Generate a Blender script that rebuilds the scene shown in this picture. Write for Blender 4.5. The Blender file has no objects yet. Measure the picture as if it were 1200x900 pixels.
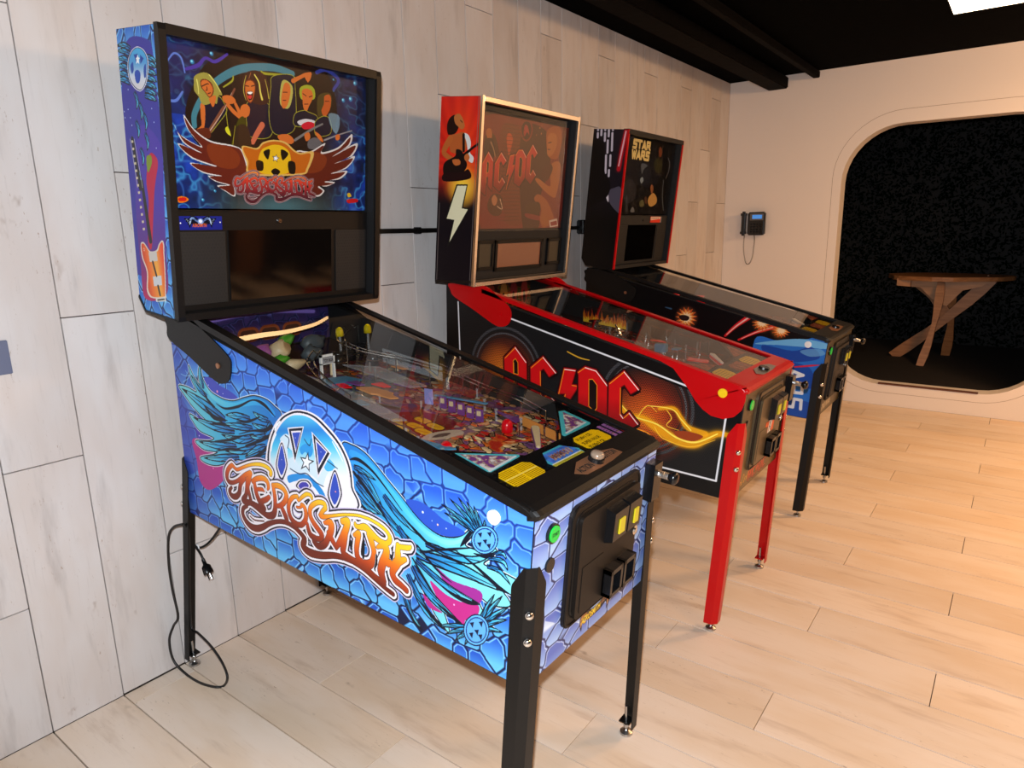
import bpy, bmesh, math, random
import numpy as np
from mathutils import Vector, Matrix, noise as mnoise

C = bpy.context.scene.collection
random.seed(4)
rng = np.random.default_rng(11)

# ------------------------------------------------------------------ camera, light, exposure
cam_d = bpy.data.cameras.new('camera'); cam = bpy.data.objects.new('camera', cam_d); C.objects.link(cam)
cam_d.sensor_width = 36.0; cam_d.lens = 793.03/1200*36; cam_d.clip_start = .02
CR = Vector((0.80070995, 0.59869551, -0.02067036)); CU = Vector((-0.11611701, 0.18896351, 0.97509468)); CF = Vector((-0.58769075, 0.77836783, -0.2208237))
m = Matrix.Identity(4)
for r in range(3): m[r][0], m[r][1], m[r][2] = CR[r], CU[r], -CF[r]
m.translation = Vector((2.263, 0.0, 1.4981)); cam.matrix_world = m
bpy.context.scene.camera = cam

w = bpy.data.worlds.new('world'); bpy.context.scene.world = w; w.use_nodes = True
w.node_tree.nodes['Background'].inputs[0].default_value = (1.0, .86, .74, 1); w.node_tree.nodes['Background'].inputs[1].default_value = 0.035

def light(name, kind, loc, energy, color, size=.1, rot=None, size_y=None, spread=None):
    d = bpy.data.lights.new(name, kind); o = bpy.data.objects.new(name, d); C.objects.link(o)
    o.location = loc; d.energy = energy; d.color = color
    if kind == 'AREA':
        d.size = size
        if size_y: d.shape = 'RECTANGLE'; d.size_y = size_y
        if spread: d.spread = spread
    else: d.shadow_soft_size = size
    if rot: o.rotation_euler = rot
    return o
WARM = (1.0, .56, .26)
# the photographer's flash just above the lens
light('camera_flash', 'POINT', (2.255, -0.01, 1.585), 218, (.88, .94, 1.0), .014)
# warm ceiling lamps out of frame: glowing panels that mostly shine down, with some light to the sides
for nm_, x_, y_, p_ in (('near', 3.4, 1.3, 37), ('middle', 3.4, 3.3, 92), ('far', 3.3, 4.9, 158)):
    light('ceiling_lamp_'+nm_, 'AREA', (x_, y_, 2.50), p_*.28, WARM, .5)
    light('ceiling_lamp_glow_'+nm_, 'POINT', (x_, y_, 2.46), p_*.5, WARM, .2)

vs = bpy.context.scene.view_settings
vs.view_transform = 'Standard'; vs.look = 'None'; vs.gamma = 1.0; vs.use_curve_mapping = False; vs.exposure = 0.0

# ------------------------------------------------------------------ helpers
def lin(c): return tuple((x/12.92 if x <= .04045 else ((x+.055)/1.055)**2.4) for x in c)
def rgb(r, g, b): return lin((r/255, g/255, b/255))
def mat(name, col, rough=.5, metal=0., spec=.5, emit=None, es=0., coat=0., bump=None):
    m = bpy.data.materials.new(name); m.use_nodes = True; nt = m.node_tree; b = nt.nodes['Principled BSDF']
    b.inputs['Base Color'].default_value = (*col, 1); b.inputs['Roughness'].default_value = rough; b.inputs['Metallic'].default_value = metal
    b.inputs['Specular IOR Level'].default_value = spec; b.inputs['Coat Weight'].default_value = coat
    if emit: b.inputs['Emission Color'].default_value = (*emit, 1); b.inputs['Emission Strength'].default_value = es
    # fine procedural unevenness of gloss, and relief where asked
    n = nt.nodes.new('ShaderNodeTexNoise'); n.inputs['Scale'].default_value = bump[0] if bump else 18; n.inputs['Detail'].default_value = 3
    tc = nt.nodes.new('ShaderNodeTexCoord'); nt.links.new(tc.outputs['Object'], n.inputs['Vector'])
    mr = nt.nodes.new('ShaderNodeMapRange'); mr.inputs['To Min'].default_value = max(rough-.05, 0); mr.inputs['To Max'].default_value = min(rough+.05, 1)
    nt.links.new(n.outputs['Fac'], mr.inputs['Value']); nt.links.new(mr.outputs['Result'], b.inputs['Roughness'])
    if bump:
        bp = nt.nodes.new('ShaderNodeBump'); bp.inputs['Strength'].default_value = bump[1]; bp.inputs['Distance'].default_value = .002
        nt.links.new(n.outputs['Fac'], bp.inputs['Height']); nt.links.new(bp.outputs['Normal'], b.inputs['Normal'])
    return m

def link(name, me, m=None, parent=None, smooth=False):
    o = bpy.data.objects.new(name, me); C.objects.link(o)
    if m: me.materials.append(m)
    if smooth:
        for p in me.polygons: p.use_smooth = True
    if parent: o.parent = parent
    return o
def tomesh(bm, name):
    me = bpy.data.meshes.new(name); bmesh.ops.recalc_face_normals(bm, faces=bm.faces[:]); bm.to_mesh(me); bm.free(); return me
def tag(o, label=None, cat=None, group=None, kind=None):
    if label: o['label'] = label
    if cat: o['category'] = cat
    if group: o['group'] = group
    if kind: o['kind'] = kind
    return o
def empty(name, loc, label, cat, group=None, rotz=0):
    o = bpy.data.objects.new(name, None); C.objects.link(o); o.location = loc; o.rotation_euler = (0, 0, rotz); o.empty_display_size = .1
    return tag(o, label, cat, group)

def add_box(bm, c, s, bev=0., mtx=None, seg=2):
    r = bmesh.ops.create_cube(bm, size=1.0); vs_ = r['verts']
    bmesh.ops.scale(bm, vec=s, verts=vs_); bmesh.ops.translate(bm, vec=c, verts=vs_)
    if bev > 0:
        es = list({e for v in vs_ for e in v.link_edges})
        out = bmesh.ops.bevel(bm, geom=es, offset=bev, segments=seg, affect='EDGES', clamp_overlap=True)
        vs_ = list({v for f in out['faces'] for v in f.verts} | {v for v in vs_ if v.is_valid})
    if mtx is not None: bmesh.ops.transform(bm, matrix=mtx, verts=[v for v in vs_ if v.is_valid])
    return vs_
def add_cyl(bm, p0, p1, r0, r1=None, n=16, caps=True):
    p0, p1 = Vector(p0), Vector(p1); d = p1-p0; r1 = r0 if r1 is None else r1
    q = Vector((0, 0, 1)).rotation_difference(d.normalized()).to_matrix().to_4x4()
    M = Matrix.Translation((p0+p1)/2) @ q
    bmesh.ops.create_cone(bm, cap_ends=caps, segments=n, radius1=max(r0, 1e-5), radius2=max(r1, 1e-5), depth=d.length, matrix=M)
def add_lathe(bm, prof, M=None, n=18):
    rings = []
    for r, z in prof:
        rings.append([bm.verts.new((M or Matrix.Identity(4)) @ Vector((r*math.cos(2*math.pi*k/n), r*math.sin(2*math.pi*k/n), z))) for k in range(n)])
    for a, b in zip(rings, rings[1:]):
        for k in range(n): bm.faces.new((a[k], a[(k+1) % n], b[(k+1) % n], b[k]))
    bm.faces.new(rings[0][::-1]); bm.faces.new(rings[-1])
def add_prism(bm, pts, v0, v1, fn):
    """closed outline pts (p,q) swept from v0 to v1; fn(p,q,v) -> xyz"""
    a = [bm.verts.new(fn(p, q, v0)) for p, q in pts]; b = [bm.verts.new(fn(p, q, v1)) for p, q in pts]
    n = len(pts); bm.faces.new(a); bm.faces.new(b[::-1])
    for k in range(n): bm.faces.new((a[k], b[k], b[(k+1) % n], a[(k+1) % n]))
def add_tube(bm, pts, r, n=8, closed=False):
    pts = [Vector(p) for p in pts]; N = len(pts); rings = []; up = Vector((0, 0, 1))
    prev = None
    for i, p in enumerate(pts):
        t = (pts[(i+1) % N] if (closed or i < N-1) else p)-(pts[i-1] if (closed or i > 0) else p)
        t.normalize()
        if prev is None:
            a = t.cross(up) if abs(t.dot(up)) < .95 else t.cross(Vector((1, 0, 0)))
        else: a = prev-t*prev.dot(t)
        a.normalize(); b = t.cross(a); prev = a
        rings.append([bm.verts.new(p+a*r*math.cos(2*math.pi*k/n)+b*r*math.sin(2*math.pi*k/n)) for k in range(n)])
    rr = list(zip(rings, rings[1:]))+([(rings[-1], rings[0])] if closed else [])
    for a, b in rr:
        for k in range(n): bm.faces.new((a[k], a[(k+1) % n], b[(k+1) % n], b[k]))
    if not closed: bm.faces.new(rings[0][::-1]); bm.faces.new(rings[-1])
def spline(pts, per=8, closed=False):
    P = [np.array(p, float) for p in pts]; n = len(P); out = []
    rg = range(n) if closed else range(n-1)
    for i in rg:
        if closed: a, b, c, d = P[i-1], P[i], P[(i+1) % n], P[(i+2) % n]
        else: a, b, c, d = P[max(i-1, 0)], P[i], P[i+1], P[min(i+2, n-1)]
        for k in range(per):
            t = k/per
            out.append(.5*((2*b)+(-a+c)*t+(2*a-5*b+4*c-d)*t*t+(-a+3*b-3*c+d)*t**3))
    if not closed: out.append(P[-1])
    return out
def quick(name, m, parent, fn, smooth=False, label=None):
    bm = bmesh.new(); fn(bm); o = link(name, tomesh(bm, name), m, parent, smooth)
    if label: o['label'] = label
    return o

# ------------------------------------------------------------------ painter: flat prints drawn with numpy
def vnoise(shape, cells, seed, octaves=4):
    H, W = shape; out = np.zeros(shape); amp = 1; tot = 0; r = np.random.default_rng(seed); cy, cx = cells
    for o in range(octaves):
        ny, nx = int(cy*2**o)+2, int(cx*2**o)+2; g = r.random((ny+1, nx+1))
        y = np.linspace(0, ny-1.001, H); x = np.linspace(0, nx-1.001, W); y0 = y.astype(int); x0 = x.astype(int)
        fy = y-y0; fx = x-x0; fy = (fy*fy*(3-2*fy))[:, None]; fx = (fx*fx*(3-2*fx))[None, :]
        a = g[np.ix_(y0, x0)]; b = g[np.ix_(y0, x0+1)]; c = g[np.ix_(y0+1, x0)]; d = g[np.ix_(y0+1, x0+1)]
        out += amp*((a*(1-fx)+b*fx)*(1-fy)+(c*(1-fx)+d*fx)*fy); tot += amp; amp *= .5
    return out/tot
class Painter:
    def __init__(s, x0, x1, y0, y1, ppm, base=(0, 0, 0)):
        s.x0, s.x1, s.y0, s.y1, s.ppm = x0, x1, y0, y1, ppm
        s.W = int((x1-x0)*ppm); s.H = int((y1-y0)*ppm)
        s.X, s.Y = np.meshgrid(x0+(np.arange(s.W)+.5)/ppm, y0+(np.arange(s.H)+.5)/ppm)
        s.a = np.ones((s.H, s.W, 3), np.float32)*np.array(base)/255
    def win(s, lo, hi):
        i0 = max(int((lo[0]-s.x0)*s.ppm)-1, 0); i1 = min(int((hi[0]-s.x0)*s.ppm)+2, s.W)
        j0 = max(int((lo[1]-s.y0)*s.ppm)-1, 0); j1 = min(int((hi[1]-s.y0)*s.ppm)+2, s.H)
        return (slice(j0, max(j1, j0)), slice(i0, max(i1, i0)))
    def colour(s, c, sl):
        if isinstance(c[0], str):
            p0, p1 = np.array(c[1]), np.array(c[2]); d = p1-p0; t = ((s.X[sl]-p0[0])*d[0]+(s.Y[sl]-p0[1])*d[1])/(d@d)
            st = np.array(c[3], float)/255; t = np.clip(t, 0, 1)*(len(st)-1); k = np.minimum(t.astype(int), len(st)-2); f = (t-k)[..., None]
            return st[k]*(1-f)+st[k+1]*f
        return np.array(c, float)/255
    def blend(s, mask, c, sl, alpha=1.):
        if mask.size == 0: return
        m = (mask*alpha)[..., None]; s.a[sl] = s.a[sl]*(1-m)+s.colour(c, sl)*m
    def polymask(s, pts):
        P = np.array(pts); sl = s.win(P.min(0), P.max(0)); X, Y = s.X[sl], s.Y[sl]
        ins = np.zeros(X.shape, bool); n = len(P)
        if X.size == 0: return ins.astype(float), sl
        for i in range(n):
            (xa, ya), (xb, yb) = P[i], P[(i+1) % n]
            if ya == yb: continue
            rows = (Y[:, 0] > min(ya, yb)) & (Y[:, 0] <= max(ya, yb))
            if not rows.any(): continue
            xi = xa+(Y[rows, 0]-ya)*(xb-xa)/(yb-ya)
            ins[rows] ^= X[rows] < xi[:, None]
        return ins.astype(float), sl
    def poly(s, c, pts, alpha=1., smooth=False):
        if smooth: pts = spline(pts, 6, True)
        m, sl = s.polymask(pts); s.blend(m, c, sl, alpha)
    def dist(s, pts, pad, sl=None):
        """signed distance to a stroke with varying width (x, y, w)"""
        P = np.array(pts)
        if sl is None: sl = s.win(P[:, :2].min(0)-pad, P[:, :2].max(0)+pad)
        X, Y = s.X[sl], s.Y[sl]; D = np.full(X.shape, 9.)
        if len(P) == 1: return np.hypot(X-P[0, 0], Y-P[0, 1])-P[0, 2]/2, sl
        for (xa, ya, wa), (xb, yb, wb) in zip(P, P[1:]):
            dx, dy = xb-xa, yb-ya; L = dx*dx+dy*dy+1e-12
            t = np.clip(((X-xa)*dx+(Y-ya)*dy)/L, 0, 1)
            D = np.minimum(D, np.hypot(X-xa-t*dx, Y-ya-t*dy)-(wa+(wb-wa)*t)/2)
        return D, sl
    def line(s, c, pts, alpha=1.):
        if len(pts) > 2: pts = spline(pts, 5)
        w_ = max(p[2] for p in pts)
        D, sl = s.dist(pts, w_); s.blend(np.clip(.5-D*s.ppm, 0, 1), c, sl, alpha)
    def glowline(s, c, pts):
        pts = spline(pts, 5) if len(pts) > 2 else pts; w_ = max(p[2] for p in pts)
        D, sl = s.dist(pts, w_*2); s.blend(np.exp(-np.clip(D, 0, 9)/(w_*.22)), c, sl, .9)
    def radial(s, c, p, alpha):
        sl = s.win((p[0]-p[2]*1.6, p[1]-p[2]*1.6), (p[0]+p[2]*1.6, p[1]+p[2]*1.6)); d = np.hypot(s.X[sl]-p[0], s.Y[sl]-p[1])/p[2]
        s.blend(np.clip(1.15-d, 0, 1)**.8*(.75+.5*vnoise(d.shape, (6, 6), 3)).clip(0, 1), c, sl, alpha)
    def feather(s, pts, w_, cols=((130, 215, 220), (50, 165, 220), (20, 90, 170))):
        c = np.array(spline(pts, 6)); n = len(c); T = np.gradient(c, axis=0); N = np.stack([-T[:, 1], T[:, 0]], 1)/(np.hypot(T[:, 0], T[:, 1])[:, None]+1e-9)
        t = np.linspace(0, 1, n); w_ = w_*1.12; prof = w_/2*np.clip(1-t**3, 0, 1)*(.55+.45*np.sin(np.pi*np.clip(t*1.05, 0, 1)))
        def shape(k, e=0): return np.vstack([c+N*(prof*k+e*(1-t**6))[:, None], (c-N*(prof*k+e*(1-t**6))[:, None])[::-1]])
        s.poly((6, 14, 30), shape(1.0, .0024))
        b = c[0]; tip = c[-1]
        s.poly(('g', tuple(tip), tuple(b), [cols[0], cols[1], cols[2]]), shape(.84)[:])
        s.line((8, 20, 40), [(*c[0], w_*.2), (*c[n//3], w_*.12), (*c[int(n*.8)], .0015)])
        for k in range(2, n-3, 2):
            sd = 1 if (k//2) % 2 else -1; p = c[k]; q = c[max(k-3, 0)]+N[k]*prof[k]*sd*.8+(c[min(k+3, n-1)]-c[k])
            s.line((8, 20, 40), [(*(p+N[k]*prof[k]*sd*.85), .0022), (*((p+c[max(k-4, 0)])/2+N[k]*prof[k]*sd*.35), .0009)])
        s.poly((6, 14, 30), np.vstack([c[-max(n//6, 3):]+N[-max(n//6, 3):]*prof[-max(n//6, 3):, None]*.9, (c[-max(n//6, 3):]-N[-max(n//6, 3):]*prof[-max(n//6, 3):, None]*.9)[::-1]]))
    def stones(s, sx, sy, cols, seed, line=(14, 30, 70), hi=(150, 220, 250), wl=.0032, skew=0., pal=None):
        r = np.random.default_rng(seed); X, Y = s.X/sx+skew*s.Y, s.Y/sy
        X = X+.14*vnoise(X.shape, (5, 8), seed+1, 2); Y = Y+.14*vnoise(X.shape, (5, 8), seed+2, 2)
        X0, Y0 = X.min(), Y.min(); gx, gy = int(X.max()-X0)+3, int(Y.max()-Y0)+3
        jx = r.random((gy+2, gx+2))*.9; jy = r.random((gy+2, gx+2))*.9; val = r.random((gy+2, gx+2))
        ix, iy = (X-X0).astype(int), (Y-Y0).astype(int); d1 = np.full(X.shape, 9.); d2 = d1.copy(); v = np.zeros(X.shape); cyy = v.copy()
        for a in (-1, 0, 1):
            for b in (-1, 0, 1):
                I, J = ix+a, iy+b; I2, J2 = np.clip(I+1, 0, gx+1), np.clip(J+1, 0, gy+1)
                px, py = I+jx[J2, I2]+X0, J+jy[J2, I2]+Y0
                d = np.maximum(np.abs(X-px), np.abs(Y-py))*.85+np.hypot(X-px, Y-py)*.2
                n1 = d < d1; d2 = np.where(n1, d1, np.minimum(d2, d)); v = np.where(n1, val[J2, I2], v); cyy = np.where(n1, Y-py, cyy); d1 = np.where(n1, d, d1)
        e = (d2-d1)*min(sx, sy); c0, c1 = np.array(cols[0], float)/255, np.array(cols[1], float)/255
        t = np.clip(.5-cyy*.9+.45*(v-.5), 0, 1)[..., None]; base = c0*(1-t)+c1*t
        if pal: base = np.array(pal, float)[np.minimum((v*len(pal)).astype(int), len(pal)-1)]/255*(.75+.5*t)
        h = (np.clip(1-np.abs(e-wl*2.2)/(wl*.9), 0, 1)*np.clip(cyy*6+1, .15, 1))[..., None]*.95; base = base*(1-h)+np.array(hi)/255*h
        k = np.clip(1.4-e/wl, 0, 1)[..., None]; s.a[:] = base*(1-k)+np.array(line)/255*k
    def text(s, string, x, y, h, c, ang=0., wx=1.):
        for tri in text_tris(string):
            q = [(x+(p[0]*wx*math.cos(ang)-p[1]*math.sin(ang))*h, y+(p[0]*wx*math.sin(ang)+p[1]*math.cos(ang))*h) for p in tri]
            s.poly(c, q)
    def items(s, L):
        for it in L:
            op = it[0]
            if op == 'p': s.poly(it[1], it[2], it[3] if len(it) > 3 else 1.)
            elif op == 's': s.poly(it[1], it[2], it[3] if len(it) > 3 else 1., True)
            elif op == 'o':
                L2 = spline(it[2], 6, True); L2 = L2+[L2[0]]
                for a, b in zip(L2, L2[1:]): s.line(it[3], [(*a, it[4]*(3.2 if it[4] > .003 else 1.9)), (*b, it[4]*(3.2 if it[4] > .003 else 1.9))])
                if it[4] > .003:
                    for a, b in zip(L2, L2[1:]): s.line((8, 14, 34), [(*a, it[4]*1.9), (*b, it[4]*1.9)])
                s.poly(it[1], it[2], 1., True)
            elif op == 'l': s.line(it[1], it[2])
            elif op == 'lg': s.glowline(it[1], it[2])
            elif op == 'd': s.radial(it[1], (it[2][0][0], it[2][0][1], it[2][0][2]/1.6), 1.); s.line(it[1], it[2])
            elif op == 'f': s.feather(it[1], it[2])
            elif op == 'r': s.radial(it[1], it[2], it[3])
    def material(s, name, rough=.35, coat=0., gain=1.0, spec=.28):
        img = bpy.data.images.new(name, s.W, s.H); px = np.ones((s.H, s.W, 4), np.float32); px[..., :3] = np.clip(s.a*gain, 0, 1)
        img.pixels.foreach_set(px.ravel()); img.update(); img.pack()
        m = bpy.data.materials.new(name); m.use_nodes = True; nt = m.node_tree; b = nt.nodes['Principled BSDF']
        t = nt.nodes.new('ShaderNodeTexImage'); t.image = img; t.extension = 'EXTEND'; nt.links.new(t.outputs['Color'], b.inputs['Base Color'])
        b.inputs['Roughness'].default_value = rough; b.inputs['Coat Weight'].default_value = coat; b.inputs['Specular IOR Level'].default_value = spec
        return m
    def uv(s, x, y): return ((x-s.x0)/(s.x1-s.x0), (y-s.y0)/(s.y1-s.y0))
_tt = {}
def text_tris(string):
    if string in _tt: return _tt[string]
    cu = bpy.data.curves.new('t', 'FONT'); cu.body = string; cu.size = 1.0; cu.offset = .028; o = bpy.data.objects.new('t', cu); C.objects.link(o)
    bpy.context.view_layer.update(); me = o.evaluated_get(bpy.context.evaluated_depsgraph_get()).to_mesh(); me.calc_loop_triangles()
    out = [[(me.vertices[i].co.x, me.vertices[i].co.y) for i in t.vertices] for t in me.loop_triangles]
    C.objects.unlink(o); bpy.data.objects.remove(o); bpy.data.curves.remove(cu); _tt[string] = out; return out
def dilate(M, r):
    r = max(int(round(r)), 1); out = M.copy()
    for dy in range(-r, r+1):
        k = int(math.sqrt(r*r-dy*dy)); row = M.copy(); c = np.cumsum(np.pad(M, ((0, 0), (k+1, k))), 1); row = (c[:, 2*k+1:]-c[:, :-2*k-1]) > 0
        if row.shape[1] != M.shape[1]: row = row[:, :M.shape[1]]
        sh = np.zeros_like(M, bool)
        if dy >= 0: sh[dy:] = row[:M.shape[0]-dy]
        else: sh[:dy] = row[-dy:]
        out = out | sh
    return out

# flat prints: outlines in metres on each panel
LOGO=[[(0.4957,0.8397,0.013),(0.4995,0.8486,0.013),(0.489,0.8569,0.013),(0.4633,0.8613,0.0116),(0.4334,0.8584,0.0102),(0.3967,0.8491,0.0088),(0.358,0.8338,0.009),(0.3239,0.8201,0.01),(0.3088,0.824,0.0117),(0.299,0.8284,0.0134),(0.2804,0.8168,0.0144),(0.266,0.7995,0.0162),(0.2614,0.7825,0.0163),(0.2684,0.7711,0.0163),(0.2875,0.771,0.0128),(0.3165,0.782,0.0117),(0.3433,0.7981,0.0124),(0.3697,0.8138,0.0139),(0.3944,0.8232,0.0161)],[(0.3917,0.822,0.0177),(0.3811,0.7982,0.0179),(0.3706,0.7772,0.0164),(0.3744,0.7561,0.0148),(0.3788,0.7383,0.0148)],[(0.3563,0.7976,0.014),(0.336,0.7792,0.015),(0.3273,0.7615,0.0167),(0.3197,0.7439,0.0168),(0.2977,0.7277,0.0179),(0.2743,0.7272,0.0172),(0.2676,0.7403,0.0138),(0.2813,0.754,0.0094)],[(0.3721,0.7994,0.0139),(0.3645,0.7696,0.014),(0.3558,0.7456,0.0157),(0.3381,0.7241,0.0184),(0.3743,0.7278,0.014),(0.4095,0.725,0.0162),(0.434,0.7215,0.0145)],[(0.4001,0.7991,0.0137),(0.4251,0.8124,0.0151),(0.4561,0.8201,0.0164),(0.4746,0.8143,0.0163),(0.4788,0.7992,0.0124),(0.4728,0.7898,0.0063)],[(0.4085,0.7978,0.0145),(0.4112,0.7768,0.0169),(0.4156,0.7592,0.0185),(0.4273,0.7401,0.0209),(0.4446,0.7256,0.0192)],[(0.4191,0.7785,0.0104),(0.4459,0.7838,0.0111),(0.4532,0.7805,0.0063)],[(0.4328,0.743,0.016),(0.4624,0.7575,0.0158),(0.4773,0.7677,0.0117)],[(0.5024,0.8089,0.0138),(0.5052,0.7825,0.0154),(0.5045,0.7582,0.0155),(0.4994,0.7326,0.0179),(0.4868,0.7149,0.0204),(0.461,0.7063,0.0191),(0.4367,0.7088,0.0161),(0.408,0.7168,0.0147),(0.3733,0.7228,0.0107),(0.3479,0.712,0.01)],[(0.5023,0.8083,0.0138),(0.5314,0.8131,0.0167),(0.5528,0.8074,0.0173),(0.5624,0.7924,0.0172),(0.5528,0.7724,0.0166),(0.5315,0.7554,0.0145),(0.5114,0.7477,0.0116)],[(0.5312,0.7539,0.0153),(0.5407,0.7396,0.0176),(0.5498,0.7237,0.0191),(0.5544,0.7083,0.0153)],[(0.6138,0.8011,0.0102),(0.5925,0.7934,0.0126),(0.5733,0.7742,0.0135),(0.5662,0.7517,0.0151),(0.5719,0.7292,0.0166),(0.59,0.7165,0.018),(0.6171,0.7174,0.0155),(0.6372,0.7337,0.0153),(0.6456,0.7534,0.0152),(0.6427,0.7731,0.0138),(0.6314,0.7797,0.0124),(0.6226,0.7706,0.0066),(0.6066,0.7673,0.0066)],[(0.6117,0.8018,0.0088),(0.6165,0.7896,0.008),(0.6339,0.8028,0.0101),(0.6577,0.8174,0.0107),(0.6756,0.8166,0.0106),(0.678,0.8095,0.0078)],[(0.7325,0.7946,0.0145),(0.73,0.8066,0.0145),(0.707,0.8054,0.0133),(0.6808,0.7922,0.0142),(0.6657,0.7757,0.0143),(0.6645,0.7552,0.0158),(0.6768,0.738,0.0179),(0.6961,0.7227,0.0192),(0.7072,0.7112,0.0184),(0.6996,0.6981,0.015),(0.6795,0.6944,0.0166),(0.6584,0.6981,0.0189),(0.6496,0.7135,0.0153),(0.6475,0.729,0.0102)],[(0.7325,0.7946,0.0131),(0.716,0.7787,0.0119),(0.7081,0.7659,0.0098),(0.7226,0.7653,0.0084),(0.7528,0.777,0.0075),(0.7781,0.7861,0.0068)],[(0.3555,0.7106,0.0092),(0.3332,0.6983,0.0135),(0.3272,0.6781,0.0161),(0.3405,0.6588,0.0195),(0.3647,0.6478,0.021),(0.396,0.6495,0.0207),(0.4287,0.6628,0.0179),(0.4618,0.6816,0.0152),(0.5033,0.6984,0.0125),(0.5425,0.7068,0.0138),(0.5791,0.7041,0.0143),(0.6092,0.694,0.0142),(0.6298,0.6816,0.0141)],[(0.7056,0.7678,0.009),(0.742,0.7743,0.0089),(0.8015,0.793,0.0076),(0.8579,0.8054,0.0074),(0.9007,0.8072,0.0081),(0.9413,0.8005,0.0097),(0.968,0.7887,0.0114),(0.9766,0.7722,0.014),(0.9654,0.7586,0.0141),(0.9475,0.7568,0.0133),(0.9274,0.7608,0.018),(0.9075,0.7708,0.0208),(0.8875,0.7809,0.0192),(0.8655,0.7752,0.0139),(0.8521,0.7756,0.013),(0.85,0.7817,0.0075)],[(0.7243,0.7509,0.01),(0.7504,0.7575,0.0216),(0.7487,0.7348,0.0217),(0.734,0.7105,0.018),(0.7161,0.6871,0.0203),(0.6902,0.6737,0.0195),(0.6725,0.6793,0.0166),(0.6671,0.6849,0.0093)],[(0.7386,0.724,0.0179),(0.7512,0.707,0.0179),(0.7639,0.6922,0.0148)],[(0.7993,0.7739,0.0172),(0.8214,0.7815,0.017),(0.8134,0.7597,0.021),(0.7972,0.7316,0.0222),(0.7771,0.706,0.0167),(0.7637,0.6901,0.0129)],[(0.8107,0.7511,0.0162),(0.7994,0.7162,0.0203),(0.7919,0.6858,0.0186),(0.8108,0.6771,0.0184),(0.8437,0.6726,0.0162)],[(0.8435,0.7472,0.0113),(0.8609,0.7573,0.0158),(0.8527,0.7308,0.0169),(0.8468,0.7014,0.0171),(0.8555,0.6801,0.0218),(0.8822,0.6761,0.0262),(0.905,0.6907,0.0212),(0.9142,0.7206,0.0164),(0.9077,0.7458,0.02),(0.9016,0.7634,0.0209)],[(0.9277,0.7368,0.0081),(0.9402,0.7441,0.0134),(0.9598,0.7473,0.0186),(0.9589,0.7257,0.024),(0.9432,0.6981,0.0243),(0.9357,0.6726,0.0246),(0.943,0.6514,0.0182)],[(0.881,0.6638,0.0206),(0.9115,0.6494,0.0213),(0.9423,0.6434,0.0182)],[(1.0031,0.7646,0.0129),(1.0009,0.7378,0.02),(0.9983,0.7182,0.0235),(0.9776,0.6854,0.0195),(0.985,0.6666,0.0204),(1.0067,0.6581,0.0176),(1.0223,0.6505,0.0166)],[(0.9631,0.704,0.0196),(0.9993,0.7185,0.0201),(1.0248,0.7328,0.0129)],[(1.0052,0.7607,0.0129),(1.0224,0.7633,0.0137),(1.041,0.7677,0.0127),(1.0481,0.7741,0.0042)],[(0.584,0.7023,0.0108),(0.6259,0.6814,0.018),(0.6188,0.6538,0.0224),(0.6458,0.6434,0.0243),(0.6961,0.6489,0.0206),(0.7578,0.6658,0.0169),(0.8157,0.6704,0.0155),(0.8646,0.6629,0.0151),(0.9061,0.6477,0.0139),(0.9414,0.6333,0.0119),(0.964,0.6269,0.0127),(0.9739,0.6243,0.0126)],[(0.3656,0.6812,0.0025),(0.3902,0.6745,0.0025),(0.4373,0.6832,0.0024)]]
LOGO_HOLES=[[(0.8276,0.7279,0.0048),(0.8251,0.7152,0.0076),(0.8249,0.7032,0.0048)],[(0.8781,0.7416,0.0074),(0.8739,0.7209,0.0121),(0.871,0.6925,0.0075)],[(0.9231,0.7154,0.0045),(0.9208,0.6915,0.0082),(0.9112,0.6729,0.0037)],[(0.9753,0.7285,0.0071),(0.9772,0.7215,0.0088),(0.9864,0.7411,0.0026)],[(0.9558,0.6787,0.0063),(0.9599,0.6684,0.0054)]]
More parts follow.
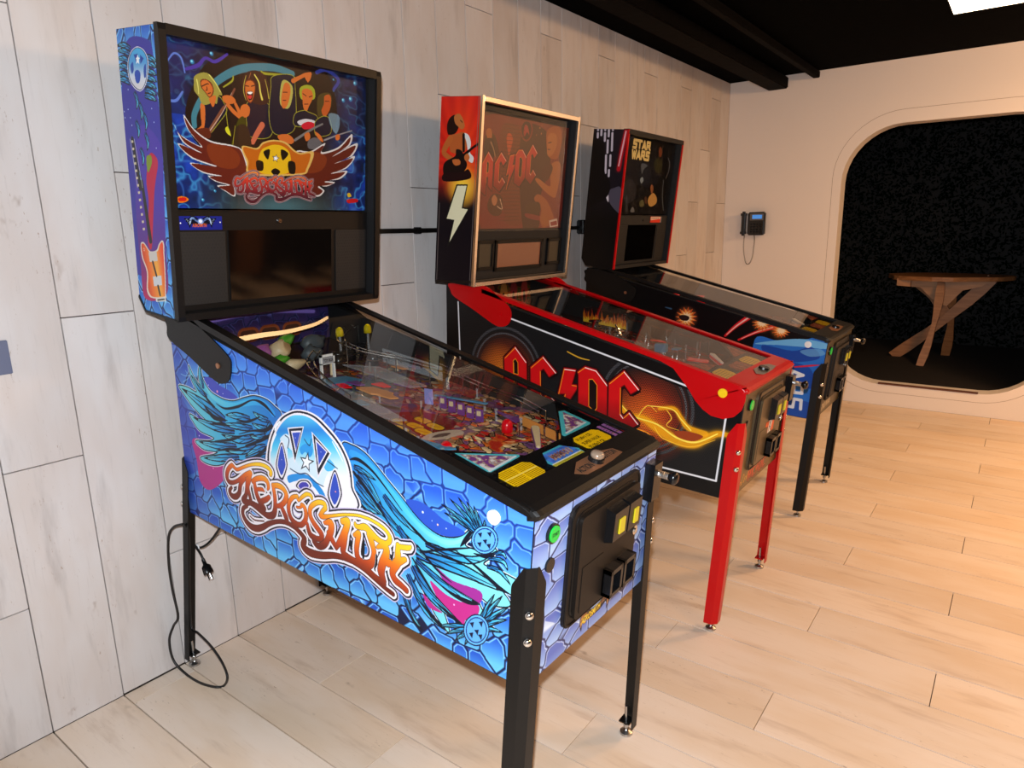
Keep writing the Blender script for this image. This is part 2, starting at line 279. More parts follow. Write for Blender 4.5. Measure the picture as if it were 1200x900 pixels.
ART_SIDE_ONE=[('s',(58,66,168),[(0.0234,1.123),(0.0346,1.0287),(0.0823,0.9684),(0.0979,0.9187),(0.0955,0.8507),(0.0984,0.775),(-0.06,0.7432),(-0.0171,1.0222)],0.55),('s',(60,72,180),[(0.2033,1.0883),(0.2415,1.0891),(0.2813,1.0731),(0.3333,1.0625),(0.3713,1.0471),(0.3513,1.0343),(0.2905,1.0295),(0.2434,1.0407),(0.2042,1.0639)]),('s',(170,45,130),[(0.0795,0.8706),(0.1502,0.8827),(0.2576,0.8724),(0.2597,0.822),(0.2353,0.7655),(0.1462,0.716),(0.0963,0.736),(0.0915,0.8043)]),('s',(70,52,170),[(0.099,0.9523),(0.2112,0.9511),(0.2507,0.9287),(0.2198,0.8729),(0.1293,0.8792),(0.1098,0.9057)]),('o',('g',(0.0805,0.9607),(0.5386,0.9952),[(110,200,212),(50,165,215),(25,110,190)]),[(0.5743,1.0231),(0.5471,1.0463),(0.5125,1.0599),(0.4591,1.0632),(0.4065,1.0511),(0.3513,1.0343),(0.303,1.0312),(0.2612,1.0367),(0.226,1.0472),(0.2017,1.0671),(0.1877,1.09),(0.186,1.1248),(0.1693,1.095),(0.1718,1.0635),(0.1819,1.0505),(0.1398,1.0811),(0.1177,1.1144),(0.1243,1.0722),(0.1456,1.0353),(0.0937,1.0433),(0.0416,1.0425),(0.0668,1.018),(0.1133,0.9838),(0.1911,0.948),(0.2293,0.9467),(0.1572,0.9428),(0.0876,0.9562),(0.1015,0.9342),(0.1364,0.9101),(0.213,0.9008),(0.1836,0.8848),(0.1015,0.8706),(0.1431,0.8517),(0.2227,0.857),(0.2006,0.8437),(0.1188,0.819),(0.1465,0.8073),(0.1996,0.8095),(0.2474,0.8233),(0.3148,0.8507),(0.4815,0.8791),(0.5057,0.9571)],(225,238,245),0.0034),('s',('g',(0.1852,1.0651),(0.5376,1.0209),[(120,205,215),(60,180,225),(35,140,215)]),[(0.2005,1.0617),(0.2313,1.0426),(0.2663,1.0315),(0.3081,1.0267),(0.3565,1.0309),(0.4115,1.0474),(0.4581,1.0579),(0.5061,1.0536),(0.5355,1.0399),(0.5489,1.0258),(0.5365,1.0143),(0.5177,1.0277),(0.4925,1.0371),(0.4599,1.0374),(0.4077,1.0268),(0.3468,1.0115),(0.2985,1.0098),(0.2572,1.0181),(0.2224,1.031)]),('f',[(0.2896,0.9667),(0.1768,0.9999),(0.0541,1.0366)],0.0343),('f',[(0.2027,1.0284),(0.1617,1.0481),(0.1218,1.0898)],0.0147),('f',[(0.1885,1.0514),(0.1835,1.0861),(0.1856,1.1178)],0.0097),('f',[(0.333,0.9421),(0.2211,0.9383),(0.1017,0.949)],0.0253),('f',[(0.3353,0.8935),(0.2272,0.8778),(0.1174,0.8715)],0.0225),('f',[(0.3413,0.8629),(0.2382,0.8398),(0.136,0.8204)],0.0216),('f',[(0.4235,0.9906),(0.3544,0.9904),(0.2934,0.9848)],0.02),('f',[(0.43,0.9647),(0.3481,0.9584),(0.2683,0.9528)],0.0183),('f',[(0.4372,0.9423),(0.3519,0.9174),(0.2548,0.9187)],0.0212),('f',[(0.4431,0.9128),(0.3571,0.8834),(0.2691,0.8673)],0.0185),('f',[(0.5131,1.001),(0.4705,1.0044),(0.4395,1.0164)],0.0155),('f',[(0.5091,0.9774),(0.465,0.9737),(0.4274,0.9811)],0.0148),('f',[(0.4946,0.9552),(0.4481,0.9407),(0.4086,0.9409)],0.0132),('f',[(0.4887,0.9209),(0.4418,0.9057),(0.372,0.8686)],0.0177),('f',[(0.4896,0.8942),(0.472,0.8875),(0.4113,0.8622)],0.0132),('f',[(0.5235,0.9993),(0.5103,0.9842),(0.4834,0.9534)],0.0102),('o',('g',(0.8402,0.939),(1.2272,0.7478),[(30,120,205),(55,170,220),(120,212,222)]),[(0.8238,0.9845),(0.862,0.9905),(0.9026,0.9803),(0.9409,0.9569),(0.9825,0.924),(1.0233,0.8936),(1.0674,0.8577),(1.1069,0.8359),(1.1461,0.8259),(1.1895,0.8327),(1.2237,0.8528),(1.2453,0.8818),(1.2545,0.9104),(1.2526,0.8836),(1.2401,0.8538),(1.2183,0.8242),(1.2548,0.8209),(1.3046,0.8383),(1.2943,0.8188),(1.2697,0.7932),(1.3165,0.7889),(1.3798,0.7791),(1.4262,0.7683),(1.3792,0.7494),(1.3457,0.7449),(1.3077,0.7561),(1.3412,0.72),(1.2902,0.7027),(1.2462,0.7121),(1.2804,0.6506),(1.2883,0.6464),(1.2225,0.6439),(1.1805,0.6617),(1.2341,0.6231),(1.2462,0.6132),(1.1999,0.6178),(1.1366,0.665),(1.159,0.5881),(1.1158,0.6209),(1.0734,0.6813),(1.0388,0.7264),(0.9852,0.7857),(0.9085,0.8337),(0.8503,0.8351),(0.8359,0.9005)],(225,238,245),0.0034),('s',(150,40,140),[(1.1296,0.7419),(1.1784,0.7245),(1.259,0.7245),(1.2531,0.693),(1.2008,0.6874),(1.1624,0.7032)]),('s',(185,40,130),[(1.1066,0.7019),(1.1513,0.6833),(1.2004,0.6792),(1.2506,0.6882),(1.2471,0.6611),(1.2129,0.6389),(1.2033,0.619),(1.1587,0.6362),(1.125,0.6663)]),('s',(175,40,130),[(1.0802,0.6599),(1.1131,0.6413),(1.1407,0.6299),(1.0967,0.6307)]),('s',(40,80,190),[(1.0394,0.8884),(1.0883,0.8952),(1.1277,0.883),(1.1574,0.8696),(1.2198,0.8551),(1.1897,0.8362),(1.1464,0.8294),(1.1027,0.8401),(1.0676,0.8614)]),('s',('g',(0.8411,0.9466),(1.2309,0.8311),[(45,150,225),(60,175,225),(120,215,220)]),[(0.8409,0.9447),(0.8735,0.951),(0.9144,0.9444),(0.9528,0.9231),(0.9945,0.8942),(1.0306,0.8667),(1.0752,0.8384),(1.1103,0.8191),(1.1539,0.8099),(1.1971,0.8166),(1.171,0.8059),(1.1273,0.8061),(1.083,0.819),(1.0334,0.8422),(0.9782,0.876),(0.9313,0.9095),(0.8874,0.9335)]),('s',('g',(0.8229,0.9768),(1.2316,0.8448),[(40,140,220),(70,190,230),(140,220,225)]),[(0.8554,0.979),(0.8966,0.9719),(0.9355,0.9522),(0.9771,0.9192),(1.0181,0.8888),(1.0624,0.853),(1.1021,0.8311),(1.1458,0.8209),(1.1892,0.8271),(1.2149,0.8403),(1.2059,0.8259),(1.1713,0.8105),(1.132,0.8102),(1.0923,0.8215),(1.0479,0.8458),(1.0028,0.8781),(0.9614,0.9086),(0.9187,0.9361),(0.8791,0.954),(0.8483,0.9629)]),('f',[(1.0633,0.7594),(1.2044,0.7605),(1.3375,0.7445)],0.0305),('f',[(1.0971,0.7935),(1.2247,0.79),(1.3032,0.8299)],0.0172),('f',[(1.0621,0.7424),(1.1624,0.7032),(1.2577,0.6926)],0.0154),('f',[(1.0499,0.7221),(1.1091,0.661),(1.2048,0.6195)],0.0245),('f',[(1.0316,0.6954),(1.0854,0.6191),(1.1549,0.5854)],0.0192),('f',[(1.0112,0.6459),(1.0348,0.5928),(1.0732,0.5577)],0.0149),('f',[(0.8759,0.9237),(0.9104,0.905),(0.9607,0.8462)],0.0176),('f',[(0.8676,0.8959),(0.9116,0.8644),(0.9733,0.8198)],0.0195),('f',[(0.8593,0.8676),(0.8986,0.8389),(0.949,0.8286)],0.0135),('f',[(0.8613,0.9357),(0.8923,0.9308),(0.942,0.9154)],0.0124),('f',[(0.9641,0.8837),(1.0188,0.8385),(1.1001,0.8022)],0.0152),('f',[(0.9415,0.8565),(0.9972,0.8111),(1.08,0.775)],0.0154),('f',[(1.0071,0.8137),(1.0428,0.7792),(1.1148,0.749)],0.0168),('l',(6,14,34),[(0.5473,1.0159,0.0017),(0.4992,1.0445,0.011),(0.4457,1.0503,0.0043),(0.3722,1.0219,0.0081),(0.2974,1.0045,0.0065),(0.25,1.0136,0.0019)]),('l',(6,14,34),[(0.3022,0.9686,0.0019),(0.2276,0.9679,0.0164),(0.1768,0.9999,0.0039)]),('l',(6,14,34),[(0.3111,0.9526,0.0028),(0.2618,0.9518,0.0105),(0.1962,0.9415,0.002)]),('l',(6,14,34),[(0.5267,0.9868,0.0126),(0.4858,0.9671,0.0103),(0.4288,0.9578,0.0053),(0.3554,0.9354,0.0018)]),('l',(6,14,34),[(0.5167,0.959,0.011),(0.4577,0.9323,0.0097),(0.3848,0.9058,0.0046)]),('l',(6,14,34),[(0.3662,0.9303,0.0037),(0.3022,0.9089,0.0094),(0.2172,0.8906,0.002)]),('l',(6,14,34),[(0.3814,0.8879,0.0037),(0.2962,0.8794,0.0086),(0.2165,0.8577,0.002)]),('l',(6,14,34),[(0.4999,0.9229,0.0112),(0.438,0.8845,0.0089),(0.3773,0.8662,0.0028)]),('l',(6,14,34),[(0.4705,1.0044,0.0043),(0.4106,0.9819,0.008),(0.3509,0.9727,0.0018)]),('l',(6,14,34),[(0.1869,1.0441,0.0029),(0.201,1.0211,0.0097),(0.2412,1.0018,0.0029)]),('l',(6,14,34),[(0.847,0.9515,0.0018),(0.8795,0.9577,0.0098),(0.929,0.9382,0.0069),(0.9802,0.8983,0.0043),(1.0252,0.8582,0.0017)]),('l',(6,14,34),[(0.8596,0.9204,0.009),(0.9033,0.8849,0.0115),(0.9593,0.8311,0.0052),(0.9953,0.7884,0.0017)]),('l',(6,14,34),[(0.8512,0.8923,0.0064),(0.8631,0.8533,0.011),(0.907,0.8182,0.0027)]),('l',(6,14,34),[(1.0243,0.8471,0.0017),(1.0734,0.8129,0.0074),(1.1264,0.7916,0.0064),(1.1965,0.8044,0.0015)]),('l',(6,14,34),[(1.0794,0.7676,0.0041),(1.1707,0.8006,0.0055),(1.2469,0.8254,0.0022)]),('l',(6,14,34),[(1.2543,0.9038,0.0022),(1.2449,0.8717,0.0081),(1.2188,0.8345,0.0098),(1.2055,0.8172,0.0023)]),('l',(6,14,34),[(1.1827,0.8053,0.0018),(1.243,0.7838,0.006),(1.2963,0.7578,0.0108),(1.3353,0.7437,0.0016)]),('l',(6,14,34),[(1.2442,0.8111,0.0025),(1.2805,0.814,0.0091),(1.3032,0.8317,0.0016)]),('l',(6,14,34),[(1.1124,0.712,0.0019),(1.1716,0.6899,0.0063),(1.2199,0.6858,0.0114),(1.2553,0.691,0.0017)]),('l',(6,14,34),[(1.1089,0.6567,0.0019),(1.1587,0.6362,0.0083),(1.1927,0.6234,0.01),(1.2033,0.619,0.0018)]),('l',(6,14,34),[(1.0549,0.643,0.002),(1.1058,0.6092,0.0095),(1.136,0.5945,0.0113),(1.1534,0.5857,0.0019)]),('l',(6,14,34),[(1.0198,0.6139,0.002),(1.0391,0.5769,0.009),(1.0706,0.5585,0.003)]),('l',(6,14,34),[(1.0703,0.782,0.0038),(1.1244,0.7403,0.0064),(1.1732,0.7188,0.0018)]),('l',(6,14,34),[(1.0515,0.7435,0.0048),(1.0906,0.6969,0.0076),(1.1247,0.662,0.0019)]),('s',(232,228,238),[(0.4758,0.8611),(0.4877,0.909),(0.5069,0.9499),(0.5363,0.9897),(0.5724,1.0218),(0.6126,1.0419),(0.6502,1.0526),(0.6936,1.0543),(0.7345,1.0467),(0.7751,1.0252),(0.814,0.9971),(0.8383,0.9663),(0.8529,0.9321),(0.8561,0.8821),(0.8484,0.8115),(0.4651,0.7182)]),('s',(14,18,36),[(0.4854,0.8668),(0.4953,0.9104),(0.514,0.9492),(0.5418,0.9873),(0.5759,1.018),(0.6142,1.0379),(0.6496,1.0483),(0.6914,1.0498),(0.7302,1.0419),(0.7696,1.021),(0.8077,0.9933),(0.8321,0.9631),(0.8468,0.9292),(0.8501,0.8808),(0.8424,0.8101),(0.4651,0.7182)]),('s',(232,228,238),[(0.4931,0.8683),(0.5027,0.911),(0.5199,0.9484),(0.5472,0.9846),(0.5799,1.0143),(0.6157,1.0332),(0.6488,1.0429),(0.6885,1.0446),(0.7254,1.0368),(0.7639,1.016),(0.8018,0.9892),(0.8259,0.9599),(0.8406,0.9263),(0.8442,0.8795),(0.8363,0.8086),(0.4678,0.7188)]),('s',('g',(0.6479,1.0372),(0.6763,0.8719),[(90,200,235),(30,130,215),(70,190,235),(190,225,240),(235,238,245)]),[(0.5013,0.8737),(0.51,0.9112),(0.5282,0.9479),(0.5538,0.982),(0.5849,1.01),(0.6172,1.0285),(0.6478,1.0365),(0.6844,1.0385),(0.7204,1.0309),(0.7571,1.0108),(0.7943,0.9853),(0.8186,0.9565),(0.8334,0.9229),(0.8362,0.8777),(0.8282,0.8066),(0.4756,0.7207)]),('s',(205,228,244),[(0.585,0.974),(0.602,0.9733),(0.6235,0.9661),(0.6127,0.9318),(0.5904,0.935),(0.593,0.8768),(0.6259,0.8688),(0.6666,0.8807),(0.7031,0.8703),(0.7275,0.8541),(0.7537,0.895),(0.7869,0.9156),(0.7564,0.9165),(0.7233,0.9029),(0.6925,0.9109),(0.6681,0.8918),(0.635,0.8925),(0.6157,0.9142),(0.5858,0.9049),(0.5768,0.9399),(0.5588,0.9551)]),('s',(40,150,225),[(0.6454,0.9449),(0.6726,0.9622),(0.6992,0.9599),(0.6992,0.9405),(0.6839,0.9271),(0.6692,0.9386),(0.6513,0.9281)]),('s',(70,180,235),[(0.7591,0.9378),(0.7787,0.9312),(0.7869,0.9156),(0.7546,0.9021),(0.7409,0.9169)]),('s',(30,140,220),[(0.5775,0.8514),(0.6143,0.8664),(0.6655,0.8733),(0.7021,0.8629),(0.7355,0.8344),(0.7322,0.8085),(0.6991,0.8407),(0.652,0.8559),(0.6049,0.8423),(0.5805,0.8333)]),('p',(232,228,238),[(0.5984,0.9942),(0.6728,1.0096),(0.6158,0.896)]),('p',(14,18,36),[(0.6037,0.9915),(0.6668,1.0052),(0.619,0.9057)]),('p',(232,228,238),[(0.6132,0.9873),(0.66,0.9964),(0.6244,0.9267)]),('p',(45,75,185),[(0.6182,0.9831),(0.6548,0.9906),(0.628,0.9364)]),('p',(232,228,238),[(0.7026,1.0005),(0.7775,0.955),(0.7119,0.8721)]),('p',(14,18,36),[(0.7081,0.9945),(0.7702,0.953),(0.7144,0.8834)]),('p',(232,228,238),[(0.7151,0.9835),(0.7623,0.9557),(0.7179,0.9018)]),('p',(45,75,185),[(0.7193,0.9756),(0.7571,0.9547),(0.7215,0.9131)]),('s',(232,228,238),[(0.566,0.9526),(0.5861,0.9035),(0.5808,0.8692),(0.5451,0.8212),(0.5222,0.8574),(0.528,0.8924)]),('s',(14,18,36),[(0.5652,0.9472),(0.5812,0.9004),(0.5767,0.8716),(0.5467,0.8314),(0.5275,0.8617),(0.5323,0.8911)]),('s',(232,228,238),[(0.5644,0.9425),(0.5769,0.8977),(0.5731,0.8737),(0.5481,0.8402),(0.5322,0.8655),(0.5362,0.8899)]),('s',(45,75,185),[(0.5637,0.9377),(0.5726,0.895),(0.5696,0.8758),(0.5495,0.8491),(0.5368,0.8692),(0.54,0.8888)]),('s',(232,228,238),[(0.786,0.9171),(0.8105,0.8697),(0.8066,0.8358),(0.7703,0.7868),(0.7433,0.8212),(0.7477,0.856)]),('s',(14,18,36),[(0.7854,0.9118),(0.8054,0.8665),(0.802,0.8379),(0.7715,0.7969),(0.7489,0.8257),(0.7526,0.8549)]),('s',(232,228,238),[(0.7848,0.9071),(0.8008,0.8636),(0.798,0.8398),(0.7725,0.8056),(0.7538,0.8297),(0.7568,0.854)]),('s',(45,75,185),[(0.7843,0.9023),(0.7963,0.8608),(0.794,0.8417),(0.7736,0.8144),(0.7586,0.8336),(0.761,0.853)]),('s',(232,228,238),[(0.6056,0.8275),(0.6231,0.8498),(0.6498,0.8598),(0.6747,0.8607),(0.6862,0.8451),(0.6448,0.825)]),('s',(14,18,36),[(0.6122,0.829),(0.6269,0.8477),(0.6493,0.8561),(0.6702,0.8569),(0.6799,0.8437),(0.6448,0.825)]),('s',(232,228,238),[(0.618,0.8302),(0.6302,0.8458),(0.6488,0.8528),(0.6663,0.8535),(0.6744,0.8425),(0.6448,0.825)]),('s',(60,60,170),[(0.6237,0.8315),(0.6334,0.8439),(0.6483,0.8496),(0.6624,0.8501),(0.6688,0.8413),(0.6448,0.825)]),('l',(235,244,250),[(0.5389,0.9774,0.0047),(0.5468,0.9896,0.0066),(0.5672,1.0073,0.0046)]),('l',(235,244,250),[(0.7855,0.9871,0.0033),(0.803,0.9665,0.005),(0.82,0.9426,0.0033)]),('l',(235,244,250),[(0.5103,0.9131,0.0048),(0.5204,0.9373,0.0057),(0.5432,0.9671,0.0038)]),('l',(20,40,80),[(0.5844,0.9703,0.0032),(0.6003,0.9622,0.0032),(0.5904,0.935,0.0028)]),('l',(20,40,80),[(0.6688,0.9739,0.0027),(0.6884,0.9597,0.0031),(0.6991,0.9791,0.0022)]),('l',(20,40,80),[(0.7582,0.9307,0.0026),(0.7778,0.9241,0.003),(0.7972,0.9176,0.0021)]),('l',(20,40,80),[(0.593,0.8768,0.0028),(0.6317,0.87,0.0032),(0.666,0.877,0.0032),(0.6965,0.8617,0.0031),(0.733,0.8553,0.0026)]),('p',(14,18,36),[(0.6811,0.9413),(0.6814,0.9206),(0.7033,0.9194),(0.6808,0.9059),(0.679,0.8844),(0.6647,0.8968),(0.641,0.8845),(0.6552,0.9061),(0.6425,0.9202),(0.6656,0.9209)]),('p',(235,240,248),[(0.6782,0.9333),(0.6783,0.9179),(0.6946,0.917),(0.6779,0.9069),(0.6766,0.891),(0.666,0.9002),(0.6485,0.8912),(0.6589,0.9071),(0.6495,0.9176),(0.6666,0.9181)]),('f',[(1.2759,0.8518),(1.2186,0.8739),(1.1584,0.887)],0.0097),('f',[(1.2759,0.8518),(1.2149,0.883),(1.1509,0.9057)],0.0097),('f',[(1.2759,0.8518),(1.2277,0.8928),(1.1776,0.9254)],0.0096),('f',[(1.2759,0.8518),(1.24,0.8976),(1.2031,0.9345)],0.0095),('f',[(1.2759,0.8518),(1.2519,0.8956),(1.2274,0.9302)],0.0095),('f',[(1.2759,0.8518),(1.2618,0.8931),(1.2472,0.925)],0.0087),('f',[(1.2759,0.8518),(1.277,0.8806),(1.2777,0.8998)],0.0072),('s',(14,24,60),[(1.313,0.8619),(1.3098,0.8482),(1.3015,0.8349),(1.2891,0.824),(1.2746,0.8173),(1.2601,0.8157),(1.2478,0.8197),(1.2399,0.8287),(1.2375,0.8413),(1.241,0.8554),(1.2499,0.8689),(1.2626,0.8795),(1.2772,0.8858),(1.2914,0.8869),(1.3031,0.8828),(1.3107,0.874)]),('s',(95,175,235),[(1.3103,0.8611),(1.3074,0.8484),(1.2996,0.8361),(1.2882,0.8261),(1.2747,0.8198),(1.2613,0.8184),(1.2499,0.8221),(1.2426,0.8305),(1.2404,0.8421),(1.2437,0.8552),(1.2519,0.8676),(1.2636,0.8775),(1.2771,0.8833),(1.2902,0.8844),(1.3011,0.8805),(1.3081,0.8724)]),('s',(20,50,120),[(1.3063,0.86),(1.3036,0.8488),(1.2968,0.838),(1.2867,0.8292),(1.2748,0.8237),(1.263,0.8225),(1.2531,0.8257),(1.2466,0.8331),(1.2447,0.8433),(1.2476,0.8547),(1.2548,0.8657),(1.2651,0.8744),(1.277,0.8796),(1.2885,0.8805),(1.2981,0.8771),(1.3043,0.8699)]),('s',(90,165,230),[(1.3035,0.8593),(1.3011,0.8491),(1.2949,0.8393),(1.2857,0.8312),(1.2749,0.8263),(1.2642,0.8252),(1.2552,0.8281),(1.2493,0.8348),(1.2476,0.8441),(1.2502,0.8545),(1.2567,0.8644),(1.2661,0.8723),(1.2769,0.877),(1.2874,0.8779),(1.2961,0.8748),(1.3018,0.8683)]),('p',(12,22,55),[(1.2568,0.8624),(1.2696,0.867),(1.2655,0.8534)]),('p',(12,22,55),[(1.2832,0.8709),(1.2956,0.8754),(1.2917,0.862)]),('p',(12,22,55),[(1.2541,0.8395),(1.2669,0.8443),(1.2629,0.8305)]),('p',(12,22,55),[(1.2804,0.8429),(1.2929,0.8476),(1.289,0.834)]),('p',(12,22,55),[(1.2703,0.8502),(1.2829,0.8549),(1.279,0.8413)]),('f',[(1.2432,0.6234),(1.1836,0.6124),(1.1202,0.5888)],0.01),('f',[(1.2432,0.6234),(1.1956,0.6064),(1.1452,0.5767)],0.01),('f',[(1.2432,0.6234),(1.2101,0.6035),(1.1752,0.5711)],0.0099),('f',[(1.2432,0.6234),(1.2245,0.6027),(1.2048,0.5698)],0.0098),('f',[(1.2432,0.6234),(1.2838,0.6863),(1.3221,0.7356)],0.0102),('f',[(1.2432,0.6234),(1.2924,0.6756),(1.3388,0.7145)],0.0101),('f',[(1.2432,0.6234),(1.2896,0.6588),(1.3336,0.6819)],0.0102),('f',[(1.2432,0.6234),(1.2821,0.6402),(1.3194,0.6456)],0.0103),('f',[(1.2432,0.6234),(1.2723,0.6843),(1.2999,0.7321)],0.0085),('s',(14,24,60),[(1.2813,0.6374),(1.2779,0.621),(1.2692,0.6047),(1.2565,0.5911),(1.2415,0.5822),(1.2266,0.5796),(1.2141,0.5837),(1.206,0.594),(1.2038,0.6089),(1.2076,0.6259),(1.2168,0.6424),(1.2299,0.6558),(1.2449,0.6641),(1.2594,0.6661),(1.2714,0.6618),(1.279,0.6517)]),('s',(95,175,235),[(1.2786,0.6364),(1.2754,0.6211),(1.2673,0.6061),(1.2555,0.5934),(1.2416,0.5853),(1.2278,0.5828),(1.2163,0.5867),(1.2088,0.5962),(1.2067,0.61),(1.2102,0.6257),(1.2188,0.641),(1.2309,0.6534),(1.2448,0.6611),(1.2582,0.663),(1.2693,0.659),(1.2764,0.6497)]),('s',(20,50,120),[(1.2744,0.6349),(1.2716,0.6214),(1.2644,0.6081),(1.254,0.597),(1.2418,0.5899),(1.2297,0.5878),(1.2196,0.5911),(1.213,0.5995),(1.2112,0.6116),(1.2142,0.6254),(1.2217,0.6388),(1.2324,0.6498),(1.2446,0.6566),(1.2565,0.6583),(1.2662,0.6548),(1.2725,0.6466)]),('s',(90,165,230),[(1.2716,0.6338),(1.269,0.6216),(1.2625,0.6095),(1.253,0.5994),(1.2419,0.5929),(1.2309,0.591),(1.2217,0.5941),(1.2158,0.6017),(1.2141,0.6127),(1.2169,0.6252),(1.2237,0.6374),(1.2334,0.6474),(1.2445,0.6536),(1.2553,0.6552),(1.2642,0.652),(1.2699,0.6445)]),('p',(12,22,55),[(1.2238,0.635),(1.2369,0.6412),(1.2326,0.6247)]),('p',(12,22,55),[(1.2509,0.6466),(1.2636,0.6527),(1.2595,0.6364)]),('p',(12,22,55),[(1.2207,0.6076),(1.2339,0.614),(1.2296,0.5973)]),('p',(12,22,55),[(1.2477,0.6131),(1.2606,0.6194),(1.2565,0.603)]),('p',(12,22,55),[(1.2374,0.6213),(1.2504,0.6275),(1.2462,0.6111)]),('f',[(1.2797,0.7909),(1.315,0.7902),(1.3445,0.7656)],0.0089),('f',[(1.2849,0.8114),(1.3244,0.8155),(1.3368,0.7968)],0.0088),('f',[(1.3031,0.828),(1.325,0.8342),(1.3332,0.8218)],0.0072),('l',(150,210,240),[(0.0933,1.0975,0.0015),(0.1088,1.0776,0.0015),(0.07,1.0587,0.0015)]),('l',(150,210,240),[(0.0623,1.0833,0.0015),(0.0958,1.0798,0.0015),(0.1321,1.091,0.0015)]),('d',(240,150,190),[(0.2645,1.0521,0.0075)]),('d',(230,235,255),[(0.2188,1.0663,0.0033)]),('d',(230,235,255),[(0.2945,1.049,0.0028)]),('d',(235,235,255),[(0.1269,0.8922,0.0041)]),('d',(225,235,255),[(1.0935,0.8712,0.0056)]),('d',(255,200,170),[(1.139,0.8519,0.0047)]),('d',(200,220,255),[(1.1217,0.8572,0.0024)]),('d',(200,220,255),[(1.1648,0.8492,0.0031)]),('d',(255,190,230),[(1.1786,0.6645,0.0041)]),('d',(255,150,150),[(0.78,0.8513,0.003)]),('d',(255,150,140),[(0.7817,0.8519,0.0039)]),('d',(230,230,255),[(0.557,0.8957,0.0024)]),('d',(230,230,255),[(0.6298,0.9708,0.0023)]),('d',(230,230,255),[(0.7348,0.9506,0.0022)]),('d',(255,160,220),[(0.1871,0.7966,0.0045)])]
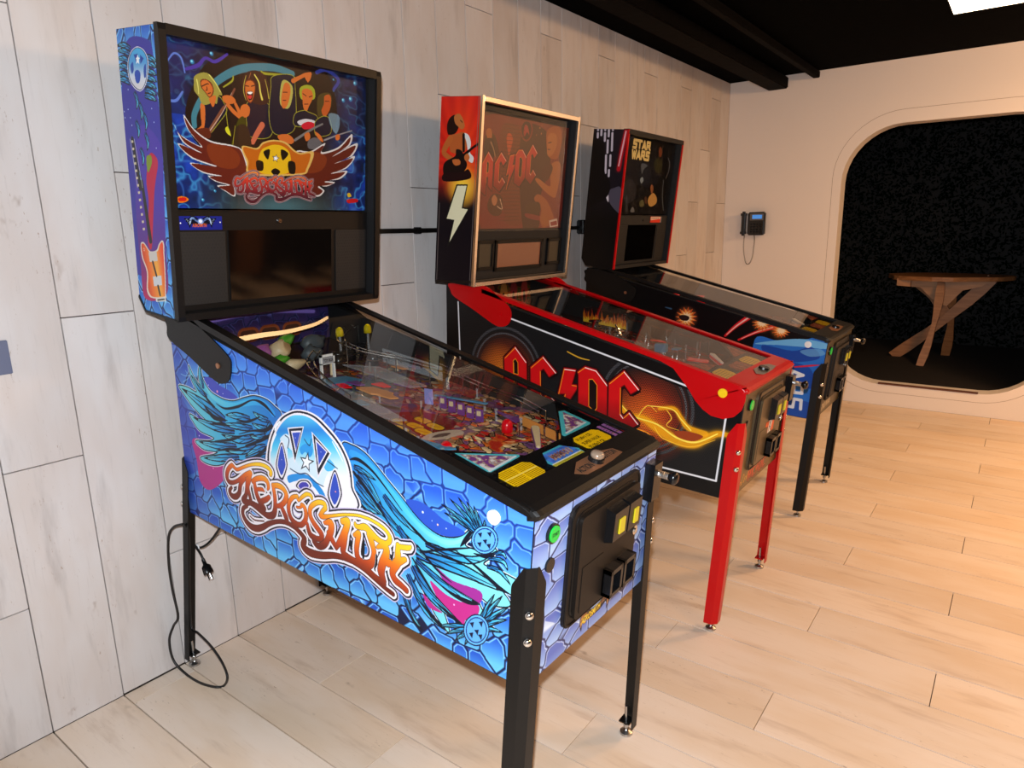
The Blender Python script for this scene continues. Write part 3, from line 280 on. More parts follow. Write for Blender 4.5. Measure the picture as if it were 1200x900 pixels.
ART_GLASS_ONE=[('s',(30,18,16),[(-0.1963,0.7044),(-0.0213,0.7534),(0.1319,0.7534),(0.2057,0.6808),(0.195,0.5487),(-0.0316,0.4726),(-0.2252,0.4584),(-0.2895,0.5339),(-0.2629,0.6279)]),('l',(60,120,135),[(-0.2665,0.524,0.0144),(-0.2644,0.555,0.0156),(-0.2374,0.6011,0.017),(-0.1926,0.6472,0.02),(-0.1324,0.6842,0.0219),(-0.0708,0.7016,0.0213),(-0.0067,0.7093,0.0206),(0.0517,0.7033,0.0167)]),('l',(150,150,40),[(-0.1754,0.6342,0.004),(-0.1488,0.6536,0.0055),(-0.1444,0.6668,0.0034)]),('l',(150,150,40),[(-0.0555,0.6932,0.0043),(-0.0398,0.6892,0.0072),(0.026,0.696,0.0045),(0.0601,0.6945,0.0031)]),('o',(20,18,38),[(-0.2376,0.5823),(-0.2149,0.5948),(-0.1919,0.6075),(-0.1759,0.5899),(-0.1712,0.5706),(-0.2019,0.5325),(-0.2228,0.5106),(-0.2389,0.5189),(-0.2397,0.5481)],(150,150,44),0.0022),('s',(196,104,44),[(-0.2458,0.5813),(-0.2348,0.5826),(-0.2342,0.5487),(-0.2386,0.5238),(-0.2484,0.4983),(-0.2638,0.5116),(-0.2465,0.5279),(-0.2476,0.5521)]),('s',(150,142,62),[(-0.2572,0.6508),(-0.2325,0.6628),(-0.2137,0.6598),(-0.1982,0.643),(-0.1802,0.6139),(-0.1917,0.61),(-0.1987,0.5871),(-0.2093,0.5955),(-0.221,0.5843),(-0.2403,0.5819),(-0.2499,0.5999),(-0.2611,0.6126),(-0.261,0.6338)]),('s',(110,46,24),[(-0.2419,0.6413),(-0.2281,0.6469),(-0.2121,0.6409),(-0.2048,0.6252),(-0.2084,0.6102),(-0.2186,0.6011),(-0.2303,0.612),(-0.2416,0.6248)]),('s',(196,104,44),[(-0.2393,0.6393),(-0.2269,0.6447),(-0.215,0.6381),(-0.2076,0.6248),(-0.2111,0.6122),(-0.2185,0.604),(-0.2275,0.6124),(-0.2389,0.6252)]),('l',(50,25,20),[(-0.2388,0.6271,0.0023),(-0.2233,0.6357,0.0023),(-0.2193,0.6351,0.0018)]),('l',(60,25,20),[(-0.2252,0.6283,0.0018),(-0.2243,0.62,0.0023),(-0.2285,0.6183,0.0018)]),('l',(70,25,20),[(-0.2222,0.6107,0.0023),(-0.2151,0.6141,0.0023)]),('l',(215,210,110),[(-0.2525,0.6421,0.003),(-0.2497,0.6236,0.0025),(-0.2495,0.6071,0.002)]),('l',(215,210,110),[(-0.2164,0.6594,0.0026),(-0.1983,0.6405,0.0026),(-0.1855,0.6205,0.0021)]),('s',(196,104,44),[(-0.2201,0.599),(-0.2002,0.6088),(-0.2043,0.5864),(-0.2103,0.5783),(-0.2155,0.585)]),('l',(120,70,50),[(-0.2225,0.5156,0.0116),(-0.1824,0.5743,0.0091),(-0.1672,0.591,0.0075),(-0.1418,0.6339,0.0059)]),('l',(210,190,170),[(-0.2315,0.5048,0.0021),(-0.1829,0.5668,0.0016),(-0.1511,0.6228,0.0011)]),('s',(196,104,44),[(-0.1805,0.609),(-0.163,0.615),(-0.1459,0.6111),(-0.1406,0.5993),(-0.1585,0.592),(-0.1756,0.5949)]),('l',(196,104,44),[(-0.1644,0.5888,0.0108),(-0.1478,0.5733,0.012),(-0.1278,0.5604,0.0111)]),('s',(90,35,20),[(-0.2673,0.5116),(-0.2285,0.5216),(-0.2229,0.4969),(-0.2582,0.4937)]),('o',(20,18,38),[(-0.1049,0.5987),(-0.0738,0.6128),(-0.0364,0.6071),(-0.0183,0.5725),(-0.0333,0.5177),(-0.0967,0.512),(-0.1073,0.5473)],(150,150,44),0.0022),('s',(52,26,22),[(-0.1041,0.6815),(-0.0765,0.6921),(-0.049,0.6876),(-0.031,0.6648),(-0.0227,0.6297),(-0.0427,0.6064),(-0.0742,0.6025),(-0.1042,0.614),(-0.1153,0.6326),(-0.1171,0.6573)]),('s',(110,46,24),[(-0.1082,0.6561),(-0.0928,0.6658),(-0.0778,0.6605),(-0.0755,0.6431),(-0.0828,0.6167),(-0.0926,0.6027),(-0.1045,0.6089),(-0.1102,0.6283)]),('s',(196,104,44),[(-0.1066,0.6538),(-0.0929,0.6628),(-0.0798,0.6577),(-0.078,0.6428),(-0.0846,0.619),(-0.0924,0.6066),(-0.1019,0.6117),(-0.1076,0.6311)]),('s',(40,10,14),[(-0.1028,0.6318),(-0.0851,0.6342),(-0.0874,0.6161),(-0.0968,0.6098),(-0.1022,0.6193)]),('s',(240,235,225),[(-0.1016,0.6315),(-0.0857,0.6336),(-0.09,0.6272),(-0.0991,0.6268)]),('s',(200,50,50),[(-0.1008,0.622),(-0.088,0.6237),(-0.0921,0.6143),(-0.0987,0.6147)]),('l',(40,18,16),[(-0.1071,0.6475,0.0025),(-0.0967,0.6472,0.0022)]),('l',(40,18,16),[(-0.089,0.6483,0.0022),(-0.0782,0.6524,0.0025)]),('l',(190,180,70),[(-0.1044,0.674,0.0016),(-0.1114,0.6531,0.0022),(-0.1139,0.6303,0.0022),(-0.1075,0.6085,0.0017)]),('l',(150,90,50),[(-0.089,0.6839,0.0022),(-0.0957,0.6679,0.0022)]),('l',(190,180,70),[(-0.0433,0.6732,0.0017),(-0.0364,0.6486,0.0023),(-0.0326,0.6232,0.0029)]),('l',(215,205,90),[(-0.077,0.6807,0.0039),(-0.0639,0.6625,0.0045),(-0.0603,0.6376,0.0051),(-0.0549,0.6178,0.0063)]),('s',(196,104,44),[(-0.1233,0.5914),(-0.108,0.5983),(-0.0963,0.5895),(-0.1003,0.5686),(-0.1187,0.5614),(-0.127,0.5757)]),('l',(196,104,44),[(-0.1409,0.5942,0.0093),(-0.1301,0.5729,0.011),(-0.125,0.5557,0.0111)]),('l',(190,100,70),[(-0.0577,0.5472,0.0174),(-0.0778,0.519,0.0161),(-0.0912,0.4968,0.0143)]),('s',(60,60,10),[(-0.1373,0.5493),(-0.1157,0.5618),(-0.109,0.5109),(-0.1301,0.4518),(-0.1842,0.4404),(-0.158,0.4911)]),('l',(190,190,40),[(-0.1712,0.5706,0.0016),(-0.1676,0.5309,0.0016),(-0.1601,0.5063,0.0016)]),('s',(200,200,40),[(-0.1766,0.525),(-0.1676,0.5309),(-0.16,0.5089),(-0.1715,0.5129)]),('s',(48,34,22),[(-0.1458,0.5271),(-0.109,0.5396),(-0.0955,0.4869),(-0.1132,0.4493),(-0.0827,0.4095),(-0.1525,0.3969),(-0.1576,0.4463)]),('l',(190,185,40),[(-0.1453,0.536,0.0014),(-0.1562,0.4732,0.0014),(-0.1539,0.4195,0.0015)]),('o',(20,18,38),[(-0.0159,0.685),(0.0499,0.6976),(0.0592,0.6645),(0.0606,0.5839),(0.0456,0.5386),(-0.015,0.5275),(-0.0328,0.5735),(-0.0235,0.6529)],(150,150,44),0.0022),('l',(196,104,44),[(0.0529,0.6835,0.0132),(0.077,0.6964,0.0109),(0.098,0.7076,0.0104),(0.1156,0.713,0.008)]),('s',(196,104,44),[(0.0946,0.7097),(0.1192,0.7175),(0.1189,0.7027),(0.1081,0.6876),(0.0978,0.6968)]),('s',(170,165,80),[(0.0128,0.6737),(0.0262,0.6822),(0.0459,0.6733),(0.0522,0.6556),(0.0444,0.6198),(0.0305,0.602),(0.0075,0.6099),(0.005,0.636)]),('s',(196,104,44),[(0.0209,0.6696),(0.0359,0.6744),(0.0439,0.6597),(0.038,0.6297),(0.0273,0.607),(0.0138,0.6027),(0.0096,0.6261)]),('l',(60,25,20),[(0.0169,0.6468,0.0021),(0.0318,0.6488,0.0021)]),('l',(60,25,20),[(0.0162,0.6242,0.0021),(0.0262,0.6255,0.0021)]),('s',(150,160,40),[(0.0763,0.6642),(0.0939,0.6775),(0.1185,0.6796),(0.1325,0.6666),(0.1285,0.6413),(0.0825,0.6354)]),('s',(196,104,44),[(0.0848,0.66),(0.1007,0.669),(0.12,0.6649),(0.125,0.6464),(0.1103,0.6198),(0.0993,0.602),(0.089,0.6117),(0.086,0.6359)]),('l',(60,25,20),[(0.0881,0.6524,0.0025),(0.1002,0.6472,0.0025)]),('l',(60,25,20),[(0.1108,0.6459,0.0025),(0.1215,0.65,0.0025)]),('l',(70,25,20),[(0.0927,0.6231,0.0022),(0.1068,0.6249,0.0022)]),('o',(20,18,38),[(0.0572,0.589),(0.0888,0.6035),(0.1099,0.6004),(0.1386,0.5925),(0.1382,0.57),(0.0599,0.5565)],(150,150,44),0.0022),('s',(200,200,205),[(0.0671,0.5709),(0.0989,0.5812),(0.1329,0.5779),(0.1309,0.5665),(0.0985,0.5604),(0.0738,0.5606)]),('s',(190,20,45),[(0.0808,0.5613),(0.1058,0.5736),(0.1328,0.5695),(0.1271,0.5576),(0.0912,0.5499)]),('s',(70,60,25),[(0.1431,0.6487),(0.1689,0.666),(0.1949,0.6639),(0.1965,0.6331),(0.1831,0.6088),(0.1605,0.5837),(0.1423,0.5986)]),('s',(180,84,34),[(0.1688,0.6549),(0.1874,0.6629),(0.1955,0.6499),(0.1908,0.6211),(0.1793,0.6027),(0.168,0.593),(0.1572,0.6115),(0.1666,0.6322)]),('l',(60,25,20),[(0.1723,0.6414,0.0023),(0.1872,0.6432,0.0019)]),('o',(20,18,38),[(0.1384,0.5813),(0.1681,0.5958),(0.1905,0.5869),(0.1901,0.5466),(0.1377,0.536),(0.1309,0.5636)],(150,150,44),0.0022),('l',(110,110,110),[(0.0553,0.5147,0.0081),(0.1162,0.5509,0.007),(0.1604,0.5723,0.0058)]),('s',(196,104,44),[(-0.0053,0.523),(0.0317,0.5291),(0.0519,0.5144),(0.0412,0.5024),(0.0074,0.5051)]),('s',(196,104,44),[(0.0908,0.5345),(0.1088,0.5418),(0.1121,0.5252),(0.0975,0.5155)]),('s',(196,104,44),[(0.1306,0.5467),(0.1525,0.5374),(0.1634,0.5182),(0.1449,0.5253)]),('l',(130,130,135),[(0.1672,0.5243,0.0059),(0.2287,0.5472,0.0047),(0.2803,0.5639,0.0035)]),('s',(196,104,44),[(0.2131,0.5429),(0.2287,0.5472),(0.2286,0.5326),(0.2149,0.5284)]),('s',(130,170,190),[(0.1869,0.6064),(0.225,0.605),(0.2288,0.5735),(0.2131,0.5487),(0.1904,0.5754)],0.7),('s',(90,90,95),[(0.1047,0.5161),(0.1303,0.5297),(0.1522,0.5202),(0.1594,0.4977),(0.1079,0.4937)]),('s',(205,205,205),[(-0.3216,0.5222),(-0.31,0.4987),(-0.252,0.4722),(-0.2864,0.5134),(-0.2952,0.5496),(-0.2679,0.5152),(-0.2223,0.4897),(-0.1532,0.4823),(-0.1229,0.4667),(-0.1098,0.4082),(-0.1532,0.3832),(-0.1553,0.3417),(-0.1855,0.3546),(-0.2099,0.3696),(-0.1795,0.3721),(-0.2142,0.3806),(-0.2354,0.3952),(-0.2034,0.3945),(-0.2517,0.4031),(-0.2854,0.4271),(-0.2167,0.4204),(-0.2822,0.4401),(-0.3161,0.4754),(-0.2533,0.4528),(-0.3024,0.4786)]),('s',(95,32,22),[(-0.3176,0.5165),(-0.3015,0.4912),(-0.2475,0.4696),(-0.2821,0.5096),(-0.2926,0.5417),(-0.2682,0.511),(-0.2226,0.4853),(-0.1534,0.4787),(-0.1282,0.4663),(-0.1151,0.4079),(-0.1557,0.3854),(-0.1577,0.3454),(-0.1854,0.3569),(-0.205,0.3666),(-0.1692,0.3725),(-0.2092,0.3817),(-0.2306,0.3932),(-0.1933,0.3968),(-0.2492,0.4054),(-0.2809,0.4252),(-0.2068,0.4218),(-0.2775,0.4417),(-0.3119,0.4716),(-0.2485,0.454),(-0.2979,0.479)]),('s',(205,205,205),[(0.0573,0.48),(0.1127,0.4865),(0.1705,0.5159),(0.1572,0.4874),(0.2234,0.5076),(0.2797,0.5534),(0.2714,0.5165),(0.2031,0.4806),(0.303,0.5269),(0.2785,0.4806),(0.2096,0.458),(0.2926,0.4842),(0.2575,0.4426),(0.196,0.4263),(0.261,0.435),(0.2298,0.4072),(0.1692,0.3993),(0.2092,0.3958),(0.1756,0.3815),(0.146,0.3815),(0.1655,0.3656),(0.1294,0.3491),(0.0677,0.4073)]),('s',(90,30,20),[(0.0572,0.4761),(0.1126,0.4816),(0.1639,0.5079),(0.1539,0.4811),(0.2233,0.5014),(0.2727,0.5424),(0.263,0.5159),(0.1997,0.4763),(0.2938,0.5183),(0.2714,0.4828),(0.2062,0.4542),(0.2841,0.4768),(0.2519,0.4444),(0.1926,0.4225),(0.2505,0.4307),(0.2243,0.4106),(0.1658,0.3956),(0.2024,0.3919),(0.1723,0.3845),(0.1395,0.3792),(0.1589,0.3654),(0.1262,0.3542),(0.0677,0.4073)]),('s',(150,70,25),[(-0.2277,0.4806),(-0.1587,0.4752),(-0.1343,0.4478),(-0.1513,0.4197),(-0.2019,0.4212),(-0.2298,0.4458)],0.45),('s',(150,70,25),[(0.0754,0.474),(0.1379,0.4859),(0.1765,0.4686),(0.1565,0.4319),(0.1051,0.4191),(0.0745,0.4373)],0.45),('s',(205,170,90),[(-0.1274,0.4821),(-0.0796,0.4814),(-0.057,0.4993),(-0.0176,0.5096),(0.0225,0.5059),(0.0515,0.4868),(0.0755,0.4789),(0.1252,0.485),(0.1054,0.4341),(0.0739,0.4126),(-0.0992,0.4041),(-0.1136,0.4401)]),('s',(180,95,20),[(-0.1223,0.4794),(-0.0771,0.477),(-0.0544,0.4949),(-0.0178,0.5049),(0.0195,0.501),(0.0484,0.4818),(0.0754,0.474),(0.1125,0.4782),(0.096,0.4336),(0.071,0.4174),(-0.0936,0.409),(-0.1082,0.4427)]),('s',(215,175,25),[(-0.0635,0.4757),(-0.0408,0.489),(-0.0181,0.4955),(0.0105,0.4931),(0.0335,0.4782),(0.0386,0.4497),(0.0257,0.4151),(-0.0661,0.4104),(-0.0758,0.4425)]),('s',(20,14,10),[(-0.057,0.4716),(-0.0344,0.4802),(-0.0422,0.4516)]),('s',(20,14,10),[(0.0044,0.4832),(0.0304,0.4732),(0.0092,0.4527)]),('s',(20,14,10),[(-0.0812,0.4445),(-0.0592,0.4435),(-0.0602,0.4201),(-0.0795,0.419)]),('s',(20,14,10),[(0.0297,0.4492),(0.0535,0.4482),(0.0527,0.4164),(0.0317,0.4178)]),('s',(20,14,10),[(-0.0322,0.4169),(-0.0176,0.4272),(-0.0006,0.4185),(-0.0155,0.4058)]),('p',(14,18,36),[(-0.0114,0.4694),(-0.0104,0.4606),(-0.0009,0.4589),(-0.0099,0.4544),(-0.0097,0.4453),(-0.0163,0.4514),(-0.0256,0.4476),(-0.0207,0.4559),(-0.0266,0.4625),(-0.017,0.4615)]),('p',(235,240,248),[(-0.0123,0.4662),(-0.0115,0.4596),(-0.0045,0.4583),(-0.0112,0.455),(-0.0111,0.4483),(-0.016,0.4528),(-0.0228,0.45),(-0.0192,0.4561),(-0.0235,0.461),(-0.0165,0.4603)]),('s',(225,120,20),[(-0.3288,0.3329),(-0.317,0.3375),(-0.3011,0.3345),(-0.2969,0.3271),(-0.3136,0.3202),(-0.3273,0.3221)]),('s',(200,30,25),[(-0.3243,0.3322),(-0.3057,0.3343),(-0.304,0.3257),(-0.3225,0.3244)]),('s',(200,170,40),[(0.261,0.3606),(0.2716,0.3636),(0.2788,0.353),(0.2645,0.35)]),('s',(180,20,30),[(0.261,0.3418),(0.3004,0.3454),(0.3063,0.3346),(0.2646,0.33)]),('d',(40,120,170),[(-0.2625,0.6843,0.0107)]),('d',(130,215,240),[(-0.2637,0.6853,0.0053)]),('d',(40,120,170),[(-0.2062,0.7135,0.0097)]),('d',(130,215,240),[(-0.2076,0.7145,0.0049)]),('d',(40,120,170),[(-0.3387,0.5317,0.0087)]),('d',(130,215,240),[(-0.34,0.5327,0.0043)]),('d',(40,120,170),[(0.2929,0.7113,0.0121)]),('d',(130,215,240),[(0.2909,0.7124,0.0061)]),('d',(40,120,170),[(0.2447,0.6534,0.012)]),('d',(130,215,240),[(0.2427,0.6546,0.006)]),('d',(40,120,170),[(0.2748,0.661,0.0139)]),('d',(130,215,240),[(0.2728,0.6622,0.0069)]),('d',(40,120,170),[(0.2057,0.6772,0.0067)]),('d',(130,215,240),[(0.2037,0.6784,0.0033)]),('d',(40,120,170),[(0.2059,0.7094,0.0058)]),('d',(130,215,240),[(0.204,0.7105,0.0029)]),('d',(40,120,170),[(-0.2547,0.3289,0.0082)]),('d',(130,215,240),[(-0.2561,0.3302,0.0041)]),('d',(40,120,170),[(-0.217,0.3544,0.007)]),('d',(130,215,240),[(-0.2184,0.3557,0.0035)]),('d',(40,120,170),[(-0.3412,0.3693,0.0064)]),('d',(130,215,240),[(-0.3424,0.3705,0.0032)]),('l',(70,50,150),[(-0.2804,0.6638,0.0075),(-0.2461,0.6782,0.0102),(-0.2243,0.6996,0.0077),(-0.1968,0.6953,0.0092),(-0.1599,0.7198,0.0067)]),('l',(90,120,200),[(-0.3278,0.6763,0.0036),(-0.3104,0.6965,0.0049),(-0.2918,0.6882,0.0049),(-0.2844,0.6543,0.0038)]),('l',(90,120,200),[(-0.3351,0.5795,0.0062),(-0.3124,0.5824,0.0075),(-0.2944,0.6056,0.005)]),('l',(50,60,140),[(0.1405,0.7204,0.0111),(0.1776,0.7332,0.0113),(0.2252,0.7122,0.0117),(0.2057,0.6808,0.01)])]
ART_BOX_ONE=[('s',(50,48,150),[(0.0539,0.7206),(0.1642,0.7191),(0.1871,0.6829),(0.1859,0.6163),(0.1962,0.5595),(0.1959,0.4313),(0.0775,0.1433),(-0.0196,0.1312),(-0.0204,0.4232),(0.0029,0.5964)]),('s',('g',(0.0477,0.3386),(-0.008,0.0298),[(70,50,160),(90,40,130),(190,30,80)]),[(0.0775,0.5045),(0.1882,0.4701),(0.1882,0.3476),(0.1768,0.1861),(0.1635,0.0701),(0.0368,0.0367),(0.0252,0.134),(0.0263,0.2976)]),('f',[(0.071,0.7016),(0.0366,0.7124),(-0.0002,0.7142)],0.0124),('f',[(0.0685,0.688),(0.034,0.6987),(-0.0032,0.7)],0.0125),('f',[(0.065,0.6699),(0.0303,0.6804),(-0.007,0.6815)],0.0125),('f',[(0.0615,0.6515),(0.0267,0.662),(-0.0109,0.6623)],0.0126),('f',[(0.058,0.6331),(0.023,0.6434),(-0.0148,0.6435)],0.0127),('f',[(0.0554,0.6191),(0.0203,0.6293),(-0.0177,0.6293)],0.0128),('f',[(0.1429,0.6804),(0.1761,0.6746),(0.2033,0.6647)],0.0117),('f',[(0.1406,0.667),(0.1739,0.6613),(0.2012,0.6515)],0.0118),('f',[(0.1375,0.6491),(0.171,0.6436),(0.1984,0.6339)],0.0118),('f',[(0.1347,0.6333),(0.1684,0.6279),(0.1959,0.6183)],0.0119),('f',[(0.132,0.6174),(0.1658,0.6122),(0.1934,0.6026)],0.012),('f',[(0.1292,0.6014),(0.1632,0.5963),(0.1909,0.5868)],0.012),('f',[(0.1268,0.5876),(0.1609,0.5826),(0.1887,0.5732)],0.0121),('f',[(0.0722,0.5972),(0.0847,0.5745),(0.0764,0.5519)],0.0123),('f',[(0.0923,0.5707),(0.1047,0.548),(0.0966,0.5253)],0.0122),('f',[(0.1122,0.5443),(0.1246,0.5217),(0.1166,0.4988)],0.0122),('f',[(0.0673,0.5251),(0.08,0.5021),(0.0715,0.4787)],0.0125),('f',[(0.1119,0.4949),(0.1244,0.4721),(0.1163,0.4487)],0.0123),('f',[(0.08,0.4555),(0.0927,0.4323),(0.0843,0.4083)],0.0126),('f',[(0.1178,0.4332),(0.1304,0.4103),(0.1223,0.3863)],0.0125),('f',[(0.0529,0.3989),(0.0658,0.3755),(0.0571,0.3507)],0.013),('s',(232,228,238),[(0.053,0.6749),(0.0753,0.6968),(0.1074,0.7055),(0.1406,0.6961),(0.1588,0.673),(0.1532,0.6396),(0.1362,0.6128),(0.1085,0.5983),(0.0788,0.6046),(0.0537,0.6238),(0.0461,0.6474)]),('s',(16,50,90),[(0.0555,0.6748),(0.0771,0.6954),(0.1071,0.7039),(0.1385,0.6948),(0.1554,0.6732),(0.1497,0.6397),(0.1334,0.6142),(0.1088,0.6004),(0.0802,0.6065),(0.0565,0.6247),(0.0492,0.6473)]),('s',('g',(0.1072,0.7044),(0.1036,0.5995),[(60,170,220),(70,150,210),(200,210,225),(215,210,210)]),[(0.0586,0.6742),(0.0788,0.694),(0.1068,0.7021),(0.1363,0.6936),(0.1524,0.6728),(0.1469,0.6402),(0.1318,0.6161),(0.1092,0.6022),(0.0826,0.6083),(0.0598,0.6256),(0.0524,0.6476)]),('p',(20,60,150),[(0.0863,0.6873),(0.1069,0.6886),(0.0957,0.6687)]),('p',(20,60,150),[(0.119,0.6859),(0.1372,0.6761),(0.1175,0.6634)]),('s',(20,70,160),[(0.0633,0.6607),(0.0779,0.6694),(0.0796,0.651),(0.0676,0.6421)]),('s',(20,70,160),[(0.1333,0.6538),(0.1447,0.6624),(0.1426,0.6354),(0.1319,0.6311)]),('s',(20,70,170),[(0.0834,0.6439),(0.1,0.6503),(0.1135,0.6408),(0.1047,0.6203),(0.0869,0.6207)]),('p',(235,240,245),[(0.1065,0.6864),(0.1103,0.6795),(0.1176,0.678),(0.1108,0.6738),(0.111,0.6636),(0.1032,0.6684),(0.0948,0.6642),(0.0987,0.6743),(0.095,0.679),(0.1017,0.6798)]),('s',(180,20,60),[(0.1274,0.4413),(0.1627,0.4348),(0.1671,0.4119),(0.1419,0.3558),(0.1203,0.2737),(0.0979,0.1883),(0.0796,0.2075),(0.1017,0.313),(0.0993,0.3732)]),('s',(120,140,30),[(0.1095,0.4329),(0.1349,0.4377),(0.1358,0.4183),(0.1111,0.3937)]),('l',(25,22,24),[(0.0399,0.478,0.014),(0.0507,0.4109,0.0165),(0.0614,0.3509,0.0178)]),('l',(25,22,24),[(0.0731,0.366,0.015),(0.0823,0.3018,0.0171),(0.0941,0.2103,0.0192)]),('l',(190,190,180),[(0.026,0.4777,0.0023),(0.0377,0.4103,0.0024),(0.0457,0.35,0.0024)]),('l',(190,190,180),[(0.0502,0.4782,0.0023),(0.0637,0.4114,0.0023),(0.0744,0.3517,0.0024)]),('s',(215,205,190),[(0.0358,0.1939),(0.0538,0.2006),(0.0702,0.1909),(0.0889,0.1794),(0.124,0.1868),(0.1403,0.2052),(0.1593,0.2171),(0.1684,0.2082),(0.1665,0.1783),(0.1647,0.1314),(0.158,0.0693),(0.1532,0.0548),(0.0875,0.0446),(0.0599,0.0474),(0.0491,0.067),(0.0577,0.1173),(0.0362,0.1562)]),('s',('g',(0.036,0.1144),(0.1647,0.1314),[(190,40,25),(230,110,40),(235,170,60),(225,70,35)]),[(0.0395,0.1909),(0.0531,0.1965),(0.0694,0.186),(0.0881,0.1746),(0.1275,0.1831),(0.1438,0.2022),(0.1586,0.2124),(0.1628,0.2056),(0.1611,0.1777),(0.1593,0.1307),(0.1531,0.072),(0.1458,0.0592),(0.0882,0.0489),(0.0679,0.0529),(0.057,0.0717),(0.0648,0.1182),(0.0434,0.157)]),('p',(200,195,190),[(0.0771,0.1747),(0.1235,0.1833),(0.126,0.1568),(0.0809,0.1478)]),('p',(200,205,210),[(0.0909,0.1079),(0.1401,0.1179),(0.1399,0.0906),(0.0933,0.0805)]),('l',(30,28,30),[(0.0978,0.1499,0.0088),(0.1125,0.1142,0.0088)]),('l',(30,28,30),[(0.1172,0.0839,0.0098),(0.1245,0.0607,0.0088)]),('d',(235,225,200),[(0.053,0.1801,0.0079)]),('d',(190,40,30),[(0.053,0.1801,0.0049)]),('p',(215,215,210),[(0.0979,0.0468),(0.1542,0.0585),(0.1555,0.0473),(0.0986,0.0364)]),('p',(60,60,60),[(0.106,0.0449),(0.1477,0.0541),(0.1485,0.0497),(0.1068,0.0404)]),('p',(205,195,160),[(0.0322,0.4739),(0.0436,0.4749),(0.0442,0.4687),(0.0328,0.4676)]),('p',(205,195,160),[(0.0341,0.4549),(0.0456,0.4561),(0.0461,0.4497),(0.0347,0.4486)]),('p',(205,195,160),[(0.0361,0.4359),(0.0475,0.4371),(0.048,0.4307),(0.0366,0.4295)]),('p',(205,195,160),[(0.038,0.4168),(0.0494,0.418),(0.05,0.4117),(0.0385,0.4104)]),('p',(205,195,160),[(0.0399,0.3976),(0.0514,0.3989),(0.0519,0.3925),(0.0405,0.3911)]),('p',(205,195,160),[(0.0419,0.3782),(0.0534,0.3796),(0.0539,0.3732),(0.0424,0.3718)]),('p',(205,195,160),[(0.0438,0.3588),(0.0553,0.3603),(0.0559,0.3538),(0.0444,0.3523)]),('p',(205,195,160),[(0.0458,0.3393),(0.0573,0.3409),(0.0579,0.3344),(0.0463,0.3328)]),('p',(205,195,160),[(0.0477,0.3198),(0.0593,0.3214),(0.0599,0.3149),(0.0483,0.3132)]),('p',(205,195,160),[(0.0497,0.3001),(0.0613,0.3018),(0.0619,0.2952),(0.0503,0.2935)]),('p',(205,195,160),[(0.0517,0.2803),(0.0633,0.2821),(0.0639,0.2755),(0.0523,0.2737)]),('p',(205,195,160),[(0.0537,0.2605),(0.0653,0.2623),(0.0659,0.2557),(0.0543,0.2538)]),('p',(205,195,160),[(0.0557,0.2405),(0.0674,0.2424),(0.0679,0.2358),(0.0563,0.2338)]),('d',(200,225,245),[(0.1584,0.5555,0.0032)]),('d',(200,225,245),[(0.0397,0.6034,0.0034)]),('d',(200,225,245),[(0.0075,0.5481,0.0035)]),('d',(200,225,245),[(0.0088,0.5325,0.0035)]),('d',(200,225,245),[(0.1648,0.522,0.0033)]),('d',(200,225,245),[(0.1664,0.4579,0.0033)]),('d',(200,225,245),[(0.0302,0.5538,0.0034)]),('d',(200,225,245),[(0.039,0.5326,0.0035)]),('d',(200,225,245),[(0.0439,0.5133,0.0035)])]
ART_SIDE_TWO=[('r',(225,66,26),(0.36,0.88,0.17),0.95),('r',(255,150,40),(0.33,0.9,0.11),0.8),('r',(228,60,26),(1.04,0.8,0.17),0.98),('r',(255,130,40),(1.02,0.79,0.11),0.8),('l',(200,150,40),[(0.681,1.0139,0.0054),(0.7383,0.9943,0.0063),(0.7831,0.9888,0.0042)]),('lg',(240,165,20),[(0.915,0.8375,0.0102),(0.958,0.7899,0.0121),(1.02,0.7846,0.0178),(1.0811,0.7556,0.0291),(1.1603,0.7212,0.0323),(1.2266,0.7186,0.0315),(1.2715,0.7449,0.0255),(1.3153,0.7706,0.0179),(1.3634,0.7723,0.0105)]),('lg',(240,165,20),[(1.0887,0.8328,0.0077),(1.1466,0.841,0.0113),(1.1763,0.8082,0.0149),(1.2057,0.7756,0.0186),(1.2707,0.7632,0.0182)]),('s',(150,60,25),[(1.1496,0.7525),(1.2062,0.7618),(1.2621,0.7525),(1.2262,0.7279),(1.1695,0.7322)]),('l',(255,228,90),[(0.9204,0.8334,0.0041),(0.9789,0.7881,0.005),(1.0807,0.7699,0.0058),(1.16,0.7306,0.0066),(1.2356,0.7249,0.0065),(1.3153,0.7706,0.0045)]),('l',(255,228,90),[(1.039,0.8372,0.0029),(1.1371,0.8378,0.0038),(1.1764,0.8036,0.0047),(1.2153,0.7679,0.0046)]),('l',(250,200,60),[(0.9996,0.7853,0.003),(1.0242,0.8236,0.0039),(1.0489,0.8386,0.0029),(1.0793,0.8173,0.0019)]),('l',(250,200,60),[(1.1181,0.8313,0.0029),(1.1383,0.8024,0.0038),(1.12,0.7713,0.0029),(1.1685,0.7603,0.0019)]),('l',(250,190,50),[(1.0711,0.7588,0.0039),(1.1019,0.7207,0.0039),(1.1801,0.7038,0.0028),(1.2362,0.71,0.0028),(1.3075,0.7465,0.0018)]),('l',(240,150,30),[(0.9583,0.7752,0.003),(0.9902,0.741,0.004),(1.0417,0.7299,0.004),(1.0828,0.6982,0.002)])]
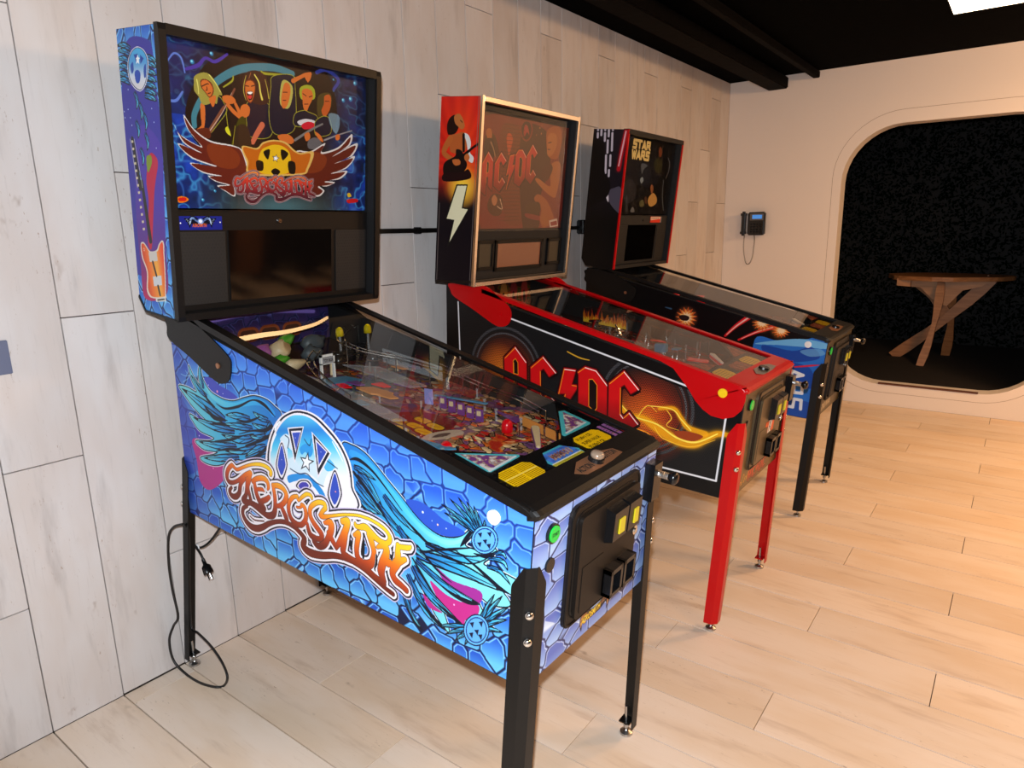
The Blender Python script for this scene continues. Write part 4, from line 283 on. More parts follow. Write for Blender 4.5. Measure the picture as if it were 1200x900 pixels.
ART_GLASS_TWO=[('s',(120,30,28),[(-0.2946,0.69),(0.2449,0.7039),(0.2616,0.6007),(0.3195,0.2429),(-0.2824,0.2413),(-0.3054,0.5013)],0.75),('s',(95,38,18),[(-0.1868,0.6573),(-0.0445,0.6599),(-0.0108,0.5617),(-0.0104,0.3841),(0.0052,0.258),(-0.1254,0.2709),(-0.1751,0.4507)],0.8),('s',(40,18,12),[(-0.0431,0.6483),(0.1549,0.667),(0.2009,0.5196),(0.1386,0.3753),(0.1462,0.2375),(0.0188,0.2386)],0.9),('s',(110,30,25),[(-0.0556,0.6646),(-0.038,0.6927),(-0.0071,0.7018),(0.0265,0.6936),(0.0413,0.6653),(0.0293,0.6312),(-0.0012,0.6135),(-0.0349,0.6255)]),('s',(35,12,12),[(-0.0452,0.6657),(-0.0291,0.6896),(-0.0064,0.6961),(0.0183,0.6898),(0.0304,0.6642),(0.02,0.6351),(-0.0021,0.6212),(-0.0281,0.6308)]),('s',(150,30,35),[(-0.0204,0.6799),(0.0016,0.6762),(0.0169,0.642),(-0.0007,0.6523),(-0.0198,0.6327),(-0.0273,0.6498)]),('s',(60,32,16),[(-0.2958,0.6023),(-0.2608,0.6277),(-0.2208,0.609),(-0.1945,0.5427),(-0.2712,0.5373)]),('s',(165,85,35),[(-0.2873,0.6307),(-0.2717,0.6432),(-0.2522,0.6368),(-0.2477,0.6094),(-0.2675,0.5992),(-0.2828,0.6118)]),('s',(40,22,14),[(-0.2948,0.5913),(-0.2393,0.6017),(-0.2231,0.535),(-0.2893,0.5304)]),('l',(150,120,90),[(-0.2524,0.5894,0.0073),(-0.2307,0.5629,0.0059),(-0.2183,0.5353,0.006)]),('s',(185,60,25),[(-0.1469,0.6098),(-0.1395,0.6334),(-0.1194,0.6353),(-0.1016,0.6137),(-0.1122,0.572),(-0.1249,0.5476)]),('s',(150,70,28),[(0.1544,0.6701),(0.1978,0.696),(0.2585,0.6958),(0.284,0.6538),(0.28,0.6021),(0.2667,0.5689),(0.2443,0.5545),(0.1823,0.563),(0.1555,0.6237)]),('s',(175,100,48),[(0.1639,0.6462),(0.1903,0.6673),(0.2333,0.6619),(0.2453,0.6249),(0.2272,0.5853),(0.1942,0.5639),(0.1687,0.5747),(0.1655,0.6121)]),('l',(60,25,14),[(0.1734,0.6221,0.0051),(0.1965,0.6272,0.0052)]),('l',(60,25,14),[(0.1718,0.5938,0.0043),(0.1896,0.5939,0.0052)]),('s',(165,90,42),[(0.2009,0.5196),(0.2458,0.5449),(0.2868,0.5377),(0.2953,0.4857),(0.2805,0.4055),(0.2597,0.3782),(0.1824,0.4025),(0.0932,0.4505),(0.1148,0.461),(0.2147,0.4297),(0.2068,0.4813)]),('s',(55,18,14),[(0.1429,0.5099),(0.199,0.5323),(0.227,0.5082),(0.1867,0.4545),(0.1376,0.4652)]),('s',(150,75,35),[(0.0921,0.3741),(0.1246,0.391),(0.1872,0.3699),(0.2287,0.3376),(0.2767,0.2706),(0.2182,0.2436),(0.1535,0.2707),(0.1579,0.3234),(0.1063,0.3552)]),('s',(50,28,10),[(0.0283,0.341),(0.1296,0.3556),(0.1479,0.3102),(0.0697,0.2837),(0.0323,0.3092)]),('s',(160,30,40),[(0.0332,0.3028),(0.1507,0.2905),(0.1535,0.2707),(0.0469,0.2836)],0.6),('s',(110,28,28),[(-0.285,0.271),(-0.2324,0.3307),(-0.1294,0.3078),(-0.1454,0.2647),(-0.2343,0.2469)],0.8),('s',(60,30,15),[(-0.2519,0.3304),(-0.2272,0.3781),(-0.1677,0.3798),(-0.1436,0.3442),(-0.1589,0.2953),(-0.2192,0.295)]),('s',(175,110,70),[(-0.2255,0.3604),(-0.2076,0.3787),(-0.1859,0.3614),(-0.1935,0.3373),(-0.2134,0.3369)]),('l',(190,170,150),[(-0.1658,0.3618,0.0062),(-0.1461,0.3198,0.0063),(-0.1829,0.3314,0.0047)]),('s',(150,80,30),[(0.1507,0.2905),(0.1979,0.2973),(0.2286,0.2571),(0.1824,0.2372)],0.8),('d',(190,110,60),[(0.0954,0.6796,0.0066)]),('d',(190,110,60),[(0.1101,0.6567,0.0067)]),('d',(160,90,40),[(0.0717,0.6471,0.0057)]),('d',(170,90,40),[(0.1105,0.6933,0.005)]),('p',(200,200,200),[(0.2327,0.2706),(0.3005,0.2808),(0.3167,0.2443),(0.2439,0.238)]),('p',(130,20,25),[(0.2439,0.2625),(0.2996,0.2705),(0.3081,0.2499),(0.2529,0.2447)])]
ART_BOX_TWO=[('r',(245,150,40),(0.135,0.42,0.1),1.0),('r',(255,220,70),(0.135,0.4,0.075),0.9),('s',(32,12,10),[(0.043,0.6101),(0.0375,0.641),(0.0506,0.6693),(0.0789,0.6821),(0.1017,0.662),(0.1,0.6315),(0.0832,0.6107),(0.0543,0.6051)]),('s',(190,110,55),[(0.0756,0.677),(0.1001,0.6872),(0.1189,0.6722),(0.1292,0.6546),(0.1332,0.6369),(0.1182,0.6266),(0.0959,0.6391),(0.0807,0.6516)]),('l',(60,25,15),[(0.1088,0.662,0.003),(0.12,0.6545,0.0036)]),('s',(185,95,45),[(0.0546,0.5999),(0.0976,0.611),(0.1296,0.6166),(0.1486,0.5966),(0.1446,0.5505),(0.1097,0.5339),(0.0656,0.5377),(0.057,0.5584)]),('l',(190,100,45),[(0.0589,0.5896,0.0296),(0.0313,0.5524,0.0275),(0.0288,0.5313,0.0238),(0.0671,0.5115,0.0199),(0.1043,0.5025,0.0197)]),('s',(225,225,220),[(0.1299,0.6115),(0.155,0.6069),(0.1711,0.5768),(0.1679,0.5409),(0.189,0.5212),(0.1834,0.5004),(0.1615,0.5099),(0.1556,0.5457),(0.1461,0.5813)]),('l',(18,14,16),[(0.1302,0.6064,0.0132),(0.1342,0.545,0.0121)]),('s',(22,12,12),[(0.0244,0.4727),(0.038,0.4999),(0.0885,0.5228),(0.0942,0.549),(0.1234,0.5447),(0.1394,0.5194),(0.1558,0.4889),(0.129,0.4564),(0.064,0.4372),(0.0337,0.441)]),('l',(22,14,14),[(0.1319,0.5243,0.0146),(0.1795,0.5566,0.0096),(0.2231,0.5805,0.0094)]),('s',(195,105,50),[(0.1391,0.5245),(0.1562,0.5354),(0.1679,0.5204),(0.1583,0.5046),(0.1437,0.5092)]),('s',(195,105,50),[(0.0748,0.5066),(0.1111,0.5106),(0.1195,0.4926),(0.0907,0.4862)]),('s',(30,10,14),[(0.0331,0.4517),(0.1287,0.4616),(0.1639,0.4737),(0.1735,0.4376),(0.0349,0.4195)]),('p',(25,25,20),[(0.1031,0.4114),(0.1653,0.415),(0.1455,0.3215),(0.182,0.3195),(0.0651,0.1413),(0.0935,0.2618),(0.0487,0.2638)]),('p',(232,228,190),[(0.1087,0.406),(0.1593,0.409),(0.1379,0.317),(0.172,0.3149),(0.0772,0.1708),(0.1,0.2663),(0.0566,0.2684)])]
ART_SIDE_THREE=[('s',(40,110,200),[(1.0507,0.9164),(1.1661,0.9205),(1.2944,0.9355),(1.4061,0.9234),(1.434,0.5019),(1.2104,0.5282),(1.066,0.6529)]),('s',(110,180,230),[(1.052,0.8944),(1.1846,0.9249),(1.2943,0.9374),(1.4018,0.9231),(1.4038,0.8967),(1.2971,0.8971),(1.1864,0.8975)]),('s',(25,60,150),[(1.0914,0.8896),(1.244,0.873),(1.3329,0.9001),(1.3725,0.8461),(1.2479,0.8145),(1.1341,0.8233)],0.8),('s',(110,170,215),[(1.2804,0.8763),(1.3689,0.8937),(1.3973,0.8675),(1.3275,0.8514)],0.7),('s',(20,50,140),[(1.1922,0.809),(1.3316,0.7936),(1.3483,0.6878),(1.2161,0.7317)],0.6),('s',(30,70,160),[(1.2427,0.6143),(1.354,0.6093),(1.3417,0.5275),(1.2481,0.5338)],0.8),('l',(214,26,34),[(0.8941,0.9247,0.0134),(0.9475,0.9795,0.0202),(1.0146,1.0319,0.0277)]),('l',(240,190,180),[(0.901,0.9314,0.0041),(0.9525,0.9819,0.0071),(1.0109,1.0277,0.0089)]),('l',(214,26,34),[(0.9665,0.9078,0.0111),(1.0487,0.9513,0.0158),(1.1474,0.9908,0.023)]),('l',(240,190,180),[(0.9812,0.915,0.003),(1.0582,0.956,0.0049),(1.1382,0.9863,0.0067)]),('l',(200,40,70),[(1.2588,0.791,0.0076),(1.3397,0.8061,0.0093),(1.375,0.8126,0.0037)]),('r',(225,130,50),(1.0845,1.0034,0.0487),0.9),('r',(235,140,50),(1.1721,0.9729,0.043),0.9),('r',(215,110,60),(0.6715,1.0088,0.0624),0.9),('d',(40,20,20),[(0.6605,1.0081,0.0151)]),('l',(50,80,110),[(0.5462,1.0604,0.0055),(0.5805,1.0536,0.0099)]),('s',(205,90,40),[(0.7327,0.9945),(0.7066,0.9925),(0.7208,0.9717),(0.6963,0.98),(0.7004,0.9551),(0.6817,0.9724),(0.6747,0.9477),(0.6652,0.9711),(0.6483,0.9508),(0.6498,0.9764),(0.6258,0.9642),(0.638,0.9873),(0.6112,0.9853),(0.6321,1.002),(0.6071,1.0106),(0.6331,1.0178),(0.6142,1.0355),(0.6407,1.032),(0.6313,1.0555),(0.6536,1.0422),(0.6551,1.0674),(0.6695,1.0465),(0.6816,1.069),(0.6857,1.0443),(0.7061,1.0604),(0.6994,1.036),(0.7246,1.0429),(0.7083,1.0231),(0.734,1.0196),(0.7108,1.0077)]),('s',(240,160,80),[(0.7205,0.9973),(0.6991,0.9948),(0.7089,0.9766),(0.6889,0.9839),(0.6886,0.9631),(0.6746,0.9787),(0.6642,0.9601),(0.6596,0.9803),(0.6414,0.9682),(0.6472,0.9885),(0.6254,0.9857),(0.6404,1.0014),(0.62,1.0086),(0.6408,1.016),(0.6265,1.0315),(0.6482,1.0289),(0.6434,1.049),(0.6609,1.0371),(0.6665,1.0572),(0.676,1.0388),(0.6906,1.0543),(0.69,1.0337),(0.7102,1.0411),(0.6997,1.0229),(0.721,1.0205),(0.703,1.0089)]),('s',(250,215,170),[(0.7053,1.0009),(0.6901,0.9984),(0.695,0.9845),(0.681,0.9903),(0.6773,0.9758),(0.6689,0.988),(0.6576,0.9775),(0.6576,0.9924),(0.6422,0.9892),(0.6507,1.002),(0.6362,1.0072),(0.6504,1.0137),(0.6414,1.0257),(0.6569,1.0239),(0.6562,1.0387),(0.6679,1.0292),(0.6757,1.0422),(0.6801,1.0281),(0.6938,1.0351),(0.6895,1.0208),(0.7048,1.0197),(0.6932,1.0098)]),('s',(205,90,40),[(1.1353,0.9969),(1.1137,0.9952),(1.1257,0.9805),(1.1053,0.9862),(1.1089,0.9686),(1.0932,0.9807),(1.0877,0.9631),(1.0796,0.9796),(1.0658,0.9651),(1.0667,0.9832),(1.047,0.9743),(1.0569,0.9908),(1.0347,0.9891),(1.0518,1.0011),(1.031,1.007),(1.0524,1.0124),(1.0366,1.0247),(1.0586,1.0226),(1.0505,1.0392),(1.0691,1.0299),(1.0701,1.0479),(1.0823,1.0332),(1.0921,1.0493),(1.0958,1.0318),(1.1125,1.0434),(1.1072,1.0261),(1.1281,1.0312),(1.1147,1.017),(1.1361,1.0148),(1.117,1.006)]),('s',(240,160,80),[(1.1251,0.9988),(1.1074,0.9968),(1.1157,0.9839),(1.0991,0.9889),(1.099,0.9742),(1.0873,0.9851),(1.0789,0.9717),(1.0748,0.9861),(1.0598,0.9773),(1.0645,0.9918),(1.0464,0.9896),(1.0587,1.0008),(1.0417,1.0057),(1.0588,1.0112),(1.0469,1.022),(1.0648,1.0204),(1.0606,1.0347),(1.0753,1.0264),(1.0797,1.0407),(1.0878,1.0278),(1.0997,1.0389),(1.0994,1.0243),(1.1161,1.0298),(1.1076,1.0167),(1.1253,1.0153),(1.1105,1.0068)]),('s',(250,215,170),[(1.1125,1.0011),(1.0999,0.9992),(1.1041,0.9894),(1.0924,0.9933),(1.0895,0.983),(1.0824,0.9916),(1.0732,0.984),(1.073,0.9946),(1.0603,0.9922),(1.0672,1.0013),(1.0551,1.0049),(1.0668,1.0097),(1.0593,1.0181),(1.0721,1.017),(1.0714,1.0275),(1.0812,1.0209),(1.0875,1.0301),(1.0913,1.0202),(1.1026,1.0253),(1.0992,1.0151),(1.1119,1.0145),(1.1024,1.0073)]),('s',(205,90,40),[(1.2264,0.9653),(1.2074,0.9637),(1.218,0.9506),(1.2,0.9556),(1.2033,0.9398),(1.1894,0.9506),(1.1847,0.9347),(1.1774,0.9495),(1.1654,0.9364),(1.166,0.9527),(1.1488,0.9446),(1.1573,0.9595),(1.1378,0.9578),(1.1528,0.9687),(1.1345,0.9739),(1.1533,0.9788),(1.1393,0.9898),(1.1586,0.988),(1.1514,1.0028),(1.1679,0.9946),(1.1687,1.0108),(1.1795,0.9976),(1.188,1.0122),(1.1914,0.9965),(1.2061,1.007),(1.2015,0.9914),(1.2199,0.9961),(1.2082,0.9832),(1.2271,0.9814),(1.2103,0.9734)]),('s',(240,160,80),[(1.2175,0.9669),(1.2019,0.9651),(1.2092,0.9536),(1.1945,0.958),(1.1946,0.9447),(1.1842,0.9545),(1.1768,0.9425),(1.1732,0.9553),(1.16,0.9473),(1.164,0.9604),(1.1481,0.9583),(1.1589,0.9685),(1.1439,0.9728),(1.1589,0.9778),(1.1483,0.9875),(1.1642,0.9861),(1.1604,0.9989),(1.1734,0.9915),(1.1771,1.0044),(1.1844,0.9928),(1.1948,1.0029),(1.1947,0.9897),(1.2094,0.9947),(1.2019,0.983),(1.2175,0.9818),(1.2045,0.9741)]),('s',(250,215,170),[(1.2063,0.969),(1.1952,0.9672),(1.199,0.9584),(1.1887,0.9619),(1.1861,0.9526),(1.1798,0.9603),(1.1717,0.9535),(1.1715,0.9629),(1.1604,0.9607),(1.1664,0.969),(1.1557,0.9721),(1.166,0.9765),(1.1593,0.9839),(1.1706,0.983),(1.1699,0.9925),(1.1786,0.9866),(1.1841,0.995),(1.1875,0.986),(1.1974,0.9907),(1.1945,0.9815),(1.2057,0.981),(1.1973,0.9745)]),('s',(40,26,26),[(0.6269,1.0136),(0.6544,1.0236),(0.6879,1.0129),(0.6776,0.9933),(0.6444,0.9934)])]
ART_GLASS_THREE=[('s',(20,22,30),[(-0.2533,0.5956),(-0.1612,0.6201),(0.0957,0.618),(0.1569,0.5223),(0.0779,0.4658),(-0.1066,0.472),(-0.2267,0.4924)]),('l',(70,80,95),[(-0.2858,0.6957,0.0036),(-0.2584,0.7219,0.0045),(-0.217,0.7226,0.0036)]),('s',(30,34,44),[(-0.1085,0.5861),(-0.0223,0.5977),(0.0358,0.5559),(0.0105,0.4831),(-0.0809,0.4859)]),('s',(120,135,150),[(-0.1012,0.5865),(-0.0666,0.5949),(-0.0187,0.5851),(-0.0578,0.5637),(-0.0802,0.537)],0.6),('s',(130,150,165),[(-0.0934,0.5045),(-0.0676,0.5185),(-0.0475,0.5001),(-0.0726,0.483)]),('s',(110,60,35),[(0.1074,0.6837),(0.126,0.7014),(0.1565,0.6809),(0.1507,0.6478),(0.127,0.6461)]),('s',(60,60,30),[(0.0609,0.6028),(0.1055,0.6382),(0.1746,0.623),(0.1769,0.5634),(0.1152,0.5535)],0.7),('s',(140,90,55),[(0.0545,0.465),(0.0699,0.4821),(0.0967,0.4665),(0.096,0.4365),(0.075,0.4325)]),('s',(190,150,85),[(0.0485,0.4052),(0.1033,0.4333),(0.1593,0.4079),(0.1614,0.3739),(0.0953,0.3524),(0.0502,0.3718)]),('s',(90,90,60),[(-0.0657,0.3763),(-0.0243,0.3902),(0.0001,0.3577),(-0.0511,0.3503)]),('s',(150,155,160),[(-0.1594,0.3423),(-0.1386,0.3458),(-0.1172,0.3201),(-0.168,0.3196)],0.7),('s',(60,60,66),[(-0.2785,0.4778),(-0.2005,0.4998),(-0.1322,0.4583),(-0.1296,0.3944),(-0.2227,0.3669),(-0.2737,0.4035)],0.6),('s',(120,70,40),[(-0.0053,0.4038),(0.0167,0.4077),(0.0347,0.3716),(0.0116,0.3711)],0.7),('l',(110,118,130),[(0.2496,0.6479,0.0042),(0.2851,0.6166,0.0064),(0.2836,0.569,0.0053),(0.2548,0.5268,0.0043)]),('l',(90,100,110),[(0.226,0.5119,0.0085),(0.2392,0.4167,0.0086),(0.282,0.3341,0.0087)]),('s',(80,84,92),[(-0.2434,0.4043),(-0.2295,0.4047),(-0.206,0.3289),(-0.2333,0.3254)],0.6)]
ART_BOX_THREE=[('l',(205,200,215),[(0.0285,0.73,0.0132),(0.0298,0.7092,0.0132)]),('l',(205,200,215),[(0.0277,0.7479,0.0131),(0.0267,0.7556,0.0131)]),('l',(205,200,215),[(0.0495,0.7482,0.0131),(0.0513,0.7215,0.0131)]),('l',(205,200,215),[(0.074,0.7308,0.013),(0.0769,0.6922,0.0131)]),('l',(205,200,215),[(0.0961,0.7489,0.0129),(0.0985,0.7164,0.013)]),('l',(205,200,215),[(0.1196,0.7316,0.0129),(0.1272,0.6429,0.013)]),('l',(205,200,215),[(0.0959,0.6927,0.013),(0.1011,0.6302,0.0131)]),('l',(205,200,215),[(0.0732,0.7485,0.013),(0.0721,0.7562,0.013)]),('l',(205,200,215),[(0.1209,0.7492,0.0129),(0.1198,0.7568,0.0129)]),('l',(205,200,215),[(0.0948,0.6149,0.0131),(0.1024,0.5245,0.0133)]),('l',(205,200,215),[(0.1221,0.6159,0.0131),(0.1265,0.562,0.0131)]),('l',(205,200,215),[(0.1226,0.5376,0.0132),(0.1248,0.5073,0.0132)]),('l',(205,200,215),[(0.1062,0.7813,0.0129),(0.1052,0.7871,0.0129)]),('lg',(205,20,35),[(0.1822,0.5463,0.0195),(0.1902,0.6478,0.0218),(0.2036,0.7475,0.0189)]),('l',(240,180,190),[(0.1799,0.5642,0.0078),(0.1908,0.6537,0.0096),(0.2016,0.7416,0.0082)]),('s',(80,76,92),[(0.1334,0.4222),(0.1666,0.4457),(0.2095,0.4452),(0.226,0.3179),(0.1889,0.3273),(0.1475,0.3675)]),('s',(215,210,220),[(0.1206,0.3966),(0.1309,0.4128),(0.1387,0.3917),(0.1389,0.3669)])]

def quad_print(name, pa, pts, fn, m, parent, thick=.0008, label=None):
    """a thin printed sheet whose outline pts are in the painter's own metres; fn maps (p,q,depth) to machine space"""
    bm = bmesh.new(); uvl = bm.loops.layers.uv.new()
    a = [bm.verts.new(fn(p, q, 0)) for p, q in pts]; b = [bm.verts.new(fn(p, q, -thick)) for p, q in pts]
    f = [bm.faces.new(a), bm.faces.new(b[::-1])]; n = len(pts)
    for k in range(n): f.append(bm.faces.new((a[k], b[k], b[(k+1) % n], a[(k+1) % n])))
    co = {v: pts[i % n] for i, v in enumerate(a+b)}
    for ff in f:
        for l in ff.loops: l[uvl].uv = pa.uv(*co[l.vert])
    bmesh.ops.recalc_face_normals(bm, faces=bm.faces[:])
    me = bpy.data.meshes.new(name); bm.to_mesh(me); bm.free(); o = link(name, me, m, parent)
    if label: o['label'] = label
    return o

# ------------------------------------------------------------------ materials
def plank_mat(name, axis, base, dark, warm):
    m = bpy.data.materials.new(name); m.use_nodes = True; nt = m.node_tree; N, L = nt.nodes, nt.links; b = N['Principled BSDF']
    tc = N.new('ShaderNodeTexCoord'); oi = N.new('ShaderNodeObjectInfo'); off = N.new('ShaderNodeVectorMath'); off.operation = 'MULTIPLY_ADD'
    cmb = N.new('ShaderNodeCombineXYZ')
    for i in range(3): L.new(oi.outputs['Random'], cmb.inputs[i])
    off.inputs[1].default_value = (37, 53, 71); L.new(cmb.outputs[0], off.inputs[0]); L.new(tc.outputs['Object'], off.inputs[2])
    def nz(scale_l, scale_c, detail, rough=.6):
        mp = N.new('ShaderNodeMapping'); sc = [scale_c]*3; sc[axis] = scale_l; mp.inputs['Scale'].default_value = sc; L.new(off.outputs[0], mp.inputs['Vector'])
        n = N.new('ShaderNodeTexNoise'); n.inputs['Scale'].default_value = 1; n.inputs['Detail'].default_value = detail; n.inputs['Roughness'].default_value = rough; L.new(mp.outputs[0], n.inputs['Vector']); return n.outputs['Fac']
    def ramp(v, p0, p1):
        r = N.new('ShaderNodeMapRange'); r.interpolation_type = 'SMOOTHSTEP'; r.inputs['From Min'].default_value = p0; r.inputs['From Max'].default_value = p1; L.new(v, r.inputs['Value']); return r.outputs[0]
    def mix(f, a, c):
        x = N.new('ShaderNodeMix'); x.data_type = 'RGBA'
        if isinstance(f, float): x.inputs[0].default_value = f
        else: L.new(f, x.inputs[0])
        for s_, v in ((6, a), (7, c)):
            if isinstance(v, tuple): x.inputs[s_].default_value = (*v, 1)
            else: L.new(v, x.inputs[s_])
        return x.outputs[2]
    def mul(a, c):
        x = N.new('ShaderNodeMath'); x.operation = 'MULTIPLY'
        for i, v in ((0, a), (1, c)):
            if isinstance(v, float): x.inputs[i].default_value = v
            else: L.new(v, x.inputs[i])
        return x.outputs[0]
    c = mix(ramp(nz(1.6, 5, 3), .35, .68), base, warm)
    c = mix(mul(ramp(nz(2.2, 13, 5), .54, .74), .44), c, dark)
    c = mix(mul(ramp(nz(6, 120, 4, .7), .56, .76), .22), c, dark)
    knots = mul(ramp(nz(7, 13, 3), .66, .78), ramp(nz(1.5, 3, 2), .5, .66)); c = mix(mul(knots, .8), c, rgb(140, 116, 98))
    fl = mul(ramp(nz(34, 130, 3, .8), .63, .72), ramp(nz(2.5, 7, 2), .48, .64)); c = mix(mul(fl, .8), c, rgb(150, 120, 95))
    tone = N.new('ShaderNodeMapRange'); tone.inputs['To Min'].default_value = .90; tone.inputs['To Max'].default_value = 1.04; L.new(oi.outputs['Random'], tone.inputs['Value'])
    vm = N.new('ShaderNodeVectorMath'); vm.operation = 'SCALE'; L.new(c, vm.inputs[0]); L.new(tone.outputs[0], vm.inputs['Scale'])
    L.new(vm.outputs[0], b.inputs['Base Color'])
    bp = N.new('ShaderNodeBump'); bp.inputs['Strength'].default_value = .25; bp.inputs['Distance'].default_value = .001; L.new(nz(8, 90, 5, .7), bp.inputs['Height']); L.new(bp.outputs[0], b.inputs['Normal'])
    b.inputs['Roughness'].default_value = .5; b.inputs['Specular IOR Level'].default_value = .35
    return m
M_WALLP = plank_mat('whitewashed_wall_plank', 2, rgb(210, 205, 203), rgb(158, 150, 146), rgb(203, 193, 187))
M_FLOORP = plank_mat('whitewashed_floor_plank', 0, rgb(230, 213, 196), rgb(176, 146, 120), rgb(222, 199, 174))
M_GAP = mat('dark_joint', rgb(58, 46, 38), .9)
M_PLASTER = mat('cream_wall_paint', rgb(232, 224, 218), .55, bump=(220, .12))
M_CEIL = mat('black_ceiling_paint', rgb(2, 2, 2), .9, spec=.02)
M_BLACK = mat('black_powder_coat', rgb(9, 8, 8), .45, spec=.3, bump=(900, .12))
M_BLACKG = mat('black_gloss_plastic', rgb(14, 14, 16), .25)
M_BROWNBLK = mat('black_textured_plastic', rgb(20, 15, 12), .5, spec=.3, bump=(900, .15))
M_RED = mat('red_powder_coat', rgb(188, 0, 8), .32, spec=.3, coat=.1)
M_CHROME = mat('polished_chrome', (.75, .74, .72), .16, 1.)
M_STEEL = mat('brushed_steel', (.48, .47, .46), .3, 1.)
M_COPPER = mat('copper_plate', rgb(170, 120, 88), .35, .7)
M_GOLDT = mat('gold_chrome_trim', (.80, .73, .64), .2, 1.)
M_GUN = mat('gunmetal_door', rgb(98, 84, 62), .35, .5)
M_PLY = mat('raw_plywood', rgb(150, 110, 72), .7)
M_WHITE = mat('white_plastic', rgb(236, 236, 238), .3)
M_YEL = mat('yellow_plastic', rgb(240, 200, 20), .35)
M_GREEN = mat('green_start_lens', rgb(20, 180, 60), .25, emit=rgb(20, 200, 70), es=.15)
M_REDL = mat('red_dome_plastic', rgb(170, 8, 20), .08, emit=rgb(255, 10, 20), es=.25, coat=.6)
M_YELL = mat('yellow_dome_plastic', rgb(205, 180, 10), .1, coat=.6)
M_YELW = mat('yellow_lit_insert', rgb(190, 175, 30), .3, emit=rgb(220, 200, 30), es=.12)
M_PURP = mat('purple_plastic', rgb(110, 60, 130), .3)
M_BLUEP = mat('blue_plastic', rgb(70, 130, 165), .3)
M_ORANGE = mat('orange_plastic', rgb(205, 130, 60), .45)
M_CREAM = mat('cream_plastic', rgb(214, 190, 150), .45)
M_LGREEN = mat('lime_plastic', rgb(70, 150, 40), .4)
M_PINK = mat('mauve_plastic', rgb(150, 80, 150), .4)
M_SCREEN = mat('dark_glass_screen', rgb(6, 5, 5), .07, spec=.6)
M_DARKFOAM = mat('speaker_mesh_black', rgb(13, 12, 12), .6)
M_SHADOWBLK = mat('matt_black_board', rgb(10, 10, 12), .7)
M_CORD = mat('black_rubber_cord', rgb(22, 20, 20), .45)
M_LAMP = mat('lamp_diffuser', (1, .9, .75), .5, emit=(1., .80, .52), es=6.)
M_HEDGE = mat('artificial_hedge_green', rgb(2, 15, 4), .9, spec=.02)
M_CARPET = mat('dark_carpet', rgb(26, 22, 22), .9)
M_SLATE = mat('slate_switch_plate', rgb(92, 98, 122), .5)
M_LCD = mat('blue_lcd', rgb(70, 130, 190), .3, emit=rgb(60, 130, 210), es=.7)
def wood_mat(name, a, b_, sc=(3, 30, 30)):
    m = bpy.data.materials.new(name); m.use_nodes = True; nt = m.node_tree; N, L = nt.nodes, nt.links; b = N['Principled BSDF']
    tc = N.new('ShaderNodeTexCoord'); mp = N.new('ShaderNodeMapping'); mp.inputs['Scale'].default_value = sc; L.new(tc.outputs['Object'], mp.inputs[0])
    n = N.new('ShaderNodeTexNoise'); n.inputs['Scale'].default_value = 1.5; n.inputs['Detail'].default_value = 5; L.new(mp.outputs[0], n.inputs[0])
    x = N.new('ShaderNodeMix'); x.data_type = 'RGBA'; L.new(n.outputs[0], x.inputs[0]); x.inputs[6].default_value = (*a, 1); x.inputs[7].default_value = (*b_, 1); L.new(x.outputs[2], b.inputs['Base Color']); b.inputs['Roughness'].default_value = .45
    return m
M_RUSTIC = wood_mat('rustic_wood', rgb(120, 74, 42), rgb(196, 138, 88))
def glass_mat(name, tint, ior):
    m = bpy.data.materials.new(name); m.use_nodes = True; nt = m.node_tree; N, L = nt.nodes, nt.links
    for n in list(N): N.remove(n)
    out = N.new('ShaderNodeOutputMaterial'); t = N.new('ShaderNodeBsdfTransparent'); t.inputs[0].default_value = (*tint, 1)
    g = N.new('ShaderNodeBsdfGlossy'); g.inputs['Roughness'].default_value = .012; f = N.new('ShaderNodeFresnel'); f.inputs[0].default_value = ior
    ns = N.new('ShaderNodeTexNoise'); ns.inputs['Scale'].default_value = 5; mr = N.new('ShaderNodeMapRange'); mr.inputs['To Min'].default_value = .004; mr.inputs['To Max'].default_value = .03
    L.new(ns.outputs[0], mr.inputs[0]); L.new(mr.outputs[0], g.inputs['Roughness'])
    x = N.new('ShaderNodeMixShader'); ge = N.new('ShaderNodeNewGeometry'); iv = N.new('ShaderNodeMath'); iv.operation = 'SUBTRACT'; iv.inputs[0].default_value = 1; L.new(ge.outputs['Backfacing'], iv.inputs[1]); mu = N.new('ShaderNodeMath'); mu.operation = 'MULTIPLY'; L.new(f.outputs[0], mu.inputs[0]); L.new(iv.outputs[0], mu.inputs[1]); L.new(mu.outputs[0], x.inputs[0]); L.new(t.outputs[0], x.inputs[1]); L.new(g.outputs[0], x.inputs[2]); L.new(x.outputs[0], out.inputs[0]); return m
M_GLASS = glass_mat('playfield_glass', (.90, .91, .90), 1.85)
M_BGLASS = glass_mat('backbox_glass', (.96, .96, .96), 1.42)
M_CLEAR = mat('clear_ramp_plastic', (.6, .62, .66), .1); M_CLEAR.node_tree.nodes['Principled BSDF'].inputs['Alpha'].default_value = .22

